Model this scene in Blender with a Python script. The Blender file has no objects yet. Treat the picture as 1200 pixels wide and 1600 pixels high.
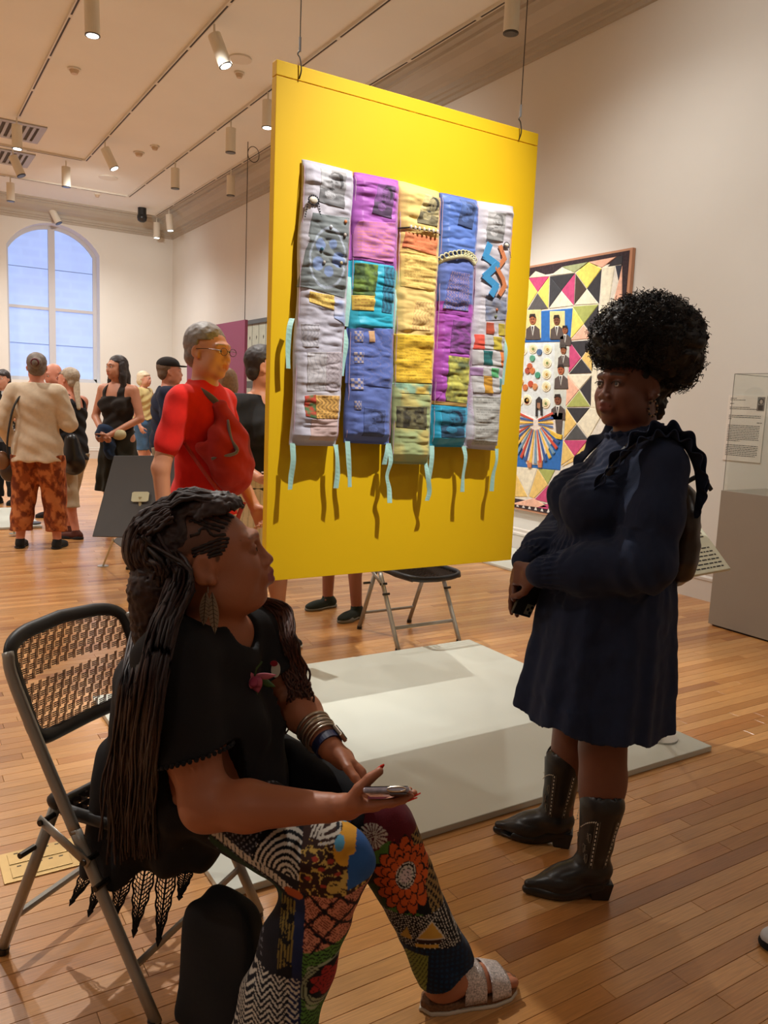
import bpy, bmesh, math, random
import numpy as np
from mathutils import Vector, Matrix
random.seed(7); rng = np.random.default_rng(7)
SC = bpy.context.scene
COL = SC.collection

# ---------------------------------------------------------------- camera
YAW, PITCH, ROLL = math.radians(32.095), math.radians(7.754), math.radians(2.412)
FPX, CAMH = 1246.3, 1.45
def _axes():
    cy, sy, cp, sp = math.cos(YAW), math.sin(YAW), math.cos(PITCH), math.sin(PITCH)
    fw = np.array([sy*cp, cy*cp, -sp]); rt = np.array([cy, -sy, 0.0]); up = np.cross(rt, fw)
    cr, sr = math.cos(ROLL), math.sin(ROLL)
    return cr*rt + sr*up, -sr*rt + cr*up, fw
AR, AU, AF = _axes()
CP = np.array([0, 0, CAMH])
RT = np.array([math.cos(YAW), -math.sin(YAW), 0]); FW = np.array([math.sin(YAW), math.cos(YAW), 0])
cd = bpy.data.cameras.new('camera'); cam = bpy.data.objects.new('camera', cd); COL.objects.link(cam)
cam.matrix_world = Matrix(((AR[0], AU[0], -AF[0], 0), (AR[1], AU[1], -AF[1], 0), (AR[2], AU[2], -AF[2], CAMH), (0, 0, 0, 1)))
cd.sensor_fit = 'VERTICAL'; cd.sensor_height = 24; cd.lens = 24*FPX/1600; cd.clip_start = 0.05; cd.clip_end = 100
SC.camera = cam
# measured points of the photograph turned into room coordinates
def ray(px, py): return AF + (px-600)/FPX*AR - (py-800)/FPX*AU
def on(px, py, ax, val):
    d = ray(px, py); return CP + d*((val-CP[ax])/d[ax])
def at(px, py, hd):
    d = ray(px, py); return CP + d*(hd/(d@FW))

# ---------------------------------------------------------------- world, exposure, lights
w = bpy.data.worlds.new('world'); SC.world = w; w.use_nodes = True
w.node_tree.nodes['Background'].inputs[0].default_value = (1.0, 0.85, 0.68, 1)
w.node_tree.nodes['Background'].inputs[1].default_value = 0.3
SC.view_settings.view_transform = 'Standard'; SC.view_settings.look = 'None'
SC.view_settings.gamma = 1.0; SC.view_settings.exposure = 0.55
try: SC.view_settings.use_curve_mapping = False
except Exception: pass
SC.cycles.use_denoising = True
SC.cycles.max_bounces = 9; SC.cycles.diffuse_bounces = 6; SC.cycles.transparent_max_bounces = 12
SC.cycles.sample_clamp_indirect = 4.0

def spot(name, pos, target, power, deg, blend=0.5, col=(1, 0.86, 0.68), size=0.03):
    ld = bpy.data.lights.new(name, 'SPOT'); ld.energy = power; ld.spot_size = math.radians(deg); ld.spot_blend = blend
    ld.color = col; ld.shadow_soft_size = size
    o = bpy.data.objects.new(name, ld); COL.objects.link(o); o.location = pos
    o.rotation_euler = (Vector(target)-Vector(pos)).to_track_quat('-Z', 'Y').to_euler(); return o
def area(name, pos, target, power, sx, sy, col=(1, 0.84, 0.64)):
    ld = bpy.data.lights.new(name, 'AREA'); ld.energy = power; ld.shape = 'RECTANGLE'; ld.size = sx; ld.size_y = sy; ld.color = col
    o = bpy.data.objects.new(name, ld); COL.objects.link(o); o.location = pos
    o.rotation_euler = (Vector(target)-Vector(pos)).to_track_quat('-Z', 'Y').to_euler(); return o
WARM = (1, 0.965, 0.91)
spot('light_panel_key', (2.0, 0.9, 4.95), (1.85, 2.9, 1.95), 620, 34, 1.0, col=(1, 0.96, 0.9))
spot('light_panel_back', (1.2, 4.9, 4.95), (2.1, 2.3, 0.3), 400, 50, 0.5, col=(1, 0.98, 0.93))
spot('light_story_quilt', (3.4, 5.6, 4.9), (5.5, 5.9, 1.6), 270, 46, 0.9, col=WARM)
spot('light_story_quilt_low', (3.4, 6.3, 4.9), (5.5, 6.0, 1.0), 120, 46, 0.9, col=WARM)
spot('light_floor_streak', (4.2, 4.9, 4.9), (3.55, 2.95, 0), 110, 17, 0.6, col=WARM)
spot('light_case', (3.2, 2.2, 4.9), (5.4, 2.8, 1.0), 90, 60, 1.0, col=WARM)
spot('light_wall_fill', (2.6, 3.6, 4.7), (5.5, 3.4, 3.2), 90, 96, 1.0, col=WARM, size=.1)  # the three wall spots are added to brighten walls and ceiling
spot('light_wall_fill_far', (2.6, 8.0, 4.7), (5.5, 8.6, 3.0), 90, 96, 1.0, col=WARM, size=.1)
spot('light_wall_fill_back', (3.0, 13.5, 4.7), (3.6, 18, 2.8), 200, 96, 1.0, col=WARM, size=.1)
k = 0
for x_, y_, e_ in ((3.3, 16, 230), (3.3, 12, 230), (3.3, 8.3, 170), (0.5, 15.5, 260), (0.5, 11.5, 260), (0.2, 7.6, 200), (-3, 14, 260), (-3, 9, 260), (-3, 4, 170), (3.9, 4.6, 90), (3.4, -1.5, 45), (-2.5, -1.5, 45), (0.2, 3.6, 12)):
    k += 1; spot('light_fill_%d' % k, (x_, y_, 4.85), (x_, y_, 0), e_*1.15, 150, 1.0, col=WARM, size=0.08)  # wide downlights added as room fill, not fixtures of the modelled tracks
# ---------------------------------------------------------------- helpers: properties, materials, meshes
def tag(o, label=None, cat=None, group=None, kind=None):
    if label: o['label'] = label
    if cat: o['category'] = cat
    if group: o['group'] = group
    if kind: o['kind'] = kind
    return o
def empty(name, loc, label, cat, group=None, rz=0.0):
    o = bpy.data.objects.new(name, None); COL.objects.link(o); o.location = loc; o.rotation_euler = (0, 0, rz); o.empty_display_size = 0.1
    return tag(o, label, cat, group)

MATS = {}
def M(name, col, rough=0.6, metal=0.0, noise=0.0, nscale=20, bump=0.0, bscale=200, spec=0.5, sheen=0.0, emit=0.0, trans=0.0, attr=False, stretch=None):
    if name in MATS: return MATS[name]
    m = bpy.data.materials.new(name); m.use_nodes = True; MATS[name] = m
    nt = m.node_tree; b = nt.nodes['Principled BSDF']; N = nt.nodes.new; L = nt.links.new
    b.inputs['Roughness'].default_value = rough; b.inputs['Metallic'].default_value = metal
    b.inputs['Specular IOR Level'].default_value = spec
    b.inputs['Base Color'].default_value = (*col, 1)
    if sheen: b.inputs['Sheen Weight'].default_value = sheen; b.inputs['Sheen Roughness'].default_value = 0.5
    if trans: b.inputs['Transmission Weight'].default_value = trans
    src = None
    if attr:
        a = N('ShaderNodeAttribute'); a.attribute_name = 'Col'; src = a.outputs['Color']
    tc = N('ShaderNodeTexCoord'); mp = N('ShaderNodeMapping'); L(tc.outputs['Object'], mp.inputs['Vector'])
    if stretch: mp.inputs['Scale'].default_value = stretch
    nz = N('ShaderNodeTexNoise'); L(mp.outputs['Vector'], nz.inputs['Vector']); nz.inputs['Scale'].default_value = nscale; nz.inputs['Detail'].default_value = 4
    r = N('ShaderNodeMapRange'); L(nz.outputs['Fac'], r.inputs['Value'])
    r.inputs['From Min'].default_value = 0.3; r.inputs['From Max'].default_value = 0.7
    r.inputs['To Min'].default_value = 1-noise; r.inputs['To Max'].default_value = 1+noise
    mx = N('ShaderNodeMix'); mx.data_type = 'RGBA'; mx.blend_type = 'MULTIPLY'; mx.inputs['Factor'].default_value = 1
    if src: L(src, mx.inputs['A'])
    else: mx.inputs['A'].default_value = (*col, 1)
    L(r.outputs['Result'], mx.inputs['B']); L(mx.outputs['Result'], b.inputs['Base Color'])
    if emit:
        L(mx.outputs['Result'], b.inputs['Emission Color']); b.inputs['Emission Strength'].default_value = emit
    if bump:
        n2 = N('ShaderNodeTexNoise'); L(mp.outputs['Vector'], n2.inputs['Vector']); n2.inputs['Scale'].default_value = bscale; n2.inputs['Detail'].default_value = 3
        bp = N('ShaderNodeBump'); bp.inputs['Strength'].default_value = bump; bp.inputs['Distance'].default_value = 0.002
        L(n2.outputs['Fac'], bp.inputs['Height']); L(bp.outputs['Normal'], b.inputs['Normal'])
    return m

def link(name, me, mat, parent=None, loc=None, smooth=False):
    if smooth: me.polygons.foreach_set('use_smooth', np.ones(len(me.polygons), bool))
    o = bpy.data.objects.new(name, me); COL.objects.link(o)
    if mat and not me.materials: me.materials.append(mat)
    if parent: o.parent = parent
    if loc is not None: o.location = loc
    return o
def mesh(name, V, Fc, col=None):
    me = bpy.data.meshes.new(name)
    V = np.asarray(V, float)
    if isinstance(Fc, np.ndarray):
        n, k = Fc.shape
        me.vertices.add(len(V)); me.vertices.foreach_set('co', V.ravel())
        me.loops.add(n*k); me.loops.foreach_set('vertex_index', Fc.ravel().astype(np.int32))
        me.polygons.add(n); me.polygons.foreach_set('loop_start', np.arange(0, n*k, k, dtype=np.int32))
        try: me.polygons.foreach_set('loop_total', np.full(n, k, np.int32))
        except Exception: pass
        me.update(calc_edges=True)
    else:
        me.from_pydata([tuple(v) for v in V], [], [tuple(int(i) for i in f) for f in Fc]); me.update()
    if col is not None:
        a = me.color_attributes.new('Col', 'FLOAT_COLOR', 'POINT')
        c = np.ones((len(V), 4)); c[:, :3] = col; a.data.foreach_set('color', c.ravel())
    return me
class MB:
    """collects simple solids and links them as one mesh object"""
    def __init__(s): s.V = []; s.F = []; s.C = []; s.c = (1, 1, 1)
    def add(s, V, Fc):
        k = len(s.V); s.V += [tuple(v) for v in V]; s.F += [tuple(i+k for i in f) for f in Fc]; s.C += [s.c]*len(V); return s
    def box(s, a, b, R=None, o=(0, 0, 0)):
        x0, y0, z0 = a; x1, y1, z1 = b
        V = [(x0,y0,z0),(x1,y0,z0),(x1,y1,z0),(x0,y1,z0),(x0,y0,z1),(x1,y0,z1),(x1,y1,z1),(x0,y1,z1)]
        if R is not None: V = [tuple(np.array(R) @ np.array(v) + np.array(o)) for v in V]
        elif any(o): V = [tuple(np.array(v)+np.array(o)) for v in V]
        return s.add(V, [(0,3,2,1),(4,5,6,7),(0,1,5,4),(1,2,6,5),(2,3,7,6),(3,0,4,7)])
    def prism(s, poly, off):
        """poly: list of 3-D points; off: thickness vector"""
        n = len(poly); P = [np.array(p, float) for p in poly]; Q = [p+np.array(off) for p in P]
        return s.add(P+Q, [tuple(range(n))[::-1], tuple(range(n, 2*n))]+[(i, (i+1) % n, n+(i+1) % n, n+i) for i in range(n)])
    def tube(s, pts, r, n=8, closed=False, caps=True, flat=1.0):
        V, Fc = tube_vf(pts, r, n, closed, caps, flat); return s.add(V, Fc)
    def ball(s, c, r, n=8, m=6):
        c = np.array(c); rr = np.array(r) if hasattr(r, '__len__') else np.array([r]*3)
        V = [c-rr*(0, 0, 1)]; Fc = []
        for j in range(1, m):
            ph = -math.pi/2+math.pi*j/m
            for i in range(n):
                t = 2*math.pi*i/n; V.append(c+rr*(math.cos(ph)*math.cos(t), math.cos(ph)*math.sin(t), math.sin(ph)))
        V.append(c+rr*(0, 0, 1)); L = len(V)-1
        for i in range(n):
            Fc.append((0, 1+(i+1) % n, 1+i)); b = 1+(m-2)*n; Fc.append((L, b+i, b+(i+1) % n))
            for j in range(m-2): a = 1+j*n; Fc.append((a+i, a+(i+1) % n, a+n+(i+1) % n, a+n+i))
        return s.add(V, Fc)
    def build(s, name, mat, parent=None, loc=None, smooth=False, bevel=0, base=None):
        V = np.array(s.V, float)
        if base is not None: V = V-np.array(base)
        o = link(name, mesh(name, V, s.F, np.array(s.C, float)), mat, parent, loc, smooth)
        if bevel:
            md = o.modifiers.new('bevel', 'BEVEL'); md.width = bevel; md.segments = 2; md.limit_method = 'ANGLE'
        return o
def tube_vf(pts, r, n=8, closed=False, caps=True, flat=1.0):
    P = [np.array(p, float) for p in pts]; m = len(P); R = r if hasattr(r, '__len__') else [r]*m
    V = []; Fc = []; prev = None
    for i in range(m):
        if closed: t = P[(i+1) % m]-P[i-1]
        else: t = P[min(i+1, m-1)]-P[max(i-1, 0)]
        t = t/(np.linalg.norm(t)+1e-12)
        if prev is None:
            a = np.array([0, 0, 1.0]) if abs(t[2]) < 0.9 else np.array([1.0, 0, 0])
        else: a = prev
        u = a-t*(a@t); u /= np.linalg.norm(u)+1e-12; v = np.cross(t, u); prev = u
        for k in range(n):
            th = 2*math.pi*k/n; V.append(P[i]+R[i]*(math.cos(th)*u+flat*math.sin(th)*v))
    for i in range(m if closed else m-1):
        j = (i+1) % m
        for k in range(n): Fc.append((i*n+k, i*n+(k+1) % n, j*n+(k+1) % n, j*n+k))
    if caps and not closed: Fc.append(tuple(range(n))[::-1]); Fc.append(tuple((m-1)*n+k for k in range(n)))
    return V, Fc
def tubes_np(paths, radii, n=3):
    """many equal-length tubes at once: paths (T,K,3), radii (T,K)"""
    T, K, _ = paths.shape
    t = np.gradient(paths, axis=1); t /= np.linalg.norm(t, axis=2, keepdims=True)+1e-9
    a = np.zeros_like(t); a[..., 2] = 1; bad = np.abs(t[..., 2]) > 0.8; a[bad] = (1, 0.2, 0)
    u = np.cross(t, a); u /= np.linalg.norm(u, axis=2, keepdims=True)+1e-9; v = np.cross(t, u)
    th = 2*np.pi*np.arange(n)/n
    V = paths[:, :, None, :] + radii[:, :, None, None]*(np.cos(th)[None, None, :, None]*u[:, :, None, :]+np.sin(th)[None, None, :, None]*v[:, :, None, :])
    idx = np.arange(T*K*n).reshape(T, K, n)
    a0 = idx[:, :-1]; a1 = idx[:, 1:]
    Fq = np.stack([a0, np.roll(a0, -1, 2), np.roll(a1, -1, 2), a1], -1).reshape(-1, 4)
    return V.reshape(-1, 3), Fq
def catmull(P, n=6):
    P = [np.array(p, float) for p in P]; Q = [2*P[0]-P[1]]+P+[2*P[-1]-P[-2]]; out = []
    for i in range(1, len(Q)-2):
        a, b, c, d = Q[i-1:i+3]
        for k in range(n):
            t = k/n; out.append(0.5*((2*b)+(-a+c)*t+(2*a-5*b+4*c-d)*t*t+(-a+3*b-3*c+d)*t**3))
    out.append(P[-1]); return out
def rotz(a): c, s = math.cos(a), math.sin(a); return np.array([[c, -s, 0], [s, c, 0], [0, 0, 1.0]])
def rotx(a): c, s = math.cos(a), math.sin(a); return np.array([[1, 0, 0], [0, c, -s], [0, s, c.real]])
def roty(a): c, s = math.cos(a), math.sin(a); return np.array([[c, 0, s], [0, 1, 0], [-s, 0, c]])
def srgb(r, g, b):
    c = np.array([r, g, b])/255.0; return tuple(np.where(c <= 0.04045, c/12.92, ((c+0.055)/1.055)**2.4))

# ---------------------------------------------------------------- the room
XW, YB, ZC = 5.51, 18.0, 5.17
wallm = M('wall_paint', srgb(218, 217, 211), 0.85, noise=0.02, nscale=1.5, bump=0.05, bscale=60)
ceilm = M('ceiling_paint', srgb(228, 229, 224), 0.9, noise=0.02, nscale=1.2)
cornm = M('cornice_paint', srgb(176, 170, 158), 0.7, noise=0.03, nscale=3)
basem = M('baseboard_paint', srgb(205, 200, 192), 0.5)
def struct(o): o['kind'] = 'structure'; return o
# floor slab and oak strips
fl = struct(MB().box((-6, -4.5, -0.12), (XW+0.2, YB+0.6, -0.006)).build('floor', M('subfloor', (0.05, 0.022, 0.01), 0.8)))
def wood_mat():
    m = M('oak_strip', (0.4, 0.2, 0.08), 0.3, attr=True, noise=0.16, nscale=9, stretch=(1.1, 26, 1), bump=0.12, bscale=30)
    nt = m.node_tree; b = nt.nodes['Principled BSDF']
    b.inputs['Coat Weight'].default_value = 0.25; b.inputs['Coat Roughness'].default_value = 0.16
    return m
woodm = wood_mat()
PW = 0.0572
tones = [srgb(190, 148, 98), srgb(182, 138, 88), srgb(174, 128, 78), srgb(198, 156, 106), srgb(166, 118, 70), srgb(186, 144, 94), srgb(150, 104, 62)]
tw = [5, 6, 5, 3, 2, 5, 0.7]
cand = []
y = -2.0; prng = random.Random(5)
while y < YB:
    x = -5.0-prng.random()
    while x < XW:
        ln = prng.uniform(0.45, 1.35)
        x1 = min(x+ln, XW)
        if x1 > -6 and x1-x > 0.05: cand.append((x, x1, y, y+PW, tuple(np.array(prng.choices(tones, tw)[0])*(1.06, .91, .74)), prng.uniform(0.9, 1.1)))
        x = x+ln
    y += PW
def prj(p):
    v = np.array(p)-CP; wq = v@AF
    return (9999, 9999, wq) if wq < 0.1 else (600+FPX*(v@AR)/wq, 800-FPX*(v@AU)/wq, wq)
def rank(c):
    best = 9e9
    for t in (0.1, 0.5, 0.9):
        p = prj((c[0]*(1-t)+c[1]*t, c[2], 0))
        if -10 < p[0] < 1210 and 640 < p[1] < 1640: best = min(best, p[2])
    return best
def hidden(c):   # under the grey platform
    return c[0] > 0.8 and c[1] < 3.0 and c[2] > 2.08 and c[3] < 3.7
ranked = sorted(((rank(c), i) for i, c in enumerate(cand) if not hidden(c)))
single = {i for r_, i in ranked[:300] if r_ < 1e9}
farb = MB()
for i, (x0, x1, y0, y1, c, k) in enumerate(cand):
    g = 0.0006; e = 0.0008
    V = [(x0+g, y0+g, -0.012), (x1-g, y0+g, -0.012), (x1-g, y1-g, -0.012), (x0+g, y1-g, -0.012),
         (x0+g, y0+g, -e), (x1-g, y0+g, -e), (x1-g, y1-g, -e), (x0+g, y1-g, -e),
         (x0+g+e, y0+g+e, 0), (x1-g-e, y0+g+e, 0), (x1-g-e, y1-g-e, 0), (x0+g+e, y1-g-e, 0)]
    Fc = [(0,1,5,4),(1,2,6,5),(2,3,7,6),(3,0,4,7),(4,5,9,8),(5,6,10,9),(6,7,11,10),(7,4,8,11),(8,9,10,11)]
    cc = tuple(np.array(c)*k)
    if i in single:
        link('plank', mesh('plank', V, Fc, np.array([cc]*12)), woodm, fl)
    elif y0 > -0.5:
        farb.c = cc; farb.add(V, Fc)
fb = farb.build('planks', woodm, fl); fb['kind'] = 'stuff'
# walls (with thickness), ceiling
struct(MB().box((XW, -4.5, -0.12), (XW+0.2, YB+0.6, ZC+0.1)).build('wall_right', wallm))
struct(MB().box((-6.2, -4.5, -0.12), (-6, YB+0.6, ZC+0.1)).build('wall_left', wallm))
struct(MB().box((-6.2, -4.7, -0.12), (XW+0.2, -4.5, ZC+0.1)).build('wall_front', wallm))
struct(MB().box((-6.2, -4.7, ZC), (XW+0.2, YB+0.6, ZC+0.15)).build('ceiling', ceilm))
# back wall with the arched window opening
wx0, wx1, wz0, wzs, wzt = 2.16, 3.95, 1.62, 4.28, 4.80
def arch(x0, x1, zs, zt, n=16):
    cx = (x0+x1)/2; hw = (x1-x0)/2; h = zt-zs; R = (hw*hw+h*h)/(2*h); cz = zt-R; a = math.asin(hw/R)
    return [(cx+R*math.sin(-a+2*a*i/n), cz+R*math.cos(-a+2*a*i/n)) for i in range(n+1)]
bw = MB(); T = 0.5
bw.box((-6, YB, -0.12), (wx0, YB+T, ZC)).box((wx1, YB, -0.12), (XW+0.2, YB+T, ZC)).box((wx0, YB, -0.12), (wx1, YB+T, wz0))
ap = arch(wx0, wx1, wzs, wzt)
for (xa, za), (xb, zb) in zip(ap[:-1], ap[1:]):
    bw.prism([(xa, YB, za), (xb, YB, zb), (xb, YB, ZC), (xa, YB, ZC)], (0, T, 0))
struct(bw.build('wall_back', wallm))
# window set deep in the reveal
win = struct(bpy.data.objects.new('window_1', None)); COL.objects.link(win); win.location = (3.05, YB+0.36, wz0)
wb = (3.05, YB+0.36, wz0)
fw_ = M('window_frame_paint', srgb(196, 196, 200), 0.5)
yf = YB+0.33
o_ = arch(wx0, wx1, wzs, wzt); i_ = arch(wx0+0.07, wx1-0.07, wzs-0.02, wzt-0.07)
fr = MB()
ol = [(wx0, wz0)]+o_+[(wx1, wz0)]; il = [(wx0+0.07, wz0+0.08)]+i_+[(wx1-0.07, wz0+0.08)]
for k in range(len(ol)-1):
    fr.prism([(ol[k][0], yf, ol[k][1]), (ol[k+1][0], yf, ol[k+1][1]), (il[k+1][0], yf, il[k+1][1]), (il[k][0], yf, il[k][1])], (0, 0.1, 0))
fr.box((wx0, yf, wz0), (wx1, yf+0.1, wz0+0.08)); fr.build('frame', fw_, win, base=wb)
MB().box((2.99, yf-0.02, wz0+0.05), (3.12, yf+0.08, wzt-0.05)).build('mullion', fw_, win, base=wb)
ztr = on(25, 478, 1, YB+0.36)[2]
for xa, xb in ((wx0+0.06, 2.99), (3.12, wx1-0.06)):
    MB().box((xa, yf+0.01, ztr-0.03), (xb, yf+0.07, ztr+0.03)).build('transom', fw_, win, base=wb)
def daylight():
    m = bpy.data.materials.new('daylit_blind'); m.use_nodes = True; nt = m.node_tree; N = nt.nodes.new; L = nt.links.new
    b = nt.nodes['Principled BSDF']; b.inputs['Base Color'].default_value = (0.3, 0.35, 0.45, 1); b.inputs['Roughness'].default_value = 0.8
    tc = N('ShaderNodeTexCoord'); br = N('ShaderNodeTexBrick'); L(tc.outputs['Object'], br.inputs['Vector'])
    mp = N('ShaderNodeMapping'); mp.inputs['Rotation'].default_value = (math.pi/2, 0, 0); L(tc.outputs['Object'], mp.inputs['Vector']); L(mp.outputs['Vector'], br.inputs['Vector'])
    br.inputs['Color1'].default_value = (0.21, 0.32, 0.66, 1); br.inputs['Color2'].default_value = (0.185, 0.29, 0.62, 1); br.inputs['Mortar'].default_value = (0.22, 0.335, 0.67, 1)
    br.inputs['Scale'].default_value = 1.3; br.inputs['Mortar Size'].default_value = 0.09; br.inputs['Mortar Smooth'].default_value = 1.0
    nz = N('ShaderNodeTexNoise'); nz.inputs['Scale'].default_value = 1.4; L(tc.outputs['Object'], nz.inputs['Vector'])
    mx = N('ShaderNodeMix'); mx.data_type = 'RGBA'; mx.blend_type = 'MULTIPLY'; mx.inputs['Factor'].default_value = 0.35
    L(br.outputs['Color'], mx.inputs['A']); L(nz.outputs['Fac'], mx.inputs['B']); L(mx.outputs['Result'], b.inputs['Emission Color']); b.inputs['Emission Strength'].default_value = 1.0
    return m
dm = daylight()
for xa, xb in ((wx0+0.05, 3.0), (3.11, wx1-0.05)):
    MB().box((xa, yf+0.045, wz0+0.07), (xb, yf+0.055, ztr)).build('pane', dm, win, base=wb)
    mid = [(x, z) for x, z in i_ if xa < x < xb]
    zl = [z for x, z in [(xa+0.001, np.interp(xa, [p[0] for p in i_], [p[1] for p in i_]))]][0]; zr = np.interp(xb, [p[0] for p in i_], [p[1] for p in i_])
    MB().prism([(xa, yf+0.045, ztr), (xb, yf+0.045, ztr), (xb, yf+0.045, zr)]+[(x, yf+0.045, z) for x, z in mid[::-1]]+[(xa, yf+0.045, zl)], (0, 0.01, 0)).build('pane', dm, win, base=wb)
    for zz in (on(25, 415, 1, YB+0.36)[2], on(25, 535, 1, YB+0.36)[2]):
        MB().box((xa, yf+0.03, zz-0.006), (xb, yf+0.04, zz+0.006)).build('blind_rail', M('blind_rail', srgb(120, 140, 190), 0.7), win, base=wb)
# cornice, swept along both walls and mitred
prof = [(0.0, 4.82), (0.035, 4.82), (0.04, 4.86), (0.075, 4.865), (0.08, 4.90), (0.11, 4.905), (0.115, 4.955), (0.15, 4.975), (0.24, 5.00), (0.33, 5.05), (0.36, 5.10), (0.39, 5.105), (0.395, 5.135), (0.47, 5.14), (0.475, ZC), (0, ZC)]
def corn(name, P):
    a = MB(); n = len(prof); V = [p for q in P for p in q]
    a.add(V, [(i, (i+1) % n, n+(i+1) % n, n+i) for i in range(n)]); return struct(a.build(name, cornm))
corn('trim_1', ([(XW-d, -4.5, z) for d, z in prof], [(XW-d, YB-d, z) for d, z in prof]))
corn('trim_2', ([(XW-d, YB-d, z) for d, z in prof], [(-6, YB-d, z) for d, z in prof]))
bp_ = [(0, 0), (0.022, 0), (0.022, 0.16), (0.028, 0.165), (0.028, 0.185), (0.014, 0.20), (0.014, 0.225), (0.006, 0.235), (0, 0.235)]
for nm, f in (('baseboard_right', lambda d, z, e: (XW-d, -4.5 if e else YB, z)), ('baseboard_back', lambda d, z, e: (-6 if e else XW, YB-d, z))):
    a = MB(); n = len(bp_); a.add([f(d, z, 0) for d, z in bp_]+[f(d, z, 1) for d, z in bp_], [(i, (i+1) % n, n+(i+1) % n, n+i) for i in range(n)]); struct(a.build(nm, basem))
# ---------------------------------------------------------------- smooth solid modelling (signed distances -> one continuous skin)
class SDF:
    def __init__(s): s.p = []
    def _a(s, f, lo, hi, k, op='+'): s.p.append((f, np.array(lo, float), np.array(hi, float), k, op)); return s
    def cap(s, a, b, ra, rb=None, k=0.02, op='+', sq=(1, 1, 1)):
        a, b = np.array(a, float), np.array(b, float); rb = ra if rb is None else rb; ba = b-a; L2 = ba@ba+1e-12
        def f(P):
            pa = P-a; h = np.clip((pa@ba)/L2, 0, 1); return np.linalg.norm(pa-h[:, None]*ba, axis=1)-(ra+(rb-ra)*h)
        r = max(ra, rb); return s._a(f, np.minimum(a, b)-r, np.maximum(a, b)+r, k, op)
    def ell(s, c, r, R=None, k=0.02, op='+'):
        c = np.array(c, float); r = np.array(r, float); Rm = np.eye(3) if R is None else np.asarray(R)
        def f(P):
            q = (P-c)@Rm; k0 = np.linalg.norm(q/r, axis=1); k1 = np.linalg.norm(q/(r*r), axis=1); return k0*(k0-1)/(k1+1e-9)
        e = np.sqrt(((Rm*r)**2).sum(1)); return s._a(f, c-e, c+e, k, op)
    def chain(s, pts, rs, k=0.015):
        for i in range(len(pts)-1): s.cap(pts[i], pts[i+1], rs[i], rs[i+1], k=k if i else k)
        return s
    def fn(s, f, lo, hi, k=0.01, op='+'): return s._a(f, lo, hi, k, op)
    def ev(s, P):
        D = np.ones(len(P))
        for f, l, u, k, op in s.p:
            d = f(P)
            if op == '+': e = np.maximum(k-np.abs(D-d), 0)/max(k, 1e-6); D = np.minimum(D, d)-e*e*k*.25
            elif op == '-': D = np.maximum(D, -d)
            else: D = np.maximum(D, d)
        return D
    def hit(s, px, py, h0=1.2, h1=2.3, off=0.0):
        t = np.linspace(h0, h1, 500); d = ray(px, py); P = CP+d[None]*(t/(d@FW))[:, None]; v = s.ev(P); i = np.argmax(v < 0)
        return None if not (v < 0).any() else at(px, py, t[i]-off)
    def mesh(s, h, pad=0.02, disp=None):
        pos = [q for q in s.p if q[4] == '+']
        lo = np.min([q[1] for q in pos], 0)-pad; hi = np.max([q[2] for q in pos], 0)+pad
        n = np.ceil((hi-lo)/h).astype(int)+1; ax = [(lo[i]+h*np.arange(n[i])).astype(np.float64) for i in range(3)]
        D = np.full(n, 1.0, np.float32)
        for f, l, u, k, op in s.p:
            m = max(k, 2.5*h)+h; i0 = np.maximum(np.floor((l-m-lo)/h).astype(int), 0); i1 = np.minimum(np.ceil((u+m-lo)/h).astype(int)+1, n)
            if (i1 <= i0).any(): continue
            sl = tuple(slice(i0[i], i1[i]) for i in range(3))
            G = np.stack(np.meshgrid(ax[0][sl[0]], ax[1][sl[1]], ax[2][sl[2]], indexing='ij'), -1).reshape(-1, 3)
            d = f(G).reshape(D[sl].shape).astype(np.float32); o = D[sl]
            if op == '+':
                if k > 0: e = np.maximum(k-np.abs(o-d), 0)/k; D[sl] = np.minimum(o, d)-e*e*k*0.25
                else: D[sl] = np.minimum(o, d)
            elif op == '-':
                d = -d
                if k > 0: e = np.maximum(k-np.abs(o-d), 0)/k; D[sl] = np.maximum(o, d)+e*e*k*0.25
                else: D[sl] = np.maximum(o, d)
            elif op == '&':   # keep only inside: applied on the whole grid
                D[sl] = np.maximum(o, d)
        return surf_nets(D, lo, h, disp)
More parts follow.
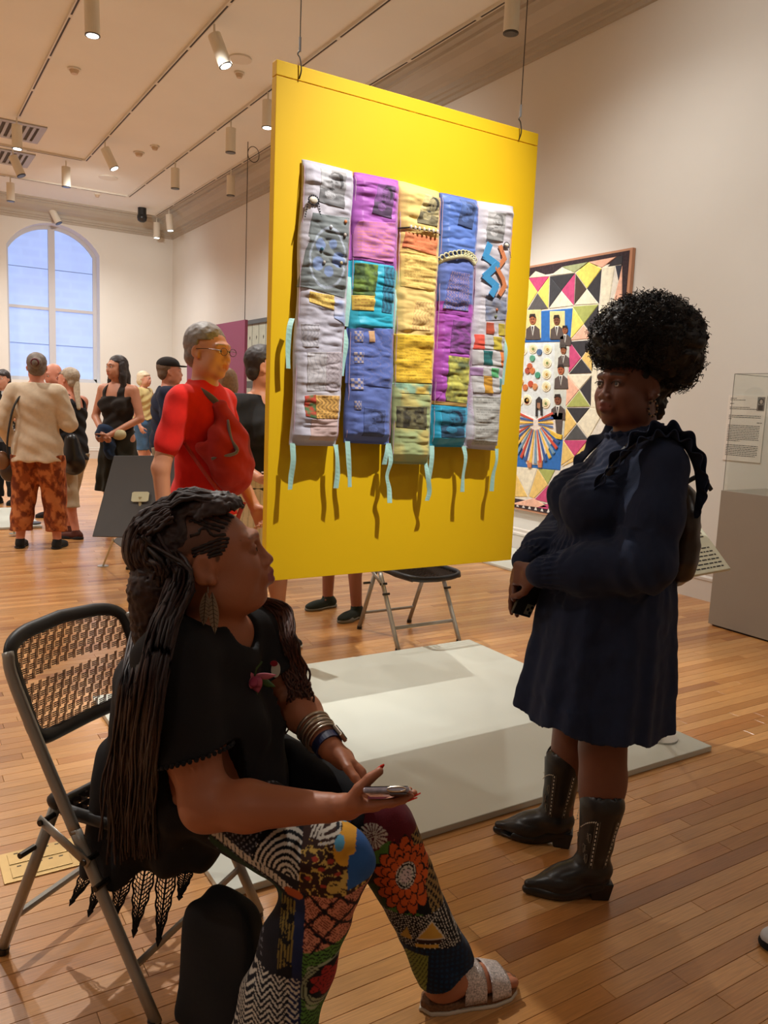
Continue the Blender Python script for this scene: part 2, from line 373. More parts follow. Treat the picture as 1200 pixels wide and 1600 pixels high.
def surf_nets(D, lo, h, disp=None):
    if disp is not None:
        near = np.argwhere(np.abs(D) < 3.5*h); P = lo+near*h
        D[near[:, 0], near[:, 1], near[:, 2]] += disp(P).astype(np.float32)
    I = D < 0
    c = np.zeros(tuple(np.array(D.shape)-1), np.uint8); off = [(i, j, k) for i in (0, 1) for j in (0, 1) for k in (0, 1)]
    S = lambda A, o: A[o[0]:A.shape[0]-1+o[0], o[1]:A.shape[1]-1+o[1], o[2]:A.shape[2]-1+o[2]]
    for o in off: c += S(I, o)
    act = np.argwhere((c > 0) & (c < 8)); 
    if len(act) == 0: raise ValueError('empty surface')
    idx = np.full(c.shape, -1, np.int32); idx[act[:, 0], act[:, 1], act[:, 2]] = np.arange(len(act))
    v8 = np.stack([D[act[:, 0]+o[0], act[:, 1]+o[1], act[:, 2]+o[2]] for o in off], 1).astype(np.float64)
    acc = np.zeros((len(act), 3)); cnt = np.zeros(len(act))
    for a in range(8):
        for b in range(a+1, 8):
            oa, ob = np.array(off[a]), np.array(off[b])
            if np.abs(oa-ob).sum() != 1: continue
            va, vb = v8[:, a], v8[:, b]; m = (va < 0) != (vb < 0); t = np.where(m, va/(va-vb+1e-20), 0)
            acc += m[:, None]*(oa+(ob-oa)*t[:, None]); cnt += m
    V = lo+h*(act+acc/cnt[:, None]); F = []
    for axn in range(3):
        o = [0, 0, 0]; o[axn] = 1; b, cc = (axn+1) % 3, (axn+2) % 3
        sl0 = [slice(0, D.shape[i]) for i in range(3)]; sl1 = list(sl0); sl0[axn] = slice(0, -1); sl1[axn] = slice(1, None)
        A, B = I[tuple(sl0)], I[tuple(sl1)]; e = np.argwhere(A != B)
        ok = (e[:, b] > 0) & (e[:, cc] > 0) & (e[:, b] < D.shape[b]-1) & (e[:, cc] < D.shape[cc]-1); e = e[ok]; s_ = A[e[:, 0], e[:, 1], e[:, 2]]
        def ix(db, dc):
            q = e.copy(); q[:, b] += db; q[:, cc] += dc; return idx[q[:, 0], q[:, 1], q[:, 2]]
        q = np.stack([ix(-1, -1), ix(0, -1), ix(0, 0), ix(-1, 0)], 1); q[~s_] = q[~s_][:, ::-1]; F.append(q)
    F = np.vstack(F); F = F[(F >= 0).all(1)]
    return V, F
def body(sdf, name, mat, parent, base, h, color=None, T=None, disp=None, smooth=True, pad=0.02):
    """mesh a field; color(V)->rgb; T maps local to room coordinates"""
    V, F = sdf.mesh(h, pad, disp); col = np.tile(np.array(color, float), (len(V), 1)) if (color is not None and not callable(color)) else (color(V) if color else np.ones((len(V), 3)))
    if T is not None: V = T(V)
    return link(name, mesh(name, V-np.array(base), F, np.clip(col, 0, 1)), mat, parent, smooth=smooth)
skinm = M('skin', (1, 1, 1), 0.5, attr=True, noise=0.05, nscale=14, bump=0.08, bscale=260)
skinm.node_tree.nodes['Principled BSDF'].inputs['Subsurface Weight'].default_value = 0.0
clothg = M('garment', (1, 1, 1), 0.9, attr=True, noise=0.06, nscale=30, bump=0.25, bscale=300, sheen=0.05, spec=.25)
hairm = M('hair', (1, 1, 1), 0.55, attr=True, noise=0.2, nscale=60, bump=0.3, bscale=150)
leather = M('leather', (1, 1, 1), 0.35, attr=True, bump=0.08, bscale=120)
eyem = M('eye', (1, 1, 1), 0.15, attr=True)
def frame(fwd, up=(0, 0, 1)):
    """columns: right, forward, up"""
    f = np.array(fwd, float); f /= np.linalg.norm(f); u = np.array(up, float); r = np.cross(f, u); r /= np.linalg.norm(r); u = np.cross(r, f); return np.stack([r, f, u], 1)
class Head:
    """head in a local frame: x right, y forward, z up, origin between the ears; 0.232 m tall at s=1"""
    def __init__(s, c, R, sc=1.0, wide=1.0, nose=1.0, lip=1.0, jaw=1.0, ears=True, fine=True, long=1.0):
        s.c = np.array(c, float); s.R = np.asarray(R); s.s = sc; s.w = wide; s.nose = nose; s.lip = lip; s.jaw = jaw; s.ears = ears; s.fine = fine; s.l = long
    def P(s, x, y, z): return s.c+s.R@(np.array([x*s.w, y*s.l, z])*s.s)
    def loc(s, V):
        q = (V-s.c)@s.R/s.s; q = q.copy(); q[:, 0] /= s.w; q[:, 1] /= s.l; return q
    def add(s, F):
        c, w = s.s, s.w; E = lambda p, r, k=0.02, op='+', Rl=None: F.ell(s.P(*p), np.array([r[0]*w, r[1]*s.l, r[2]])*c, s.R if Rl is None else s.R@Rl, k*c, op)
        Cp = lambda a, b, ra, rb, k=0.02, op='+': F.cap(s.P(*a), s.P(*b), ra*c, rb*c, k*c, op)
        E((0, -.018, .030), (.074, .094, .084), .02)
        E((0, .022, -.012), (.063, .068, .082), .03)
        E((0, .030, -.060), (.050*s.jaw, .056, .050), .03)
        E((0, .068, -.098), (.021, .018, .016), .03)
        for x in (-1, 1):
            E((x*.036, .058, -.030), (.026, .026, .026), .03); E((x*.048, .02, -.070), (.022*s.jaw, .04, .03), .03)
            Cp((x*.012, .090, .028), (x*.045, .076, .026), .009, .008, .02)
        if not s.fine:
            Cp((0, .086, .015), (0, .108, -.028), .008, .012, .012); Cp((-.02, .086, -.062), (.02, .086, -.062), .008, .008, .01)
        else:
            for x in (-1, 1): E((x*.031, .094, .006), (.018, .012, .012), .012, '-')
            Cp((0, .086, .020), (0, .103*(.5+.5*s.nose), -.022), .007, .010, .012)
            E((0, .106*(.4+.6*s.nose), -.030), (.0115, .0115, .010), .010)
            for x in (-1, 1): E((x*.0145, .096, -.034), (.0085, .011, .0075), .008); E((x*.008, .100, -.0405), (.0035, .006, .003), .003, '-')
            for x in (-1, 1): E((x*.031, .0775, .005), (.0155, .0145, .0135), .004)   # lids over the eyeball
            for x in (-1, 1): E((x*.031, .0925, .0035), (.0115, .008, .0042), .002, '-')
            E((0, .088, -.060), (.030, .014, .020), .014)
            Cp((-.016, .0955, -.0545), (0, .1015, -.0535), .0045, .0065*s.lip, .006); Cp((.016, .0955, -.0545), (0, .1015, -.0535), .0045, .0065*s.lip, .006)
            Cp((-.015, .094, -.068), (0, .099, -.069), .005, .0075*s.lip, .006); Cp((.015, .094, -.068), (0, .099, -.069), .005, .0075*s.lip, .006)
            Cp((-.022, .094, -.0615), (.022, .094, -.0615), .0016, .0016, .003, '-'); Cp((0, .106, -.0612), (0, .104, -.0614), .002, .002, .003, '-')
        if s.ears:
            for x in (-1, 1):
                Rl = rotz(x*0.35)@rotx(-0.2)
                E((x*.077, -.008, -.004), (.009, .021, .031), .005, '+', Rl)
                if s.fine: E((x*.086, -.004, .002), (.007, .011, .017), .005, '-', Rl); E((x*.078, .002, -.028), (.008, .009, .010), .006, '+', Rl)
    def colour(s, V, skin, lipc, brow=None, browd=1.0):
        q = s.loc(V); col = np.tile(np.array(skin, float), (len(V), 1)); 
        near = np.linalg.norm(q, axis=1) < .16
        m = near & (q[:, 1] > .086) & (np.abs(q[:, 2]+.0615) < .0145-.3*np.abs(q[:, 0])**1.0) & (np.abs(q[:, 0]) < .024); col[m] = lipc
        if brow is not None:
            x = np.abs(q[:, 0]); zc = .030-(x-.03)**2*6+.002; m = near & (q[:, 1] > .055) & (x > .012) & (x < .052) & (np.abs(q[:, 2]-zc) < .0042*browd); col[m] = col[m]*.25+np.array(brow)*.75
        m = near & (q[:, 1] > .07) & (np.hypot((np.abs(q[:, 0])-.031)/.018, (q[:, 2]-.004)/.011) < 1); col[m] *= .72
        return col
    def eyes(s, parent, base, iris=(0.05, .025, .012)):
        for x in (-1, 1):
            c = s.P(x*.031, .0785, .004); a = MB(); a.c = (.75, .72, .68); a.ball(c, .0122*s.s, 12, 8)
            g = s.R@np.array([0, 1, 0]); a.c = tuple(iris); a.tube([c+g*.0108*s.s, c+g*.0127*s.s], .0052*s.s, 12); a.c = (.01, .01, .01); a.tube([c+g*.0127*s.s, c+g*.0130*s.s], .0024*s.s, 10)
            a.build('eye', eyem, parent, base=base, smooth=False)
def hand(F, wrist, d, palm, side, curl=0.4, sc=1.0, thumb=0.6, spread=0.1, tips=None, k=0.006, curls=None):
    """wrist point, pointing direction d, palm normal (out of the palm), side +1 when the thumb lies towards cross(d,palm)"""
    d = np.array(d, float); d /= np.linalg.norm(d); p = np.array(palm, float); p = p-d*(p@d); p /= np.linalg.norm(p); t = np.cross(d, p)*side
    w = np.array(wrist, float); S = sc
    F.cap(w-d*.01*S, w+d*.03*S, .024*S, .026*S, .012)
    for q in (-.026, -.009, .009, .026): F.cap(w+d*.022*S+t*q*.75*S, w+d*.084*S+t*q*S, .0145*S, .0115*S, .010)
    F.cap(w+d*.02*S+t*.014*S+p*.006*S, w+d*.048*S+t*.030*S+p*.006*S, .018*S, .015*S, .012)
    nails = []
    for i, (q, ln, r) in enumerate(((.029, .072, .0088), (.010, .080, .0092), (-.010, .074, .0088), (-.029, .058, .0078))):
        b = w+d*.086*S+t*q*S; c = (curls[i] if curls else curl); dd = d+t*spread*(q/.029)*.5; dd /= np.linalg.norm(dd); ang = 0; P = [b]; seg = [.45, .30, .25]; ax = None
        for sgi, sg in enumerate(seg):
            ang += c*(1.0 if sgi == 0 else 1.15); v = dd*math.cos(ang)+p*math.sin(ang); P.append(P[-1]+v*ln*sg*S)
        F.cap(P[0]-dd*.012*S, P[1], (r+.0008)*S, r*.97*S, k); F.cap(P[1], P[2], r*.97*S, r*.9*S, .004); F.cap(P[2], P[3], r*.9*S, r*.76*S, .004)
        nails.append((P[3], v, dd*-math.sin(ang)+p*math.cos(ang), r*S))
    b = w+d*.032*S+t*.030*S+p*.006*S; v1 = d*.62+t*(.78-thumb*.5)+p*thumb*.75; v1 /= np.linalg.norm(v1); v2 = d*.85+t*.18+p*thumb*.55; v2 /= np.linalg.norm(v2)
    P1 = b+v1*.036*S; P2 = P1+(v1*.4+v2*.6)*.030*S; P3 = P2+v2*.024*S
    F.cap(b, P1, .0135*S, .0112*S, .008); F.cap(P1, P2, .0112*S, .0103*S, .004); F.cap(P2, P3, .0103*S, .0085*S, .004)
    nails.append((P3, v2, -p*.8+t*.4, .0095*S)); return nails
def put_nails(nails, col, parent, base, which=(0, 1, 2, 3, 4)):
    for i in which:
        a = MB(); a.c = tuple(col); P, v, pn, r = nails[i]; o = -np.array(pn)/np.linalg.norm(pn); side = np.cross(v, o)
        c = P-v*r*.1+o*r*.62; V = [c+v*x*r*.95+side*y*r*.62+o*z*r*.3 for x, y, z in ((-1, -.8, -.3), (.6, -.9, -.3), (1.35, -.3, -.1), (1.35, .3, -.1), (.6, .9, -.3), (-1, .8, -.3))]
        a.prism(V, o*r*.28); a.build('fingernail', M('nail_polish', (1, 1, 1), .2, attr=True), parent, base=base)
def shoe(parent, base, ankle, d, L=.26, sole=(.02, .02, .02), upper=(.05, .05, .05), h=.006, heel=0.0, kind='shoe', skin=None):
    """closed shoe or sandal standing on z=0 under an ankle point"""
    d = np.array([d[0], d[1], 0.0]); d /= np.linalg.norm(d); l = np.array([-d[1], d[0], 0]); a = np.array(ankle, float); g = np.array([a[0], a[1], 0])
    q = lambda f, s, z: g+d*f+l*s+np.array([0, 0, z]); R = np.stack([l, d, [0, 0, 1]], 1)
    F = SDF()
    F.ell(q(-.03, 0, .035), (.036, .045, .040), R, .02); F.ell(q(.06, 0, .032), (.040, .085, .034), R, .03); F.ell(q(.13, 0, .026), (.043, .062, .026), R, .03); F.cap(q(-.015, 0, .05), a+(0, 0, -.01), .038, .040, .02)
    F.fn(lambda P: -(P[:, 2]-.012), q(-.2, -.2, -.1)-.3, q(.3, .2, .2)+.3, 0, '&')
    body(F, kind, clothg if kind != 'boot' else leather, parent, base, h, upper)
    S = SDF(); S.ell(q(-.03, 0, .012), (.040, .048, .030), R, .01); S.ell(q(.12, 0, .012), (.047, .076, .03), R, .01); S.cap(q(-.02, 0, .012), q(.1, 0, .012), .037, .040, .03)
    S.fn(lambda P: np.maximum(P[:, 2]-.018, .001-P[:, 2]), q(-.2, -.2, -.1)-.3, q(.3, .2, .2)+.3, 0, '&')
    body(S, 'sole', clothg, parent, base, h, sole)
# ---------------------------------------------------------------- platform, panel, cables
platm = M('platform_paint', srgb(194, 197, 186), 0.4, noise=0.02, nscale=2)
P0 = (1.9, 2.9, 0)
MB().box((0.78, 2.035, 0.001), (3.02, 3.76, 0.026)).build('floor_platform', platm, bevel=0.003)
tag(bpy.data.objects['floor_platform'], 'large pale grey low platform on the floor beneath the yellow panel', 'platform')
tag(MB().box((4.73, 4.55, 0.001), (XW-0.03, 8.4, 0.024)).build('floor_platform', platm, bevel=0.003), 'long pale low platform on the floor along the wall under the patchwork quilt', 'platform')
yelm = M('yellow_board', srgb(246, 200, 4), 0.55, noise=0.015, nscale=3)
px0, px1, pz0, pz1, PY = 1.262, 2.542, 0.727, 2.68, 2.88
pan = empty('hanging_panel', (1.9, PY, pz0), 'tall yellow display board hanging from cables above the grey platform', 'panel')
pb = (1.9, PY, pz0)
MB().box((px0, PY, pz0), (px1, PY+0.04, pz1-0.055)).build('board', yelm, pan, base=pb, bevel=0.0015)
MB().box((px0, PY, pz1-0.052), (px1, PY+0.04, pz1)).build('top_rail', yelm, pan, base=pb, bevel=0.0015)
steel = M('steel', srgb(150, 150, 150), 0.35, 0.9)
dsteel = M('dark_steel', srgb(70, 66, 60), 0.4, 0.8)
for px, lab in ((468, 'thin steel cable holding the left end of the yellow panel'), (812, 'thin steel cable holding the right end of the yellow panel')):
    p = on(px, 100 if px < 600 else 200, 1, PY-0.006); zt = pz1-0.05; x = p[0]
    c = empty('cable', (x, PY-0.006, zt), lab, 'cable', 'cables of the yellow panel')
    a = MB(); a.tube([(x, PY-0.006, pz1+0.09), (x, PY-0.006, ZC)], 0.0022, 6); a.build('wire', dsteel, c, base=(x, PY-0.006, zt))
    a = MB(); a.tube(catmull([(x, PY-0.006, zt), (x+0.004, PY-0.014, zt+0.03), (x, PY-0.010, pz1+0.02), (x-0.008, PY-0.006, pz1+0.035), (x, PY-0.006, pz1+0.05)], 4), 0.0028, 6)
    a.build('hook', dsteel, c, base=(x, PY-0.006, zt), smooth=True)
    a = MB(); a.tube([(x, PY-0.006, pz1+0.045), (x, PY-0.006, pz1+0.095)], 0.005, 8); a.build('turnbuckle', steel, c, base=(x, PY-0.006, zt))

# ---------------------------------------------------------------- the tied strip quilt on the panel
fabm = M('quilt_fabric', (1, 1, 1), 0.75, attr=True, bump=0.25, bscale=180, sheen=0.2)
silk = M('quilt_silk', (1, 1, 1), 0.5, attr=True, bump=0.2, bscale=120, sheen=0.3)
def qp(cx, cy, plane=PY-0.045):   # point of the enlarged quilt view -> panel plane (x, z)
    p = on(420+cx/2.581, 200+cy/2.581, 1, plane); return np.array([p[0], p[2]])
def vnoise(P, sc, seed=0):
    """smooth value noise for arrays of points (n,3)"""
    Q = np.asarray(P)*sc; i = np.floor(Q).astype(np.int64); f = Q-i; f = f*f*(3-2*f); out = 0
    for dx in (0, 1):
        for dy in (0, 1):
            for dz in (0, 1):
                h = (i[:, 0]+dx)*374761393+(i[:, 1]+dy)*668265263+(i[:, 2]+dz)*2147483647+seed*144665
                h = (h ^ (h >> 13))*1274126177 & 0x7fffffff; h = ((h ^ (h >> 16)) & 0xffff)/65535.0
                out = out+h*(f[:, 0] if dx else 1-f[:, 0])*(f[:, 1] if dy else 1-f[:, 1])*(f[:, 2] if dz else 1-f[:, 2])
    return out
def fbm(P, sc, seed=0, o=3):
    r = 0; a = 1; t = 0
    for k in range(o): r = r+a*vnoise(P, sc*2**k, seed+k*17); t += a; a *= 0.5
    return r/t
C_ = lambda *a: np.array(srgb(*a))
PALE = C_(205, 200, 208); TEAL = C_(45, 170, 195); BLUE = C_(95, 115, 185); PURP = C_(165, 85, 175); YEL = C_(238, 205, 125)
strips = [  # corners TL TR BR BL in the enlarged view, with a bow of the left and right edges
    ('grey', [(150, 118), (355, 170), (265, 1282), (80, 1278)], PALE, 0),
    ('purple, turquoise and blue', [(357, 170), (538, 206), (477, 1276), (296, 1268)], BLUE, 1),
    ('pale yellow', [(538, 206), (708, 255), (628, 1355), (478, 1352)], YEL, 2),
    ('blue, purple and turquoise', [(708, 255), (858, 288), (778, 1286), (640, 1284)], BLUE, 3),
    ('grey patched', [(852, 288), (1002, 312), (905, 1300), (776, 1290)], PALE, 4)]
qb = (1.9, PY-0.03, 1.9)
quilt = empty('tied_quilt', qb, 'padded quilt of five long coloured strips draped over the front of the yellow panel', 'quilt')
def puff(X, Z, u, v, seed):
    P = np.stack([X*3.0, Z*9, X*0+seed], 1)
    e = np.clip(np.minimum(u, 1-u)*7, 0, 1)**0.5*np.clip(np.minimum(v+0.004, 1-v)*26, 0.25, 1)
    cr = np.abs(fbm(P, 2.4, seed)-0.5)*2
    cr2 = np.abs(vnoise(np.stack([X*5, Z*22, X*0+seed], 1), 1.6, seed+9)-0.5)*2
    return e*(0.030+0.011*np.clip(cr*1.8, 0, 1)+0.0045*np.clip(cr2*2.2, 0, 1))
def stand(Z): return 0.006+0.055*np.clip((2.36-np.asarray(Z))/1.25, 0, 1)
def stripgrid(q, nu, nv):
    U, Vv = np.meshgrid(np.linspace(0, 1, nu), np.linspace(0, 1, nv)); return U.ravel(), Vv.ravel()
def quadmap(c, U, V):
    a, b, cc, d = [np.asarray(p) for p in c]
    return (a*((1-U)*(1-V))[:, None]+b*(U*(1-V))[:, None]+cc*(U*V)[:, None]+d*((1-U)*V)[:, None])
def gridfaces(nu, nv, off=0):
    i = np.arange((nu-1)*(nv-1)); r = i//(nu-1); c = i % (nu-1); a = r*nu+c+off
    return np.stack([a, a+nu, a+nu+1, a+1], 1)
def slab(X, Yf, Z, nu, nv, back, name, mat, col, parent, base, smooth=True):
    """front surface grid + skirt back to y = back"""
    F = np.stack([X, Yf, Z], 1); n = nu*nv
    ring = list(range(nu))+[r*nu+nu-1 for r in range(1, nv)]+[(nv-1)*nu+c for c in range(nu-2, -1, -1)]+[r*nu for r in range(nv-2, 0, -1)]
    B = F[ring].copy(); B[:, 1] = back if np.isscalar(back) else back[ring]; V = np.vstack([F, B]); m = len(ring)
    Fc = gridfaces(nu, nv); s = np.array([[ring[i], ring[(i+1) % m], n+(i+1) % m, n+i] for i in range(m)])
    c = np.vstack([col, col[ring]])
    return link(name, mesh(name, V-np.array(base), np.vstack([Fc, s]), c), mat, parent, smooth=smooth)
qcorn = []; strip_obj = []
for nm, c, colr, si in strips:
    cc = [qp(*p) for p in c]; qcorn.append(cc)
    nu, nv = 46, 240; U, V = stripgrid(None, nu, nv); XZ = quadmap(cc, U, V); X, Z = XZ[:, 0], XZ[:, 1]
    X = X+0.004*np.sin(V*17+si*2)*(np.abs(U-0.5)*2)
    Y = PY-0.006-stand(Z)-puff(X, Z, U, V, si)
    base_c = np.tile(colr, (len(U), 1))
    if si == 1: base_c[V < .57] = TEAL; base_c[V < .335] = C_(176, 92, 186)
    if si == 3: base_c[V > .42] = C_(172, 78, 180); base_c[V > .82] = C_(32, 160, 200)
    if si == 2: base_c[V > .68] = C_(170, 182, 125)
    col = base_c*(0.9+0.2*fbm(np.stack([X, Z, X*0+si], 1), 9, si))[:, None]
    if si == 0: t = fbm(np.stack([X, Z, X*0], 1), 6, 3)[:, None]; col = col*(1-0.35*t)+np.array(srgb(150, 160, 200))*0.35*t
    o = slab(X, Y, Z, nu, nv, PY-0.001-stand(Z), 'strip', fabm, col, quilt, qb)
    o['label'] = nm+' padded strip'; strip_obj.append(o)
def uvof(si, x, z):
    a, b, cc, d = qcorn[si]; v = (z-a[1])/(d[1]-a[1])
    for _ in range(3):
        xl = a[0]+(d[0]-a[0])*v; xr = b[0]+(cc[0]-b[0])*v; u = (x-xl)/(xr-xl); v = (z-(a[1]*(1-u)+b[1]*u))/((d[1]*(1-u)+cc[1]*u)-(a[1]*(1-u)+b[1]*u))
    return u, v
# pattern painters: (u,v in 0..1, X, Z) -> colour
def plain(c, amp=0.12):
    c = np.array(c); return lambda u, v, X, Z: np.tile(c, (len(u), 1))*(1-amp+2*amp*fbm(np.stack([X, Z, X*0], 1), 40, 5))[:, None]
def blob(u, v, cx, cy, rx, ry): return ((u-cx)/rx)**2+((v-cy)/ry)**2
def mottled(c1, c2, sc=25, seed=1):
    c1, c2 = np.array(c1), np.array(c2)
    def f(u, v, X, Z):
        t = np.clip((fbm(np.stack([X, Z, X*0], 1), sc, seed)-0.35)*3, 0, 1)[:, None]; return c1*(1-t)+c2*t
    return f
def portrait(bg, dark, light, grad=0.0):
    """printed head and shoulders with a hand at the chin"""
    bg, dark, light = map(np.array, (bg, dark, light))
    def f(u, v, X, Z):
        c = np.tile(dark*0.45+bg*0.55, (len(u), 1)); n = fbm(np.stack([X, Z, X*0], 1), 60, 8)
        def put(mask, col, a=1.0): c[mask] = c[mask]*(1-a)+np.array(col)*a
        put((u < 0.42) & (v < 0.55), bg, 0.9)
        put(blob(u, v, 0.3, 1.0, 0.55, 0.42) < 1, dark*0.85+bg*0.15); put(blob(u, v, 0.8, 1.0, 0.4, 0.35) < 1, dark*0.8+bg*0.2)
        put(blob(u, v, 0.60, 0.30, 0.30, 0.25) < 1, dark); put(blob(u, v, 0.52, 0.38, 0.25, 0.27) < 1, light*0.8+dark*0.2)
        put(blob(u, v, 0.66, 0.42, 0.12, 0.25) < 1, dark*0.5+light*0.5)
        for ex in (0.42, 0.60): put(blob(u, v, ex, 0.36, 0.065, 0.022) < 1, dark)
        put(blob(u, v, 0.5, 0.31, 0.18, 0.012) < 1, dark, .7); put(blob(u, v, 0.47, 0.45, 0.04, 0.06) < 1, dark*.6+light*.4)
        put(blob(u, v, 0.47, 0.545, 0.11, 0.03) < 1, dark); put(blob(u, v, 0.42, 0.72, 0.22, 0.12) < 1, light*0.85+dark*0.15)
        for k in range(3): put(np.abs(v-0.67-0.045*k-(u-0.4)*0.3) < 0.008, dark, 0.7)
        return c*(0.8+0.4*n)[:, None]
    return f
def textprint(bg, ink, rows=14):
    bg, ink = np.array(bg), np.array(ink)
    def f(u, v, X, Z):
        r = np.floor(v*rows); fr = v*rows-r; h = vnoise(np.stack([u*34, r*3.1, u*0], 1), 1, 4)
        m = (fr > 0.3) & (fr < 0.72) & (h > 0.36) & (u > 0.07) & (u < 0.93)
        c = np.tile(bg, (len(u), 1))*(0.9+0.2*fbm(np.stack([X, Z, X*0], 1), 30, 6))[:, None]; c[m] = c[m]*0.45+ink*0.55; return c
    return f
def hatch(bg, ink, kx=9, ky=9, th=0.35):
    bg, ink = np.array(bg), np.array(ink)
    def f(u, v, X, Z):
        c = np.tile(bg, (len(u), 1)); m = (np.abs(np.sin(u*kx*3.14+np.sin(v*ky*3.14)*1.6)) < th) & (np.abs(np.sin(v*ky*6)) > 0.15); c[m] = c[m]*0.4+ink*0.6; return c
    return f
def squares(bg, fg, n=4):
    bg, fg = np.array(bg), np.array(fg)
    def f(u, v, X, Z):
        c = np.tile(bg, (len(u), 1)); m = ((np.floor(u*n)+np.floor(v*n)) % 2 == 0); c[m] = c[m]*0.35+fg*0.65; return c
    return f
def ringsmix(bg, a, b):
    bg, a, b = map(np.array, (bg, a, b))
    def f(u, v, X, Z):
        n = fbm(np.stack([X, Z, X*0], 1), 14, 3)[:, None]; c = bg*(0.7+0.6*n); m = (blob(u, v, 0.5, 0.55, 0.42, 0.4) < 1) & (blob(u, v, 0.5, 0.55, 0.38, 0.36) > 1); c[m] = a
        for cx, cy, r in ((0.3, 0.4, .12), (0.6, 0.36, .09), (0.75, 0.55, .14), (0.3, 0.65, .13), (.55, .72, .1)):
            q = blob(u, v, cx, cy, r, r*.7) < 1; c[q] = c[q]*0.3+b*0.7
        return c
    return f
def patch(si, quad, fn, name='patch', label=None, lift=0.0022, mat=None):
    cc = [qp(*p) for p in quad]
    w_ = np.linalg.norm(cc[1]-cc[0]); h_ = np.linalg.norm(cc[3]-cc[0])
    nu = int(min(90, max(8, w_/0.0028))); nv = int(min(150, max(8, h_/0.0028)))
    U, V = stripgrid(None, nu, nv); XZ = quadmap(cc, U, V); X, Z = XZ[:, 0], XZ[:, 1]
    su, sv = uvof(si, X, Z); su = np.clip(su, 0, 1); sv = np.clip(sv, 0, 1)
    Y = PY-0.006-stand(Z)-puff(X, Z, su, sv, si)-lift
    o = slab(X, Y, Z, nu, nv, PY-0.004-stand(Z), name, mat or fabm, np.clip(fn(U, V, X, Z), 0, 1), strip_obj[si], qb)
    if label: o['label'] = label
    return o
def R4(x0, y0, x1, y1, sk=0): return [(x0, y0), (x1, y0+sk), (x1, y1+sk), (x0, y1)]
G1, G2, DK = C_(175, 172, 180), C_(120, 125, 128), C_(50, 52, 55)
pt = lambda bg, d=DK, l=None: portrait(bg, d, np.array(bg)*0.95 if l is None else l)
# strip 1
patch(0, [(212, 160), (312, 180), (296, 330), (196, 300)], pt(C_(200, 200, 205), C_(95, 95, 98)), label='grey portrait print')
patch(0, [(168, 345), (322, 365), (300, 690), (118, 640)], ringsmix(C_(120, 128, 130), C_(165, 175, 190), C_(125, 150, 205)), label='grey and blue mottled print')
patch(0, [(150, 662), (252, 678), (250, 738), (148, 705)], textprint(C_(222, 190, 95), C_(110, 60, 30), 6), label='golden tab with rows of print')
patch(0, [(250, 690), (300, 700), (296, 800), (248, 770)], mottled(C_(150, 165, 205), C_(200, 200, 215)))
patch(0, [(122, 790), (190, 795), (186, 885), (118, 885)], hatch(C_(185, 182, 190), C_(95, 95, 115), 5, 4))
patch(0, [(140, 905), (215, 905), (208, 1060), (135, 1060)], hatch(C_(190, 186, 190), C_(150, 145, 155), 4, 3))
patch(0, [(215, 905), (285, 905), (278, 1060), (208, 1060)], hatch(C_(185, 175, 182), C_(120, 105, 115), 4, 8))
patch(0, [(126, 1080), (172, 1075), (170, 1170), (124, 1160)], mottled(C_(190, 60, 40), C_(70, 120, 70), 60), label='small red and green scrap')
patch(0, [(170, 1078), (268, 1080), (258, 1172), (168, 1170)], hatch(C_(225, 175, 90), C_(70, 30, 15), 6, 5, 0.6), label='red bordered gold and black scrap', lift=0.004)
patch(0, [(150, 1172), (258, 1174), (250, 1262), (142, 1255)], plain(C_(205, 178, 175)), label='pale pink pocket')
# strip 2
patch(1, [(360, 180), (534, 214), (512, 560), (330, 530)], plain(C_(176, 92, 186)), label='purple patch', lift=0.001, mat=silk)
patch(1, [(440, 225), (508, 238), (488, 368), (410, 345)], pt(C_(150, 95, 165), C_(60, 48, 66)), label='purple portrait print', lift=.003)
patch(1, [(345, 375), (506, 385), (492, 545), (340, 520)], textprint(C_(205, 125, 190), C_(235, 150, 110), 12), label='pink print', lift=.003)
patch(1, [(328, 532), (510, 562), (492, 806), (318, 800)], plain(C_(30, 175, 205)), label='turquoise patch', lift=0.0015, mat=silk)
patch(1, [(345, 545), (432, 555), (415, 680), (335, 672)], mottled(C_(120, 150, 60), C_(60, 85, 40), 50), label='green photo print', lift=.003)
patch(1, [(455, 560), (505, 568), (482, 752), (440, 745)], hatch(C_(45, 130, 160), C_(30, 50, 80), 3, 4, .6), lift=.003)
patch(1, [(332, 675), (412, 680), (408, 740), (330, 735)], textprint(C_(225, 190, 85), C_(150, 80, 30), 5), label='golden tab', lift=.004)
patch(1, [(316, 806), (492, 812), (480, 1050), (306, 1030)], hatch(C_(92, 112, 185), C_(130, 130, 175), 5, 9, 0.2), label='blue printed patch', lift=.0015)
for q in ((335, 820, 365, 865), (330, 905, 365, 950), (318, 1010, 360, 1055), (325, 1100, 350, 1135)): patch(1, R4(*q), squares(C_(95, 115, 185), C_(215, 190, 160), 4), lift=.003)
patch(1, R4(388, 820, 412, 865), plain(C_(210, 165, 120)), lift=.003)
patch(1, [(362, 1125), (448, 1135), (440, 1245), (355, 1240)], pt(C_(90, 110, 175), C_(45, 55, 95)), label='blue photo print', lift=.003)
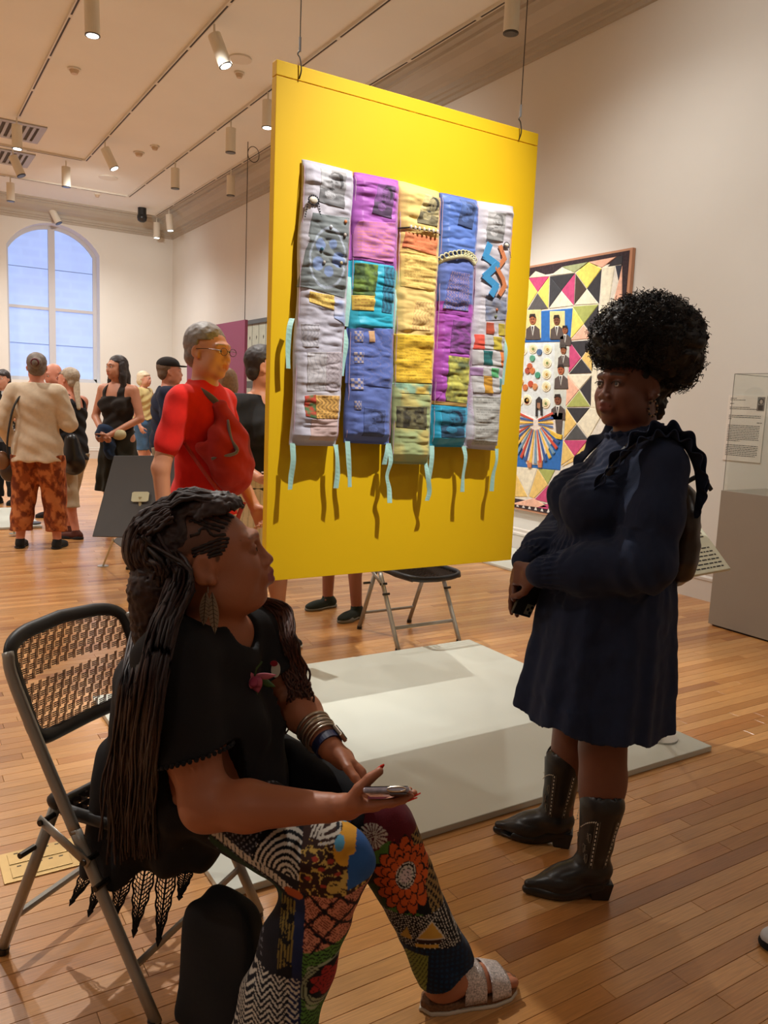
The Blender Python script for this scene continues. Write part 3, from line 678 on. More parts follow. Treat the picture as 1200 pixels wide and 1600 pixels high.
# strip 3
patch(2, [(624, 265), (690, 285), (672, 400), (590, 385)], pt(C_(235, 215, 150), C_(60, 58, 50), C_(205, 190, 140)), label='portrait print with a hand at the chin', lift=.003)
patch(2, [(545, 420), (678, 450), (668, 520), (536, 480)], textprint(C_(235, 140, 90), C_(190, 70, 40), 5), label='orange text print', lift=.002)
patch(2, [(530, 495), (668, 520), (655, 660), (525, 640)], textprint(C_(240, 205, 115), C_(190, 140, 60), 12), label='yellow text print', lift=.002)
patch(2, [(580, 700), (648, 705), (632, 820), (555, 815)], hatch(C_(238, 205, 130), C_(190, 90, 40), 6, 5, .35), label='orange stitched scribble', lift=.002)
patch(2, [(505, 832), (648, 840), (642, 1030), (498, 1025)], textprint(C_(240, 196, 50), C_(140, 105, 20), 17), label='bright yellow text print', lift=.002)
patch(2, [(492, 1028), (642, 1038), (640, 1075), (490, 1068)], mottled(C_(150, 190, 160), C_(225, 190, 80), 30), lift=.002)
patch(2, [(490, 1070), (640, 1078), (630, 1345), (482, 1340)], mottled(C_(165, 180, 125), C_(195, 180, 105), 16, 4), label='green and ochre mottled patch', lift=.0015)
patch(2, [(498, 1120), (615, 1125), (610, 1215), (495, 1205)], mottled(C_(120, 115, 80), C_(55, 50, 38), 60, 5), label='dark photo print', lift=.003)
# strip 4
patch(3, [(712, 262), (855, 292), (838, 520), (690, 500)], plain(C_(88, 122, 200)), label='blue patch', lift=.001, mat=silk)
patch(3, [(778, 285), (835, 300), (815, 410), (758, 390)], pt(C_(85, 115, 180), C_(50, 68, 110)), label='blue portrait print', lift=.003)
patch(3, [(722, 578), (800, 590), (790, 742), (690, 730)], hatch(C_(92, 100, 170), C_(225, 170, 90), 8, 12, 0.3), label='orange stitched cone', lift=.003)
patch(3, [(668, 738), (812, 765), (785, 930), (655, 1100)], plain(C_(172, 78, 180)), label='purple patch', lift=.001, mat=silk)
patch(3, [(728, 775), (808, 785), (795, 915), (712, 905)], hatch(C_(140, 70, 150), C_(75, 45, 80), 2, 3, .7), label='purple portrait print', lift=.003)
patch(3, [(706, 918), (792, 930), (782, 1112), (690, 1100)], mottled(C_(200, 195, 90), C_(85, 95, 60), 35, 7), label='yellow and green photo print', lift=.003)
patch(3, [(648, 1100), (782, 1112), (780, 1125), (647, 1114)], plain(C_(160, 125, 60)), lift=.003)
patch(3, [(646, 1116), (780, 1124), (776, 1278), (642, 1280)], plain(C_(32, 160, 200)), label='turquoise patch', lift=.0015, mat=silk)
patch(3, [(672, 1130), (768, 1135), (760, 1248), (668, 1245)], pt(C_(40, 140, 175), C_(25, 45, 75)), label='turquoise photo print', lift=.003)
# strip 5
patch(4, [(885, 335), (955, 345), (940, 462), (868, 452)], pt(C_(205, 203, 203), C_(120, 120, 120)), label='grey portrait print', lift=.003)
patch(4, [(862, 675), (948, 685), (944, 775), (858, 780)], mottled(C_(150, 150, 160), C_(120, 130, 160), 30), label='grey blue print', lift=.002)
sqs = [((860, 785, 892, 832), (195, 85, 55)), ((912, 790, 944, 838), (190, 170, 50)), ((808, 832, 852, 892), (235, 90, 70)), ((888, 842, 922, 895), (205, 185, 60)), ((845, 898, 882, 955), (25, 105, 105)), ((915, 905, 938, 962), (235, 130, 60)), ((876, 968, 906, 1005), (95, 185, 120)), ((846, 1000, 880, 1068), (205, 150, 45)), ((908, 1010, 930, 1068), (85, 150, 155)), ((802, 965, 842, 998), (175, 140, 185))]
for q, c in sqs: patch(4, R4(*q, sk=3), plain(C_(*c)), lift=.003)
for q in ((852, 835, 888, 892), (922, 845, 942, 900), (808, 895, 845, 955), (882, 900, 915, 958), (842, 965, 876, 1000), (880, 1005, 908, 1066), (804, 1000, 846, 1066)): patch(4, R4(*q, sk=3), plain(C_(200, 198, 198)), lift=.0025)
patch(4, [(805, 1080), (930, 1085), (912, 1280), (795, 1275)], textprint(C_(190, 190, 185), C_(120, 122, 118), 20), label='grey text print', lift=.002)
patch(4, [(776, 965), (806, 968), (800, 1290), (774, 1286)], hatch(C_(205, 195, 210), C_(180, 120, 160), 2, 30), lift=.002)
# stitched seams, ribbons and trims
def q3(cx, cy, si, lift=0.004):
    x, z = qp(cx, cy); u, v = uvof(si, x, z); u = np.clip([u], 0, 1); v = np.clip([v], 0, 1)
    return (x, PY-0.006-float(stand(z))-float(puff(np.array([x]), np.array([z]), u, v, si)[0])-lift, z)
for si, pts, w_, c, nm in ((4, [(880, 475), (862, 520), (905, 555), (858, 600), (900, 640), (880, 672)], 0.016, C_(60, 150, 205), 'blue zigzag ribbon'), (4, [(925, 482), (938, 530), (905, 570), (928, 610), (935, 640), (915, 672)], 0.011, C_(215, 130, 80), 'orange zigzag ribbon')):
    a = MB(); a.c = tuple(c); P = [np.array(q3(*p, si, 0.006)) for p in pts]
    for k in range(len(P)-1):
        d = P[k+1]-P[k]; d /= np.linalg.norm(d); n_ = np.cross(d, (0, 1, 0))*w_
        a.prism([P[k]-n_-d*w_*.6, P[k+1]-n_+d*w_*.6, P[k+1]+n_+d*w_*.6, P[k]+n_-d*w_*.6], (0, -0.004, 0))
    o = a.build('ribbon', silk, strip_obj[si], base=qb, bevel=.001); o['label'] = nm
a = MB(); a.c = tuple(C_(228, 220, 170))
arcp = [np.array(q3(*p, 3, 0.007)) for p in catmull([(683, 556), (700, 535), (735, 525), (775, 522), (805, 532), (822, 556)], 5)]
a.tube(arcp, 0.009, 6, flat=0.4)
for p in arcp[::2]: a.tube([p+np.array([0.013*math.cos(t), -0.002, 0.016+0.011*math.sin(t)]) for t in np.linspace(0, 6.28, 9)[:-1]], 0.0028, 5, closed=True)
a.build('lace_trim', fabm, strip_obj[3], base=qb, smooth=True)['label'] = 'cream scalloped lace'
shell = M('cowrie', srgb(235, 228, 210), 0.3, spec=.6); blackc = M('black_cord', srgb(28, 26, 26), 0.7)
MB().tube([q3(*p, 2, 0.008) for p in ((520, 402), (555, 405), (600, 412), (650, 420), (690, 432))], 0.003, 6).build('cord', blackc, strip_obj[2], base=qb)
for k in range(7):
    p = np.array(q3(558+k*17.5, 404+k*3.2, 2, 0.012)); a = MB().ball(p, (0.0055, 0.006, 0.009), 10, 8); sh = a.build('cowrie_shell', shell, strip_obj[2], base=qb, smooth=True)
for si, cx, cy in ((0, 172, 295), (4, 948, 475)):
    p = np.array(q3(cx, cy, si, 0.008)); s = 1.0 if si == 0 else 0.7
    a = MB().ball(p, (0.017*s, 0.008, 0.013*s), 12, 8); a.build('button', shell, strip_obj[si], base=qb, smooth=True)['label'] = 'pearly oval button'
    a = MB(); bl = M('dark_beads', srgb(30, 38, 48), 0.3)
    for t in np.linspace(0, 6.28, 17)[:-1]: a.ball(p+np.array([0.021*s*math.cos(t), -0.001, 0.017*s*math.sin(t)]), 0.0036*s, 6, 4)
    for sx in (-1, 1):
        for k in range(7): a.ball(p+np.array([sx*0.022*s+sx*0.002*k, -0.001, -0.01-0.0075*k*s*1.2]), 0.0033*s, 6, 4)
    o = a.build('bead_fringe', bl, strip_obj[si], base=qb, smooth=True)
for cx, cy, c in ((238, 403, (210, 215, 225)), (296, 435, (190, 180, 170)), (202, 492, (30, 90, 110)), (212, 545, (170, 165, 160)), (278, 548, (190, 175, 130)), (298, 382, (210, 130, 80)), (905, 735, (190, 110, 70)), (900, 762, (120, 130, 90)), (400, 560, (60, 90, 60))):
    si = 0 if cx < 330 else 4
    if cx == 400: continue
    p = np.array(q3(cx, cy, si, 0.006)); a = MB().ball(p, (0.007, 0.005, 0.007), 8, 6); a.c = (0.05, 0.05, 0.05)
    o = a.build('bead', M('bead_%d' % cx, srgb(*c), 0.25), strip_obj[si], base=qb, smooth=True)
# pale blue ribbon ties
rib = M('ribbon_tie', srgb(176, 224, 214), 0.55, bump=0.3, bscale=250, sheen=.2)
def tie(pts, wd=0.011, dep=None):
    a = MB(); P = [np.append(qp(*p), 0) for p in pts]; Q = []
    for k, p in enumerate(P): Q.append(np.array([p[0], PY-0.016-float(stand(p[1]))-(dep[k] if dep else 0.006*math.sin(k*1.7)), p[1]]))
    Q = catmull(Q, 4); V = []; n = len(Q)
    for k, p in enumerate(Q):
        tw = 0.45*math.sin(k*0.35+pts[0][0]); d = np.array([math.cos(tw), math.sin(tw)*0.6, 0])*wd
        V += [p-d, p+d, p+d+np.array([0, 0.0012, 0]), p-d+np.array([0, 0.0012, 0])]
    Fc = []
    for k in range(n-1):
        b = k*4
        for j in range(4): Fc.append((b+j, b+(j+1) % 4, b+4+(j+1) % 4, b+4+j))
    Fc += [(0, 3, 2, 1), (4*n-4, 4*n-3, 4*n-2, 4*n-1)]
    a.add(V, Fc); return a.build('tie', rib, quilt, base=qb)
for pts in ([(85, 1270), (84, 1340), (78, 1400), (74, 1455)], [(258, 1275), (260, 1320), (264, 1390), (258, 1450)], [(306, 1262), (306, 1330), (312, 1400), (314, 1445)],
            [(470, 1270), (475, 1340), (462, 1400), (472, 1450), (470, 1508)], [(466, 1275), (458, 1310), (452, 1355)], [(618, 1350), (622, 1400), (632, 1460), (624, 1500)], [(645, 1280), (640, 1330), (634, 1400), (628, 1445)],
            [(772, 1280), (776, 1330), (768, 1400), (766, 1465)], [(905, 1292), (900, 1340), (888, 1400), (884, 1462)],
            [(92, 768), (78, 810), (74, 900), (76, 970)], [(300, 812), (305, 870), (298, 940), (290, 1000)], [(328, 600), (322, 660), (318, 760), (316, 800)], [(512, 650), (512, 720), (506, 790), (500, 830)], [(658, 668), (648, 720), (650, 800), (648, 845)],
            [(798, 850), (796, 920), (790, 990), (786, 1035)], [(945, 850), (948, 900), (942, 970), (938, 1035)]):
    tie(pts)
# outline stitching cords along the strips
for si in range(5):
    a, b, c, d = [strips[si][1][k] for k in range(4)]
    for (p, q), cc in (((a, d), (200, 170, 190)), ((b, c), (205, 150, 165))):
        m = MB(); m.tube([q3(p[0]+(q[0]-p[0])*t+(5 if p is a else -5), p[1]+(q[1]-p[1])*t, si, 0.0005) for t in np.linspace(0.02, 0.98, 60)], 0.0016, 4)
        m.build('seam_cord', M('seam_%d' % cc[1], srgb(*cc), 0.8), strip_obj[si], base=qb)
# ---------------------------------------------------------------- patchwork story quilt on the right wall
SQX = XW-0.035
def sp(cx, cy, dx=0.0):   # enlarged view -> wall plane
    return on(800+cx/3.635, 380+cy/3.635, 0, SQX-dx)
sb = (SQX, 5.9, 1.6)
story = empty('patchwork_quilt', sb, 'large patchwork story quilt with triangles and painted figures on the right wall', 'quilt')
clothm = M('patch_cloth', (1, 1, 1), 0.75, attr=True, noise=0.12, nscale=30, bump=0.3, bscale=160)
def spoly(pts, col, name='patch', lift=0.0, th=0.006, label=None, parent=None, mat=None):
    P = [sp(x, y) for x, y in pts]; P = [np.array([SQX-0.0145-lift, p[1], p[2]]) for p in P]
    c = np.mean(P, 0); n = len(P); B = [p+np.array([th+0.004, 0, 0]) for p in P]; I = [c+(p-c)*0.94+np.array([-0.003, 0, 0]) for p in P]
    a = MB(); a.c = srgb(*col)
    V = B+P+I; Fc = [tuple(range(2*n, 3*n))]+[(i, (i+1) % n, n+(i+1) % n, n+i) for i in range(n)]+[(n+i, n+(i+1) % n, 2*n+(i+1) % n, 2*n+i) for i in range(n)]
    a.add(V, Fc); o = a.build(name, mat or clothm, parent or story, base=sb)
    if label: o['label'] = label
    return o
def ell(cx, cy, rx, ry, n=14, a0=0): return [(cx+rx*math.cos(a0+2*math.pi*i/n), cy+ry*math.sin(a0+2*math.pi*i/n)) for i in range(n)]
# backing with borders (continues behind the yellow panel)
tr = sp(690, 25); tl = np.array([SQX, 7.35, tr[2]]); zb = 0.43; yr = tr[1]
a = MB(); a.box((SQX-0.008, yr, zb), (XW-0.004, 7.35, tr[2])); a.build('backing', M('quilt_back', srgb(190, 140, 110), 0.8), story, base=sb)
bd = M('border_black', (1, 1, 1), 0.8, attr=True, noise=0.5, nscale=60, bump=0.2)
a = MB(); a.c = srgb(52, 38, 45); w1 = 0.11
a.box((SQX-0.012, yr+0.03, zb+0.02), (SQX-0.006, 7.33, zb+w1)).box((SQX-0.012, yr+0.03, tr[2]-w1), (SQX-0.006, 7.33, tr[2]-0.02)).box((SQX-0.012, yr+0.03, zb+w1), (SQX-0.006, yr+w1, tr[2]-w1)).box((SQX-0.012, 7.24, zb+w1), (SQX-0.006, 7.33, tr[2]-w1))
a.build('border', bd, story, base=sb)
a = MB(); a.c = srgb(225, 222, 210); a.box((SQX-0.0125, yr+w1, zb+w1), (SQX-0.006, 7.24, tr[2]-w1)); a.build('ground_cloth', clothm, story, base=sb)
k = 0
for t in np.arange(yr+0.05, 7.3, 0.045):   # checks along the lower border
    k += 1
    if k % 2:
        a = MB(); a.c = srgb(225, 220, 215); a.prism([(SQX-0.0135, t, zb+0.03), (SQX-0.0135, t+0.04, zb+0.03), (SQX-0.0135, t+0.02, zb+0.075)], (0.004, 0, 0)); a.build('check', clothm, story, base=sb)
PK, YL, BK, CR, GN, PE, OC = (200, 75, 125), (238, 222, 110), (52, 52, 58), (232, 228, 205), (170, 180, 100), (235, 185, 160), (232, 200, 120)
tris = [
 ([(100, 200), (218, 190), (152, 278)], PK), ([(100, 200), (152, 278), (85, 385)], YL), ([(218, 190), (212, 372), (152, 285)], YL), ([(152, 285), (212, 372), (90, 388)], (90, 88, 90)), ([(85, 215), (140, 160), (218, 188), (100, 198)], CR),
 ([(222, 190), (365, 172), (288, 270)], BK), ([(222, 190), (288, 270), (216, 368)], (60, 62, 68)), ([(365, 172), (358, 355), (288, 270)], PK), ([(288, 275), (358, 355), (218, 372)], CR), ([(222, 186), (290, 137), (362, 170)], CR),
 ([(368, 175), (430, 262), (360, 352)], (70, 58, 50)), ([(290, 135), (440, 108), (362, 168)], (165, 175, 130)), ([(368, 170), (442, 110), (515, 145), (432, 258)], YL), ([(515, 148), (500, 345), (432, 258)], BK), ([(432, 262), (498, 345), (360, 352)], CR),
 ([(352, 360), (498, 350), (415, 460)], GN), ([(352, 365), (415, 458), (340, 545)], YL), ([(498, 352), (490, 500), (465, 530), (415, 460)], BK), ([(415, 465), (465, 540), (340, 552)], PE),
 ([(520, 135), (590, 130), (560, 330), (500, 480)], CR), ([(440, 108), (600, 78), (518, 140)], PE), ([(600, 80), (635, 72), (632, 120), (550, 135)], BK), ([(594, 130), (630, 125), (612, 215)], (50, 55, 70)), ([(612, 220), (632, 130), (632, 320), (585, 325)], PE),
 ([(335, 560), (470, 550), (400, 650)], BK), ([(335, 562), (398, 652), (328, 738)], PK), ([(472, 552), (465, 735), (402, 655)], OC), ([(400, 658), (463, 738), (330, 742)], BK),
 ([(322, 748), (462, 748), (390, 830)], CR), ([(322, 750), (388, 832), (312, 925)], PE), ([(463, 750), (452, 925), (392, 832)], BK), ([(388, 838), (450, 928), (315, 930)], GN),
 ([(316, 935), (448, 935), (375, 1022)], BK), ([(448, 938), (535, 945), (440, 1110), (378, 1025)], CR), ([(314, 938), (372, 1026), (300, 1110)], OC), ([(374, 1030), (438, 1115), (304, 1118)], (80, 82, 84)),
 ([(300, 1120), (436, 1120), (362, 1210)], PK), ([(298, 1122), (360, 1212), (285, 1262)], OC), ([(437, 1122), (450, 1130), (440, 1200), (290, 1270), (362, 1214)], OC),
 ([(462, 560), (500, 560), (480, 940), (455, 940)], CR),
 ([(10, 1270), (95, 1440), (5, 1440)], OC), ([(15, 1268), (150, 1278), (100, 1435)], CR), ([(155, 1280), (250, 1290), (210, 1370)], GN), ([(152, 1282), (210, 1372), (130, 1450), (102, 1438)], OC), ([(212, 1375), (215, 1475), (135, 1455)], PK),
 ([(0, 1480), (130, 1448), (215, 1500), (150, 1500)], PE), ([(150, 1500), (215, 1478), (212, 1512)], PK)]
for p, c in tris: spoly(p, c)
# blue field and the table scene
blue = (40, 110, 190)
spoly([(75, 395), (352, 370), (335, 560), (62, 565)], blue, 'blue_field')
spoly([(30, 1100), (295, 1115), (280, 1290), (12, 1270)], blue, 'blue_field')
spoly([(55, 570), (250, 568), (235, 1110), (22, 1100)], (214, 224, 226), 'painted_table', label='painted table laid with plates, seen from above')
spoly([(250, 568), (335, 560), (300, 1110), (235, 1110)], (205, 212, 205), 'painted_strip')
L2 = 0.006
def man(cx, cy, s, skin=(150, 92, 60), suit=(85, 75, 72), back=(226, 215, 150), hat=False):
    if back: spoly([(cx-45*s, cy-50*s), (cx+45*s, cy-52*s), (cx+45*s, cy+110*s), (cx-45*s, cy+110*s)], back, 'chair_back', L2-.003)
    spoly([(cx-42*s, cy+120*s), (cx-38*s, cy+58*s), (cx-12*s, cy+38*s), (cx+14*s, cy+38*s), (cx+38*s, cy+60*s), (cx+42*s, cy+120*s)], suit, 'suit', L2)
    spoly([(cx-10*s, cy+38*s), (cx+12*s, cy+38*s), (cx+1*s, cy+100*s)], (235, 235, 230), 'shirt_front', L2+.004)
    spoly([(cx-4*s, cy+44*s), (cx+5*s, cy+44*s), (cx+1*s, cy+85*s)], (40, 40, 45), 'necktie', L2+.007, th=.003)
    spoly(ell(cx, cy+5*s, 19*s, 30*s), skin, 'face', L2+.004)
    spoly([(cx-19*s, cy-4*s), (cx-14*s, cy-27*s), (cx+12*s, cy-28*s), (cx+19*s, cy-4*s), (cx, cy-15*s)], (45, 35, 32), 'hair', L2+.008, th=.003)
    for ex in (-7, 7): spoly(ell(cx+ex*s, cy+2*s, 3*s, 2*s, 6), (30, 20, 18), 'eye', L2+.008, th=.002)
    spoly(ell(cx, cy+18*s, 6*s, 2*s, 6), (110, 50, 45), 'mouth', L2+.008, th=.002)
    if hat: spoly([(cx-24*s, cy-14*s), (cx-12*s, cy-38*s), (cx+12*s, cy-38*s), (cx+24*s, cy-14*s)], (70, 66, 62), 'hat', L2+.011, th=.003)
man(128, 430, 1.0, skin=(165, 100, 65)); man(265, 435, 0.95, skin=(120, 75, 50)); man(312, 490, 0.78, back=None)
man(302, 605, 0.8, back=None, hat=True); man(288, 715, 0.95, back=None, skin=(170, 95, 60)); man(270, 885, 1.0, back=None, skin=(120, 70, 45))
spoly([(250, 960), (300, 960), (290, 1090), (262, 1095)], (85, 75, 72), 'suit', L2)
for cx, cy in ((70, 610), (128, 600), (210, 602), (208, 680), (205, 745), (203, 815), (95, 890), (45, 900), (200, 910)):
    spoly(ell(cx, cy, 26, 30), (238, 232, 205), 'plate', L2); spoly(ell(cx, cy, 17, 20), (222, 214, 170), 'plate_centre', L2+.004, th=.003)
    spoly(ell(cx+4, cy+2, 7, 9, 8), random.Random(cx*cy).choice([(180, 90, 50), (190, 150, 70), (120, 140, 80)]), 'food', L2+.007, th=.003)
for cx, cy, c in ((110, 700, (190, 95, 60)), (125, 725, (205, 120, 70)), (98, 725, (170, 80, 60)), (155, 750, (70, 150, 120)), (60, 740, (150, 170, 190)), (85, 820, (205, 120, 70)), (115, 800, (190, 80, 50)), (140, 815, (205, 140, 90)), (165, 620, (80, 110, 150)), (125, 655, (90, 160, 130)), (60, 790, (210, 160, 90)), (95, 895, (150, 60, 35))):
    spoly(ell(cx, cy, 15, 19, 9), c, 'dish', L2+.004)
# figure with spread striped skirt
spoly([(45, 960), (120, 985), (145, 1000), (175, 985), (265, 965), (262, 1080), (205, 1190), (170, 1260), (90, 1255), (60, 1130), (35, 1050)], (225, 218, 210), 'spread_skirt', L2)
for k in range(15):
    t = -1.15+k*0.165; c = [(205, 80, 60), (60, 95, 160), (235, 195, 90), (120, 160, 190)][k % 4]
    r0, r1 = 40, 150+30*math.cos(t*1.3); cx, cy = 146, 1020
    spoly([(cx+r0*math.sin(t-.03), cy+r0*math.cos(t-.03)), (cx+r1*math.sin(t-.055), cy+r1*math.cos(t-.055)*1.3), (cx+r1*math.sin(t+.03), cy+r1*math.cos(t+.03)*1.3), (cx+r0*math.sin(t+.03), cy+r0*math.cos(t+.03))], c, 'skirt_stripe', L2+.007, th=.003)
for sx in (-1, 1):
    for k in range(4):
        c = [(205, 80, 60), (60, 95, 160), (235, 195, 90), (90, 120, 170)][k]
        spoly([(146+sx*15, 1000+k*8), (146+sx*(95), 960+k*26), (146+sx*(100), 972+k*26), (146+sx*15, 1006+k*8)], c, 'skirt_stripe', L2+.009, th=.003)
spoly(ell(165, 915, 14, 26), (165, 120, 90), 'face', L2+.008); spoly([(146, 985), (148, 890), (165, 872), (182, 890), (184, 980), (176, 980), (174, 905), (156, 905), (155, 985)], (50, 45, 45), 'hair', L2+.010)
for cx in (110, 170): spoly([(cx-14, 1235), (cx+14, 1235), (cx+10, 1275), (cx-10, 1275)], (200, 130, 90), 'leg', L2+.006)
spoly([(228, 1075), (296, 1090), (290, 1115), (225, 1105)], (235, 200, 60), 'yellow_cloth', L2+.004)
# extra patches where the quilt runs on behind the panel
i = 0
for yy in np.arange(6.45, 7.15, 0.34):
    for zz in np.arange(zb+0.13, tr[2]-0.45, 0.34):
        i += 1
        for kk, (dd, cc) in enumerate((([(0, 0), (.32, 0), (.16, .16)], PK), ([(0, 0), (.16, .16), (0, .32)], YL), ([(.32, 0), (.32, .32), (.16, .16)], BK), ([(0, .32), (.16, .16), (.32, .32)], CR))):
            a = MB(); a.c = srgb(*[PK, YL, BK, CR, GN, PE][(kk+i) % 6]); a.prism([(SQX-0.019, yy+q[0], zz+q[1]) for q in dd], (0.008, 0, 0)); a.build('patch', clothm, story, base=sb)

# ---------------------------------------------------------------- display case at the right
grey = M('pedestal_paint', srgb(150, 142, 130), 0.55)
acr = M('clear_acrylic', (1, 1, 1), 0.02)
def glassy():
    m = acr; nt = m.node_tree; b = nt.nodes['Principled BSDF']; out = nt.nodes['Material Output']
    tb = nt.nodes.new('ShaderNodeBsdfTransparent'); tb.inputs['Color'].default_value = (0.97, 0.98, 0.97, 1)
    gb = nt.nodes.new('ShaderNodeBsdfGlossy'); gb.inputs['Roughness'].default_value = 0.02
    fr_ = nt.nodes.new('ShaderNodeValue'); fr_.outputs[0].default_value = 0.05
    mx = nt.nodes.new('ShaderNodeMixShader'); L = nt.links.new
    L(fr_.outputs[0], mx.inputs[0]); L(tb.outputs[0], mx.inputs[1]); L(gb.outputs[0], mx.inputs[2]); L(mx.outputs[0], out.inputs['Surface'])
glassy()
pcx0, pcx1, pcy0, pcy1 = 4.87, 5.42, 2.42, 3.41
case = empty('pedestal', (5.14, 2.92, 0), 'tall grey rectangular plinth at the right edge of the room', 'pedestal')
cb = (5.14, 2.92, 0)
MB().box((pcx0, pcy0, 0.012), (pcx1, pcy1, 0.955)).build('body', grey, case, base=cb, bevel=.002)
MB().box((pcx0+0.02, pcy0+0.02, 0.0), (pcx1-0.02, pcy1-0.02, 0.012)).build('plinth_base', M('black_base', (0.02, 0.02, 0.02), .6), case, base=cb)
vz = 1.745
vit = empty('display_case', (5.14, 2.92, 0.956), 'clear acrylic display cover standing on the grey plinth', 'display case')
vb = (5.14, 2.92, 0.956)
vx0, vx1, vy0, vy1 = pcx0+0.005, pcx1-0.01, pcy0+0.01, pcy1-0.012
for a0, b0 in (((vx0, vy0, .956), (vx0+.006, vy1, vz)), ((vx1-.006, vy0, .956), (vx1, vy1, vz)), ((vx0, vy0, .956), (vx1, vy0+.006, vz)), ((vx0, vy1-.006, .956), (vx1, vy1, vz)), ((vx0, vy0, vz-.006), (vx1, vy1, vz))):
    MB().box(a0, b0).build('pane', acr, vit, base=vb)
a = MB(); edge = M('acrylic_edge', srgb(120, 122, 116), 0.3)
for x_ in (vx0, vx1): 
    for y_ in (vy0, vy1): a.tube([(x_, y_, .956), (x_, y_, vz)], 0.0022, 5)
    a.tube([(x_, vy0, vz), (x_, vy1, vz)], 0.0022, 5)
for y_ in (vy0, vy1): a.tube([(vx0, y_, vz), (vx1, y_, vz)], 0.0022, 5)
a.build('edge', edge, vit, base=vb)
# wall text sheet
ink = M('print_ink', srgb(45, 45, 45), 0.8); sheet = M('label_sheet', srgb(226, 222, 214), 0.6)
ws = empty('wall_label', (XW-0.002, 3.7, 1.1), 'white sheet of small text with a portrait photo on the wall by the plinth', 'sign')
A = on(1139, 617, 0, XW-0.004); B_ = on(1199, 619, 0, XW-0.004); D_ = on(1127, 718, 0, XW-0.004)
y0_, y1_, zt_, zb_ = A[1], B_[1], A[2], D_[2]; base = (XW-0.002, 3.7, 1.1)
MB().box((XW-0.007, y1_, zb_), (XW-0.001, y0_, zt_)).build('sheet', sheet, ws, base=base)
r_ = random.Random(3); W_ = y0_-y1_; H_ = zt_-zb_
rows = [(0.05, .2), (0.075, .45), (0.13, .12), (0.185, .6), (0.21, .9), (0.31, .95), (0.335, .95), (0.36, .1), (0.41, 0.95)]+[(0.46+0.026*i, .95 if i < 9 else .4) for i in range(10)]+[(0.76+0.026*i, .95 if i < 6 else .9) for i in range(7)]
for fr_, ww in rows:
    yy = y0_-0.02; end = y0_-0.02-(W_-0.04)*ww; a = MB()
    if fr_ == 0.41: yy = y1_+0.06; end = y1_+0.02
    if fr_ < 0.2: end = max(end, y1_+0.1)
    while yy > end:
        l = r_.uniform(0.008, 0.026); a.box((XW-0.0078, yy-min(l, yy-end+.001), zt_-H_*fr_-0.0024), (XW-0.0072, yy, zt_-H_*fr_+0.0024)); yy -= l+0.004
    a.build('text_line', ink, ws, base=base)
ph = MB(); ph.c = srgb(120, 118, 115); ph.box((XW-0.0082, y1_+0.012, zt_-0.115), (XW-0.007, y1_+0.072, zt_-0.012))
ph.c = srgb(40, 38, 38); ph.prism([(XW-0.0083, y1_+0.02+0.022*(1+math.cos(t)), zt_-0.045+0.022*math.sin(t)) for t in np.linspace(0, 6.28, 13)[:-1]], (-0.0006, 0, 0)); ph.box((XW-0.009, y1_+0.022, zt_-0.11), (XW-0.0083, y1_+0.062, zt_-0.072))
ph.c = srgb(170, 160, 150); ph.prism([(XW-0.009, y1_+0.028+0.012*(1+math.cos(t)), zt_-0.047+0.016*math.sin(t)) for t in np.linspace(0, 6.28, 13)[:-1]], (-0.0006, 0, 0))
ph.build('photo', M('photo_print', (1, 1, 1), .6, attr=True), ws, base=base)

# ---------------------------------------------------------------- reading placards on posts
def placard(name, corners, pole_top, pole_foot, label, face, th=0.012, disc=0.0, text=False, pr=0.011, plate=True):
    P = [np.array(c, float) for c in corners]; n_ = np.cross(P[1]-P[0], P[3]-P[0]); n_ /= np.linalg.norm(n_)
    base = np.array(pole_foot, float); o = empty('reading_placard', tuple(base), label, 'placard')
    MB().prism(P, n_*th).build('board', face, o, base=base, bevel=.002)
    pt_ = np.array(pole_top, float)
    pl_ = M('pole_paint', srgb(178, 172, 140), 0.4, 0.3)
    MB().tube([base+(0, 0, 0.004), pt_], pr, 12).build('post', pl_, o, base=base, smooth=False)
    MB().tube([base, base+(0, 0, 0.008)], disc or 0.045, 28).build('foot', M('foot_steel', srgb(190, 190, 185), 0.3, .6), o, base=base)
    if plate:
        u_ = (P[1]-P[0])/np.linalg.norm(P[1]-P[0]); v_ = np.cross(n_, u_)
        sgn = plate; c0 = pt_
        MB().prism([c0+u_*a_*0.055+v_*b_*0.035 for a_, b_ in ((-1, -.8), (-.8, -1), (.8, -1), (1, -.8), (1, .8), (.8, 1), (-.8, 1), (-1, .8))], n_*sgn*0.006).build('mount_plate', pl_, o, base=base)
        a = MB()
        for a_, b_ in ((-.6, 0), (.6, 0), (0, .6)): a.ball(c0+u_*a_*0.055+v_*b_*0.035+n_*sgn*0.006, .005, 8, 5)
        a.build('screws', M('screw', (0.05, .04, .03), .4, .8), o, base=base)
    if text:
        u_ = P[1]-P[0]; v_ = P[3]-P[0]; r2 = random.Random(11)
        for k in range(14):
            if k in (6, 7): continue
            t = 0.08+0.065*k; a = MB(); s = 0.05
            while s < 0.93:
                l = r2.uniform(0.02, 0.06); q = [P[0]+u_*s+v_*t, P[0]+u_*min(s+l, .95)+v_*t, P[0]+u_*min(s+l, .95)+v_*(t+.018), P[0]+u_*s+v_*(t+.018)]
                a.prism([x_-n_*0.0004 for x_ in q], -n_*0.0006); s += l+0.012
            a.build('text_line', ink, o, base=base)
    return o
dkb = M('placard_back', srgb(62, 58, 55), 0.5)
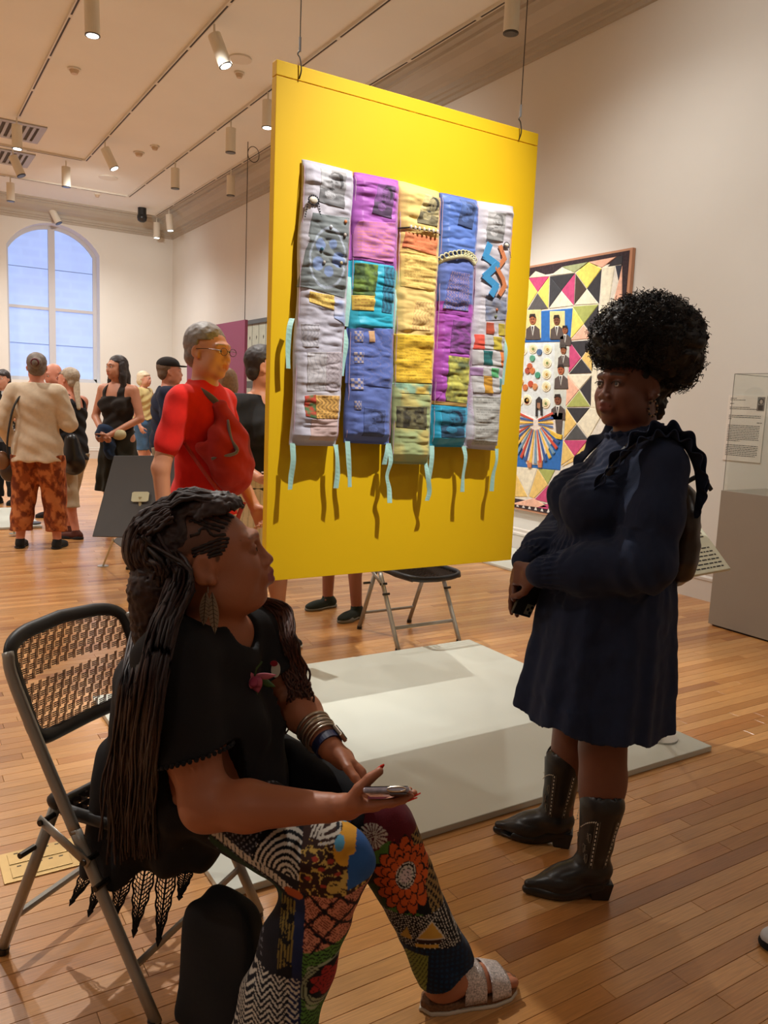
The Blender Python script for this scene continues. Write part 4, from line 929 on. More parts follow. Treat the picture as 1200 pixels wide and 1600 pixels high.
# dark one seen from behind: top edge farther up, leaning towards the far side
hd = 5.0
tlc, trc, blc, brc = at(178, 712, hd+.25), at(298, 711, hd+.25), at(144, 838, hd-.05), at(238, 840, hd-.05)
pf = fl_pt = None
ctr = (tlc+trc+blc+brc)/4; ptp = at(219, 776, hd+0.07); 
placard('p', [tlc, trc, brc, blc], ptp, (ptp[0], ptp[1], 0), 'dark reading placard seen from behind, on a pale post beside the seated woman', dkb, plate=1)
c2 = on(215, 873, 2, 0.33); d2 = c2+np.array([-0.02, 0.62, 0.02])
placard('p', [c2, d2, d2+np.array([0.3, 0.05, 0.22]), c2+np.array([0.3, 0, 0.22])], (d2[0]+.0, d2[1]-0.02, 0.36), (on(161, 885, 2, 0)[0], on(161, 885, 2, 0)[1], 0), 'lower dark reading placard on a thin post behind the first placard', dkb, plate=0, pr=.008)
# white one beyond the standing woman
f0 = np.array([2.88, 2.2, 0.026])
k1, k2, k3 = at(1142, 888, 3.25), at(1082, 805, 3.62), at(1010, 912, 3.05)
placard('p', [k3+(k2-k1), k2, k1, k3], ((k1+k2+k3+k3+k2-k1)/4)+np.array([0, 0, -0.01]), (f0[0], f0[1], 0.026), 'white reading placard with rows of text behind the woman in navy', M('placard_white', srgb(228, 230, 205), 0.5), disc=0.075, text=True, plate=0)
# ---------------------------------------------------------------- folding chairs
blk = M('black_plastic', srgb(26, 25, 26), 0.45, bump=0.05, bscale=90)
tubem = M('grey_tube', srgb(158, 154, 146), 0.38, 0.45, noise=.05)
weavem = M('woven_mesh', (1, 1, 1), 0.5, attr=True)
def folding_chair(loc, rz, label, weave=True, group=None):
    t = empty('folding_chair', loc, label, 'chair', group, rz); W2 = 0.225
    # bent side tubes: backrest top -> front foot
    side = lambda s: [(s*W2*0.93, -0.27, 0.82), (s*W2*0.97, -0.235, 0.74), (s*W2, -0.06, 0.44), (s*W2, -0.035, 0.40), (s*W2, 0.185, 0.012)]
    for s in (-1, 1):
        MB().tube(catmull(side(s), 5), 0.0125, 10, flat=1.25).build('front_leg', tubem, t, smooth=True)
        rl = MB().tube([(s*(W2-.032), -0.14, 0.455), (s*(W2-.032), -0.33, 0.012)], 0.0125, 10, flat=1.2).build('rear_leg', tubem, t, smooth=True)
        MB().tube([(s*(W2-.032), -0.33, 0.0), (s*(W2-.032), -0.325, 0.02)], 0.016, 10).build('foot_cap', blk, rl)
        MB().ball((s*(W2-.032), -0.135, 0.465), (0.02, 0.03, 0.022), 12, 8).build('hinge_cap', blk, rl, smooth=True)
        MB().tube([(s*W2, 0.18, 0.0), (s*W2, 0.178, 0.02)], 0.016, 10).build('foot_cap', blk, t)
        a = MB(); a.tube([(s*(W2+.017), -0.145, 0.440), (s*(W2+.017), 0.005, 0.365)], 0.013, 10, flat=0.35); lk = a.build('link_plate', tubem, t, smooth=True)
        for (yy, zz) in ((-0.135, 0.435), (-0.005, 0.37), (0.03, 0.315), (-0.20, 0.335)):
            MB().tube([(s*(W2-.02), yy, zz), (s*(W2+.026), yy, zz)], 0.0075, 10).build('rivet', dsteel, t)
    a = MB(); a.tube([(-W2, 0.115, 0.125), (W2, 0.115, 0.125)], 0.012, 8, flat=.5); a.build('front_stretcher', tubem, t)
    a = MB(); a.tube([(-W2+.03, -0.28, 0.12), (W2-.03, -0.28, 0.12)], 0.010, 8); a.build('rear_stretcher', tubem, t)
    # backrest: curved rounded frame around a woven sheet
    bz0, bz1, bw = 0.605, 0.835, 0.205
    def bpnt(u, z):   # u -1..1
        yb = -0.275+(0.82-z)*0.42; return np.array([u*bw, yb-0.028*(1-u*u), z+0.018*(1-u*u)*(1 if z > 0.72 else -0.4)])
    loop = []
    for k in range(44):
        th = 2*math.pi*k/44; c, s_ = math.cos(th), math.sin(th); e = 0.28
        loop.append(bpnt(math.copysign(abs(c)**e, c), (bz0+bz1)/2+math.copysign(abs(s_)**e, s_)*(bz1-bz0)/2))
    br = MB().tube(loop, 0.019, 8, closed=True, flat=0.62).build('backrest', blk, t, smooth=True)
    a = MB(); r_ = random.Random(2); nc, nr = 26, 11
    if weave:
        for i in range(nc):
            for j in range(nr):
                u = -0.95+1.9*(i+.5)/nc; z = bz0+0.012+(bz1-bz0-0.024)*(j+.5)/nr; p = bpnt(u, z); vert = (i+j) % 2 == 0
                k = r_.uniform(0.8, 1.15); a.c = tuple(np.array(srgb(128, 94, 68) if vert else srgb(80, 57, 43))*k)
                dx, dz = (0.0052, 0.0125) if vert else (0.0085, 0.0075); off = 0.0025 if vert else 0
                if vert:
                    for q in (-1, 0, 1): a.tube([p+(q*0.0036, -off, -dz), p+(q*0.0036, -off-0.0012, 0), p+(q*0.0036, -off, dz)], 0.0014, 4, caps=False)
                else:
                    for q in (-1, 0, 1): a.tube([p+(-dx, 0, q*.005), p+(dx, 0, q*.005)], 0.0016, 4, caps=False)
        a.build('woven_back', weavem, t)['kind'] = 'stuff'
    else:
        a.c = srgb(60, 50, 44)
        for j in range(9):
            z = bz0+0.02+(bz1-bz0-0.04)*j/8; a.tube([bpnt(u, z) for u in np.linspace(-.97, .97, 9)], 0.006, 5)
        a.build('woven_back', weavem, t)
    # seat
    loop = []
    for k in range(44):
        th = 2*math.pi*k/44; c, s_ = math.cos(th), math.sin(th); e = 0.35; u = math.copysign(abs(c)**e, c); v = math.copysign(abs(s_)**e, s_)
        loop.append(np.array([u*0.193, 0.035+v*0.2, 0.447-0.02*(1-u*u)+0.004*v]))
    MB().tube(loop, 0.018, 8, closed=True, flat=.7).build('seat', blk, t, smooth=True)
    a = MB(); a.c = srgb(52, 42, 36)
    for i in range(13):
        x_ = -0.17+0.34*i/12; a.tube([(x_, -0.15, 0.432), (x_, 0.035, 0.424), (x_, 0.22, 0.432)], 0.009, 4, flat=.3)
    for i in range(13):
        y_ = -0.14+0.36*i/12; a.tube([(-0.18, y_, 0.436), (0, y_, 0.428), (0.18, y_, 0.436)], 0.009, 4, flat=.3)
    a.build('woven_seat', weavem, t)
    return t
CH = (0.556, 1.942); cf = math.atan2(-0.81, 0.58)-math.pi/2
folding_chair((CH[0], CH[1], 0), cf, 'grey tube folding chair with woven back that the seated woman sits on')
folding_chair((2.745, 3.98, 0), math.pi, 'grey tube folding chair standing at the far edge of the grey platform', weave=False)
folding_chair((1.95, 6.35, 0), math.radians(200), 'black folding chair behind the dark reading placards', weave=False)
# brass floor outlet
bm_ = M('brass_plate', srgb(190, 160, 105), 0.35, 0.6, noise=.06)
ox, oy = on(62, 1345, 2, 0)[:2]
fo = empty('floor_outlet', (ox, oy, 0), 'square brass power outlet cover set in the floor beside the near chair', 'outlet')
MB().box((-.11, -.085, 0), (.11, .085, .004)).build('plate', bm_, fo, bevel=.0015)
for yy in (-.038, .038):
    l = MB().box((-.085, yy-.03, .004), (.085, yy+.03, .0065)).build('lid', bm_, fo, bevel=.001)
    g = MB()
    for xx in (-.06, -.03, 0, .03, .06): g.box((xx-.006, yy+.024, .0066), (xx+.006, yy+.028, .0074))
    g.build('slot', M('slot_dark', (.03, .02, .01), .6), l)
# ---------------------------------------------------------------- visitors in the room
SK = dict(light=srgb(205, 150, 125), tan=srgb(190, 130, 100), ruddy=srgb(210, 140, 115))
def person(label, pos, fwd, H=1.70, skin=None, top=None, bottom=None, hair=None, shoes=None, arms=(None, None), hyaw=0, hpitch=0, h=.011, lean=0, wide=1.0, feet=None, extra=None, hands=(.5, .5), fine=False, headsc=1.0, group=None, palms=None):
    s = H/1.72; R = frame([fwd[0], fwd[1], 0]); base = np.array([pos[0], pos[1], 0.0]); o = empty('person', tuple(base), label, 'person', group)
    T = lambda V: base+V@R.T
    wv = np.array([wide, 1, 1]); J = lambda x, y, z: np.array([x*wide, y, z])*s
    ln = lambda z: lean*max(0, z-.9)
    feet = feet or [(-.10, .0), (.10, .0)]
    B = SDF(); hs = J(0, ln(1.6)+.02, 1.605); HR = rotz(hyaw)@rotx(hpitch)
    hd = Head(hs, HR, 1.0*s*headsc, fine=True if fine else False); hd.fine = True; hd.add(B)
    B.cap(J(0, ln(1.5)-.005, 1.40), hs+HR@np.array([0, -.015, -.05]), .058*s, .054*s, .03)
    B.ell(J(0, ln(1.28), 1.28), J(.165, .115, .19), None, .04); B.ell(J(0, ln(1.1), 1.08), J(.135, .105, .16), None, .06); B.ell(J(0, 0, .93), J(.165, .125, .13), None, .06)
    B.cap(J(-.15, ln(1.4)-.01, 1.395), J(.15, ln(1.4)-.01, 1.395), .055*s, None, .05)
    legs = []; armsj = []
    for i, sx in enumerate((-1, 1)):
        fx, fy = feet[i]; hip = J(sx*.088, 0, .90); ank = J(fx, fy-.01, .085); kn = (hip+ank)/2+J(0, .035, .02); legs.append((hip, kn, ank))
        B.cap(hip, kn, .085*s*wide, .056*s, .04); B.cap(kn, ank, .056*s, .037*s, .02); B.ell(kn+(ank-kn)*.3+J(0, -.018, 0), J(.05, .05, .10), None, .03)
        B.cap(ank+J(0, -.02, -.045), ank+J(0, .12, -.062), .033*s, .028*s, .03)
        sh = J(sx*.175, ln(1.4)-.01, 1.385); el, wr = arms[i] if arms[i] else (J(sx*.235, ln(1.1)-.03, 1.11), J(sx*.235, ln(1)+.07, .885))
        el, wr = (np.array(el, float), np.array(wr, float)); 
        if arms[i]: el, wr = el*[wide, 1, 1]*s, wr*[wide, 1, 1]*s
        armsj.append((sh, el, wr)); B.cap(sh, el, .048*s*wide, .038*s, .03); B.cap(el, wr, .038*s, .026*s, .015)
        d = wr-el; pal = np.array(palms[i]) if palms and palms[i] is not None else np.array([-sx*1.0, .2, 0]); hand(B, wr+d/np.linalg.norm(d)*.01, d, pal, sx if pal[0]*sx <= 0 else -sx, hands[i], .95*s)
    sk = skin if skin is not None else SK['light']
    hc = hair['col'] if hair else (.1, .08, .07)
    body(B, 'body', skinm, o, base, h, lambda V: hd.colour(V, sk, np.array(sk)*[.85, .5, .5], hc), T)
    # eyes in room coordinates
    HW = Head(base+R@hs, R@HR, hd.s); HW.w = hd.w; HW.eyes(o, base)
    if top:
        F = SDF(); c = top['col']; e = top.get('loose', .018); hem = top.get('hem', .88); nk = top.get('neck', 1.45); hw = top.get('hemw', 0)
        F.ell(J(0, ln(1.28), 1.28), J(.165+e, .118+e, .20), None, .04); F.ell(J(0, ln(1.1), 1.08), J(.138+e+hw*.5, .108+e, .2), None, .06); F.ell(J(0, 0, .93), J(.168+e+hw, .128+e, .16), None, .06)
        if hem < .85: F.cap(J(-.07, 0, hem), J(.07, 0, hem), (.11+e+hw)*s, None, .05)
        if top.get('bust'): 
            for sx in (-1, 1): F.ell(J(sx*.075, ln(1.25)+.10, 1.24), J(.075, .06, .075), None, .03)
        sl = top.get('sleeve', .5)
        if sl > 0: F.cap(J(-.15, ln(1.4)-.01, 1.395), J(.15, ln(1.4)-.01, 1.395), (.058+e*.5)*s, None, .05)
        for sh, el, wr in armsj:
            if sl <= 0:
                F.cap(J(math.copysign(.085, sh[0]), ln(1.4)-.01, 1.43), J(math.copysign(.10, sh[0]), ln(1.3)+.09, 1.30), .016*s, None, .01); F.cap(J(math.copysign(.085, sh[0]), ln(1.4)-.01, 1.43), J(math.copysign(.10, sh[0]), ln(1.3)-.10, 1.28), .016*s, None, .01); continue
            a = min(1, sl*1.1); F.cap(sh, sh+(el-sh)*a, (.052+e)*s*wide, (.046+e*1.5)*s, .03)
            if sl > .92: b_ = (sl-.92)/.08*.93 if sl < 1 else .93; F.cap(el, el+(wr-el)*b_, (.046+e*1.2)*s, (.036+e)*s, .02)
        if sl > 0: F.cap(J(0, ln(1.5)-.005, 1.40), J(0, ln(1.5)-.005, nk+.02), .066*s, .064*s, .03)
        f1 = lambda P: np.maximum(hem*s-P[:, 2]+.008*np.sin(P[:, 0]*40), P[:, 2]-(nk+.02)*s-(.0 if sl > 0 else 0)) if sl > 0 else np.maximum(hem*s-P[:, 2], 0*P[:, 2]-1)
        F.fn(f1, (-.8, -.8, 0), (.8, .8, 2), 0, '&')
        if sl <= 0: F.fn(lambda P: np.where(np.abs(np.abs(P[:, 0])-.09*s*wide) < .028, -1, P[:, 2]-1.325*s), (-.8, -.8, 0), (.8, .8, 2), 0, '&')
        else: F.ell(J(0, ln(1.4)+top.get('vy', .05), nk+.05), J(.062, .09, .05+top.get('vz', 0)), None, .01, '-')
        wr_ = lambda P: .006*np.sin(P[:, 2]*55+P[:, 0]*30+3*np.sin(P[:, 1]*14))*top.get('wr', 1)
        body(F, top.get('name', 'shirt'), clothg, o, base, h*.85, c, T, wr_)
    if bottom:
        F = SDF(); k = bottom['kind']; c = bottom['col']; hem = bottom['hem']
        if k == 'skirt':
            z1 = 1.0*s; r1, r2 = bottom.get('r', (.17, .27)); zz = hem*s
            def fs(P):
                t = np.clip((z1-P[:, 2])/(z1-zz), 0, 1); an = np.arctan2(P[:, 1], P[:, 0]); rr = (r1+(r2-r1)*t**.8)*(1+.06*t*np.sin(an*9+1)); return np.maximum((np.hypot(P[:, 0]/(1.05*wide), P[:, 1]*1.15)-rr)*.8, np.maximum(zz-P[:, 2], P[:, 2]-z1))
            F.fn(fs, (-.4, -.4, zz), (.4, .4, z1), 0)
        else:
            e = bottom.get('loose', .022); F.ell(J(0, 0, .93), J(.170+e*.5, .13+e*.5, .15), None, .05)
            for hip, kn, ank in legs:
                F.cap(hip, kn, (.088+e)*s*wide, (.060+e)*s, .04); F.cap(kn, ank, (.060+e)*s, (.048+e)*s, .03)
            F.fn(lambda P: np.maximum(hem*s-P[:, 2], P[:, 2]-min(1.03, (top or {}).get('hem', .9)+.06)*s), (-.8, -.8, -.1), (.8, .8, 2), 0, '&')
        body(F, bottom.get('name', k), clothg, o, base, h*.85, c, T, lambda P: .004*np.sin(P[:, 2]*38+P[:, 1]*30+P[:, 0]*22))
    if hair:
        F = SDF(); E = lambda p, r, k=.02, op='+': F.ell(hd.P(*p), np.array(r)*s, HR, k*s, op)
        st = hair['style']
        if st != 'bald': E((0, -.026, .040), (.084, .098, .088), .02)
        if st in ('short', 'bald'):
            if st == 'bald': E((0, -.045, -.005), (.083, .075, .045), .02)
            E((0, -.06, -.03), (.07, .05, .05), .02)
        if st == 'long':
            E((0, -.07, -.06), (.075, .055, .10), .04)
            for x in (-1, 1): E((x*.075, -.005, -.05), (.025, .05, .09), .03); F.cap(hd.P(x*.08, -.01, -.08), hd.P(x*.10, .05 if x > 0 else -.02, -.27), .035*s, .018*s, .03)
            F.cap(hd.P(0, -.08, -.08), hd.P(0, -.10, -.30), .07*s, .05*s, .03)
        if st == 'bob': E((0, -.05, -.03), (.088, .075, .085), .03); E((0, .03, .06), (.075, .055, .03), .02)
        if st == 'bun': E((0, -.06, -.03), (.07, .05, .05), .03); E((.0, -.115, .03), (.045, .035, .05), .01)
        if st == 'fringe': E((0, -.05, -.03), (.086, .075, .09), .03); E((0, .055, .055), (.066, .035, .035), .02)
        F.fn(lambda V: (lambda q: -np.maximum(q[:, 1]-(.052 if st != 'fringe' else .03)-.5*np.maximum(q[:, 2]-.045, 0)*3, 0)*2+np.where((q[:, 1] > (.03 if st not in ('short', 'bald') else -.0)) & (q[:, 2] < .045+(.0 if st != 'fringe' else -.005)), .05, -.05))(hd.loc(V)), hd.c-.3, hd.c+.3, 0, '&')
        body(F, 'hair', hairm, o, base, h*.7, hc, T, lambda P: .004*(fbm(P, 60, 3)-.5)*2)
    if shoes:
        for (hip, kn, ank) in legs:
            a_ = base+R@ank; shoe(o, base, a_, R@np.array([.12*np.sign(ank[0]), 1, 0]), sole=shoes.get('sole', (.02, .02, .02)), upper=shoes['col'], h=.009, kind='shoe')
    if extra: extra(o, base, R, s, hd, legs, armsj, T)
    return o
def strapm(name, col): return M(name, col, .7)
def bagmesh(o, base, P, c, r, col, name='bag', hh=.01, mat=None, R=None):
    F = SDF(); F.ell(P+np.array(c), r, R, .02); return body(F, name, mat or leather, o, base, hh, col, None, lambda Q: .006*(fbm(Q, 18, 2)-.5)*2)
TR = lambda base, R, p: base+R@np.array(p, float)

# seen from behind: cream blouse, rust batik trousers
def batik(V):
    n = fbm(V*[1, 1, .6], 26, 4); c = np.array(srgb(150, 78, 38))[None]*np.ones((len(V), 1)); c[n > .55] = srgb(188, 112, 62); c[(n < .42)] = srgb(112, 52, 26); return c
def ex1(o, base, R, s, hd, legs, armsj, T):
    w_ = lambda *p: TR(base, R, p)
    MB().tube(catmull([w_(.06, .10, 1.38), w_(-.04, -.03, 1.455), w_(-.15, -.125, 1.3), w_(-.215, -.13, 1.0), w_(-.235, -.06, .82)], 6), .008, 6, flat=2).build('bag_strap', M('strap_black', (.02, .02, .02), .7), o, base=base, smooth=True)
    F = SDF(); F.ell(w_(-.29, -.06, .80), (.065, .04, .085), R, .01); body(F, 'shoulder_bag', leather, o, base, .008, srgb(120, 84, 55))
    F = SDF(); F.ell(w_(-.245, -.02, .70), (.08, .05, .095), R, .01); body(F, 'lower_bag', leather, o, base, .008, srgb(60, 42, 34))
    MB().tube([TR(base, R, (.075*math.cos(t), .0+.07*math.sin(t), 1.455+.012*math.sin(t*2))) for t in np.linspace(0, 6.28, 17)[:-1]], .018, 6, closed=True).build('scarf', M('scarf', srgb(160, 105, 45), .8), o, base=base, smooth=True)
    h_ = base+R@hd.P(-.01, -.135, .035); MB().tube([h_+R@np.array([.03*math.cos(t), 0, .03*math.sin(t)]) for t in np.linspace(0, 6.28, 13)[:-1]], .009, 6, closed=True).build('hair_band', M('hair_band', srgb(95, 25, 35), .7), o, base=base, smooth=True)
person('person seen from behind in a cream blouse and rust patterned trousers', (1.16, 7.80), FW*[1, 1, 1]+RT*(-.12), 1.76, SK['ruddy'],
       dict(col=srgb(208, 190, 165), sleeve=.985, hem=.78, loose=.020, hemw=.02, wr=.35), dict(kind='trousers', col=batik, hem=.16, loose=.045), dict(style='bun', col=srgb(112, 100, 90)), dict(col=(.02, .02, .02)),
       arms=(((-.27, -.04, 1.10), (-.22, .10, .90)), ((.25, .02, 1.12), (.14, .24, 1.12))), feet=[(-.15, 0), (.15, .0)], wide=1.06, extra=ex1, hyaw=.25, h=.0105)
def cloth2(V):
    n = fbm(V, 30, 8); c = np.full((len(V), 3), .012); c[n > .56] = .55; return c
p = fl_ = on(9, 787, 2, 0)
def ex2(o, base, R, s, hd, legs, armsj, T): pass
person('dark-haired woman in a black and white floral top standing with folded arms', (p[0], p[1]), -FW, 1.66, SK['light'], dict(col=cloth2, sleeve=.6, hem=.95), dict(kind='trousers', col=(.012, .012, .014), hem=.10), dict(style='fringe', col=srgb(38, 26, 22)), dict(col=(.01, .01, .01)),
       arms=(((-.24, .02, 1.12), (.02, .19, 1.10)), ((.24, .02, 1.12), (-.02, .20, 1.13))), h=.012)
dp = on(5, 800, 2, 0)
pl1, pl2, pl3, pl4 = at(-14, 632, 7.9), at(19, 634, 7.9), at(19, 690, 7.75), at(-14, 690, 7.75)
placard('p', [pl1, pl2, pl3, pl4], at(18, 660, 7.75), (at(18, 660, 7.75)[0], at(18, 660, 7.75)[1], 0.02), 'dark reading placard in front of the woman with folded arms', dkb, plate=0)
q1 = on(66, 822, 2, .02); q0 = on(5, 824, 2, .02)
o = MB().box((q1[0]-1.6, q1[1], .001), (q1[0], q1[1]+1.5, .024)).build('floor_platform', platm, bevel=.003); tag(o, 'small pale low platform on the floor behind the cream blouse visitor', 'platform')
c_ = on(50, 818, 2, .024); o = empty('stanchion', (c_[0], c_[1], .024), 'thin dark post with round foot standing on the small far platform', 'post')
MB().tube([(0, 0, 0), (0, 0, .012)], .09, 20).build('foot', dsteel, o); MB().tube([(0, 0, .012), (0, 0, .85)], .012, 8).build('pole', dsteel, o)
hp = at(85, 590, 9.0); person('bald bearded man in a navy shirt behind the cream blouse visitor', (hp[0], hp[1]), -FW-RT*.6, 1.73, SK['ruddy'], dict(col=srgb(32, 44, 78), sleeve=.5, hem=.88), dict(kind='trousers', col=srgb(50, 52, 60), hem=.1), dict(style='bald', col=srgb(120, 90, 75)), dict(col=(.03, .02, .02)), hpitch=-.3, h=.013)
def ex3(o, base, R, s, hd, legs, armsj, T):
    w_ = lambda *p: TR(base, R, p)
    MB().tube(catmull([w_(-.13, .05, 1.28), w_(-.15, -.01, 1.43), w_(-.2, -.13, 1.2), w_(-.22, -.16, .98)], 6), .009, 6).build('bag_strap', M('strap_black', (.02, .02, .02), .7), o, base=base, smooth=True)
    F = SDF(); F.cap(w_(-.22, -.17, .98), w_(-.20, -.17, .80), .065, .105, .03); F.ell(w_(-.20, -.17, .76), (.06, .13, .12), R, .02); body(F, 'handbag', leather, o, base, .009, (.012, .012, .014))
    for k in (0, 1): e_ = base+R@hd.P(0, .098, .008); MB().tube([e_+R@np.array([.05*math.cos(t), .0, .017*math.sin(t)]) for t in np.linspace(0, 6.28, 13)[:-1]], .003, 4, closed=True).build('glasses', M('glasses_red', srgb(120, 50, 50), .4), o, base=base); break
    F = SDF(); F.cap(base+R@hd.P(0, -.09, -.04), w_(-.05, -.13, 1.28), .035, .02, .02); body(F, 'ponytail', hairm, o, base, .009, srgb(190, 175, 150))
person('grey-haired woman in a black tank top and cream cropped trousers with a black handbag', (on(112, 838, 2, 0)[0], on(112, 838, 2, 0)[1]), -RT+FW*.25, 1.66, SK['ruddy'], dict(col=(.015, .015, .018), sleeve=0, hem=.80, loose=.02), dict(kind='trousers', col=srgb(178, 160, 132), hem=.33, loose=.035), dict(style='short', col=srgb(170, 155, 135)), dict(col=srgb(85, 45, 35)),
       arms=(((-.21, .10, 1.15), (-.08, .30, 1.22)), ((.22, .05, 1.12), (.08, .28, 1.15))), feet=[(-.10, -.12), (.10, .12)], extra=ex3, wide=1.12, h=.0105)
hp = at(184, 600, 8.4)
def ex4(o, base, R, s, hd, legs, armsj, T):
    F = SDF(); F.ell(TR(base, R, (.05, .15, 1.03)), (.11, .07, .09), R, .02); F.cap(TR(base, R, (.0, .17, .95)), TR(base, R, (-.04, .2, .80)), .07, .05, .03); body(F, 'folded_jacket', clothg, o, base, .009, srgb(35, 52, 78), None, lambda Q: .008*np.sin(Q[:, 2]*50+Q[:, 0]*30))
    F = SDF(); F.ell(TR(base, R, (-.10, .14, 1.02)), (.08, .06, .06), R, .02); body(F, 'cream_wrap', clothg, o, base, .009, srgb(190, 180, 140))
person('woman with long dark hair in a dark tank top and long dark skirt, hands clasped', (hp[0], hp[1]), -FW-RT*.25, 1.82, SK['tan'], dict(col=srgb(40, 34, 30), sleeve=0, hem=.98, loose=.012, bust=1), dict(kind='skirt', col=srgb(42, 42, 34), hem=.40, r=(.16, .235)), dict(style='long', col=srgb(32, 20, 18)), dict(col=(.02, .02, .02)),
       arms=(((-.25, .0, 1.12), (-.03, .20, .95)), ((.25, .0, 1.12), (.03, .20, .95))), hands=(.8, .8), hyaw=-.35, extra=ex4, h=.0105)
hp = at(224, 610, 13.2); person('distant fair-haired visitor in a yellow top and blue jeans near the corner', (hp[0], hp[1]), RT-FW*.2, 1.80, SK['light'], dict(col=srgb(205, 190, 130), sleeve=.5, hem=.98, loose=.03), dict(kind='trousers', col=srgb(70, 105, 140), hem=.5), dict(style='bob', col=srgb(215, 200, 170)), dict(col=(.1, .08, .07)), h=.015)
hp = at(262, 600, 7.6)
def ex5(o, base, R, s, hd, legs, armsj, T):
    F = SDF(); E = lambda p, r, k=.01: F.ell(hd.P(*p), np.array(r)*s, hd.R, k)
    E((0, -.018, .062), (.088, .104, .072)); E((0, .105, .052), (.062, .055, .008)); F.fn(lambda V: .045-hd.loc(V)[:, 2], hd.c-.3, hd.c+.3, 0, '&'); body(F, 'cap', clothg, o, base, .008, srgb(38, 34, 34), T)
    F = SDF(); F.ell(TR(base, R, (-.17, -.06, 1.0)), (.12, .10, .13), R, .02); body(F, 'waist_bag', leather, o, base, .010, srgb(22, 24, 34))
person('man in a black cap and navy shirt with a dark bag at his hip', (hp[0], hp[1]), RT+FW*.35, 1.78, SK['ruddy'], dict(col=srgb(28, 34, 56), sleeve=.6, hem=.86, loose=.03), dict(kind='trousers', col=srgb(150, 140, 118), hem=.45, loose=.04), dict(style='short', col=srgb(110, 90, 75)), dict(col=(.05, .05, .05)), arms=(((-.25, .02, 1.12), (-.15, .24, 1.05)), ((.25, .02, 1.12), (.15, .24, 1.05))), extra=ex5, h=.0105, wide=1.1)
hp = at(354, 604, 6.2)
person('brown-haired visitor in a grey top, head showing behind the man in red', (hp[0], hp[1]), -RT*.4+FW, 1.66, SK['ruddy'], dict(col=srgb(120, 110, 105), sleeve=.5, hem=.88), dict(kind='trousers', col=srgb(60, 60, 70), hem=.1), dict(style='bob', col=srgb(140, 108, 78)), dict(col=(.05, .05, .05)), h=.012)
hp = at(341, 600, 9.2)
person('pale blond visitor far behind the man in red', (hp[0], hp[1]), FW, 1.78, SK['light'], dict(col=srgb(150, 150, 150), sleeve=.5, hem=.88), dict(kind='trousers', col=srgb(60, 60, 70), hem=.1), dict(style='short', col=srgb(215, 195, 160)), dict(col=(.05, .05, .05)), h=.014)
# man in the red T-shirt
hp = at(320, 560, 3.6)
def ex6(o, base, R, s, hd, legs, armsj, T):
    w_ = lambda x, y, z: TR(base, R, (-x, y, z))
    red2 = srgb(150, 32, 26); F = SDF()   # loose rucksack worn on the front
    F.cap(w_(-.05, .12, 1.38), w_(-.02, .16, 1.24), .035, .07, .03); F.ell(w_(-.04, .165, 1.19), (.135, .075, .14), R@rotx(.3), .03); F.ell(w_(-.01, .165, 1.10), (.12, .08, .085), R, .03); F.cap(w_(-.15, .10, 1.20), w_(.0, .17, 1.05), .03, .06, .03)
    body(F, 'rucksack', clothg, o, base, .007, lambda V: np.where((fbm(V, 5, 3) > .62)[:, None], np.array(srgb(110, 26, 22)), np.array(red2)), None, lambda Q: .010*(np.abs(fbm(Q, 11, 4)-.5)*2)+.004*np.sin(Q[:, 2]*60+Q[:, 0]*40))
    gs = M('grey_strap', srgb(95, 84, 80), .7); MB().tube(catmull([w_(-.12, -.08, 1.40), w_(-.09, -.02, 1.455), w_(-.085, .07, 1.43), w_(-.06, .12, 1.38), w_(-.07, .17, 1.30)], 6), .017, 8, flat=.4).build('strap', gs, o, base=base, smooth=True)
    MB().tube(catmull([w_(-.07, .17, 1.32), w_(-.10, .21, 1.24), w_(-.11, .245, 1.19), w_(-.17, .16, 1.16)], 6), .014, 8, flat=.5).build('strap', gs, o, base=base, smooth=True)
    MB().tube(catmull([w_(-.17, .02, 1.22), w_(-.165, .12, 1.10), w_(-.12, .2, .98)], 6), .009, 6, flat=.5).build('strap', M('red_strap', red2, .7), o, base=base, smooth=True)
    MB().tube(catmull([w_(-.05, .25, .97), w_(-.05, .22, .9), w_(-.05, .20, .80)], 4), .011, 6, flat=.3).build('hanging_strap', M('red_strap', red2, .7), o, base=base)
    g = M('spectacle_metal', srgb(90, 75, 70), .3, .8)
    W = lambda *p: base+R@hd.P(*p)
    gl = MB()
    for x in (-1, 1):
        gl.tube([W(x*.032+.024*math.cos(t), .108, .002+.016*math.sin(t)) for t in np.linspace(0, 6.28, 17)[:-1]], .0014, 5, closed=True); gl.tube([W(x*.055, .106, .006), W(x*.078, .06, .010), W(x*.082, -.005, .006)], .0017, 5)
    gl.tube([W(-.009, .109, .004), W(0, .111, .006), W(.009, .109, .004)], .0014, 5); gl.build('glasses', g, o, base=base)
red = srgb(205, 34, 28)
person('grey-haired man in a red T-shirt and glasses with a red rucksack worn on his chest', (hp[0], hp[1]), RT*.92+(-FW)*.38, 1.735, srgb(200, 142, 112), dict(col=red, sleeve=.60, hem=.82, loose=.007, neck=1.46, wr=.5), dict(kind='trousers', col=srgb(205, 185, 150), hem=.1, loose=.03), dict(style='short', col=srgb(132, 126, 124)), dict(col=(.05, .05, .05)),
       arms=(((-.25, .0, 1.10), (-.18, .16, .92)), ((.25, -.05, 1.10), (.245, -.03, .86))), extra=ex6, h=.0062, fine=True, hpitch=-.05, hyaw=-.05, wide=.94, headsc=.99)
bpy.data.objects['person.009'].location.z = .026
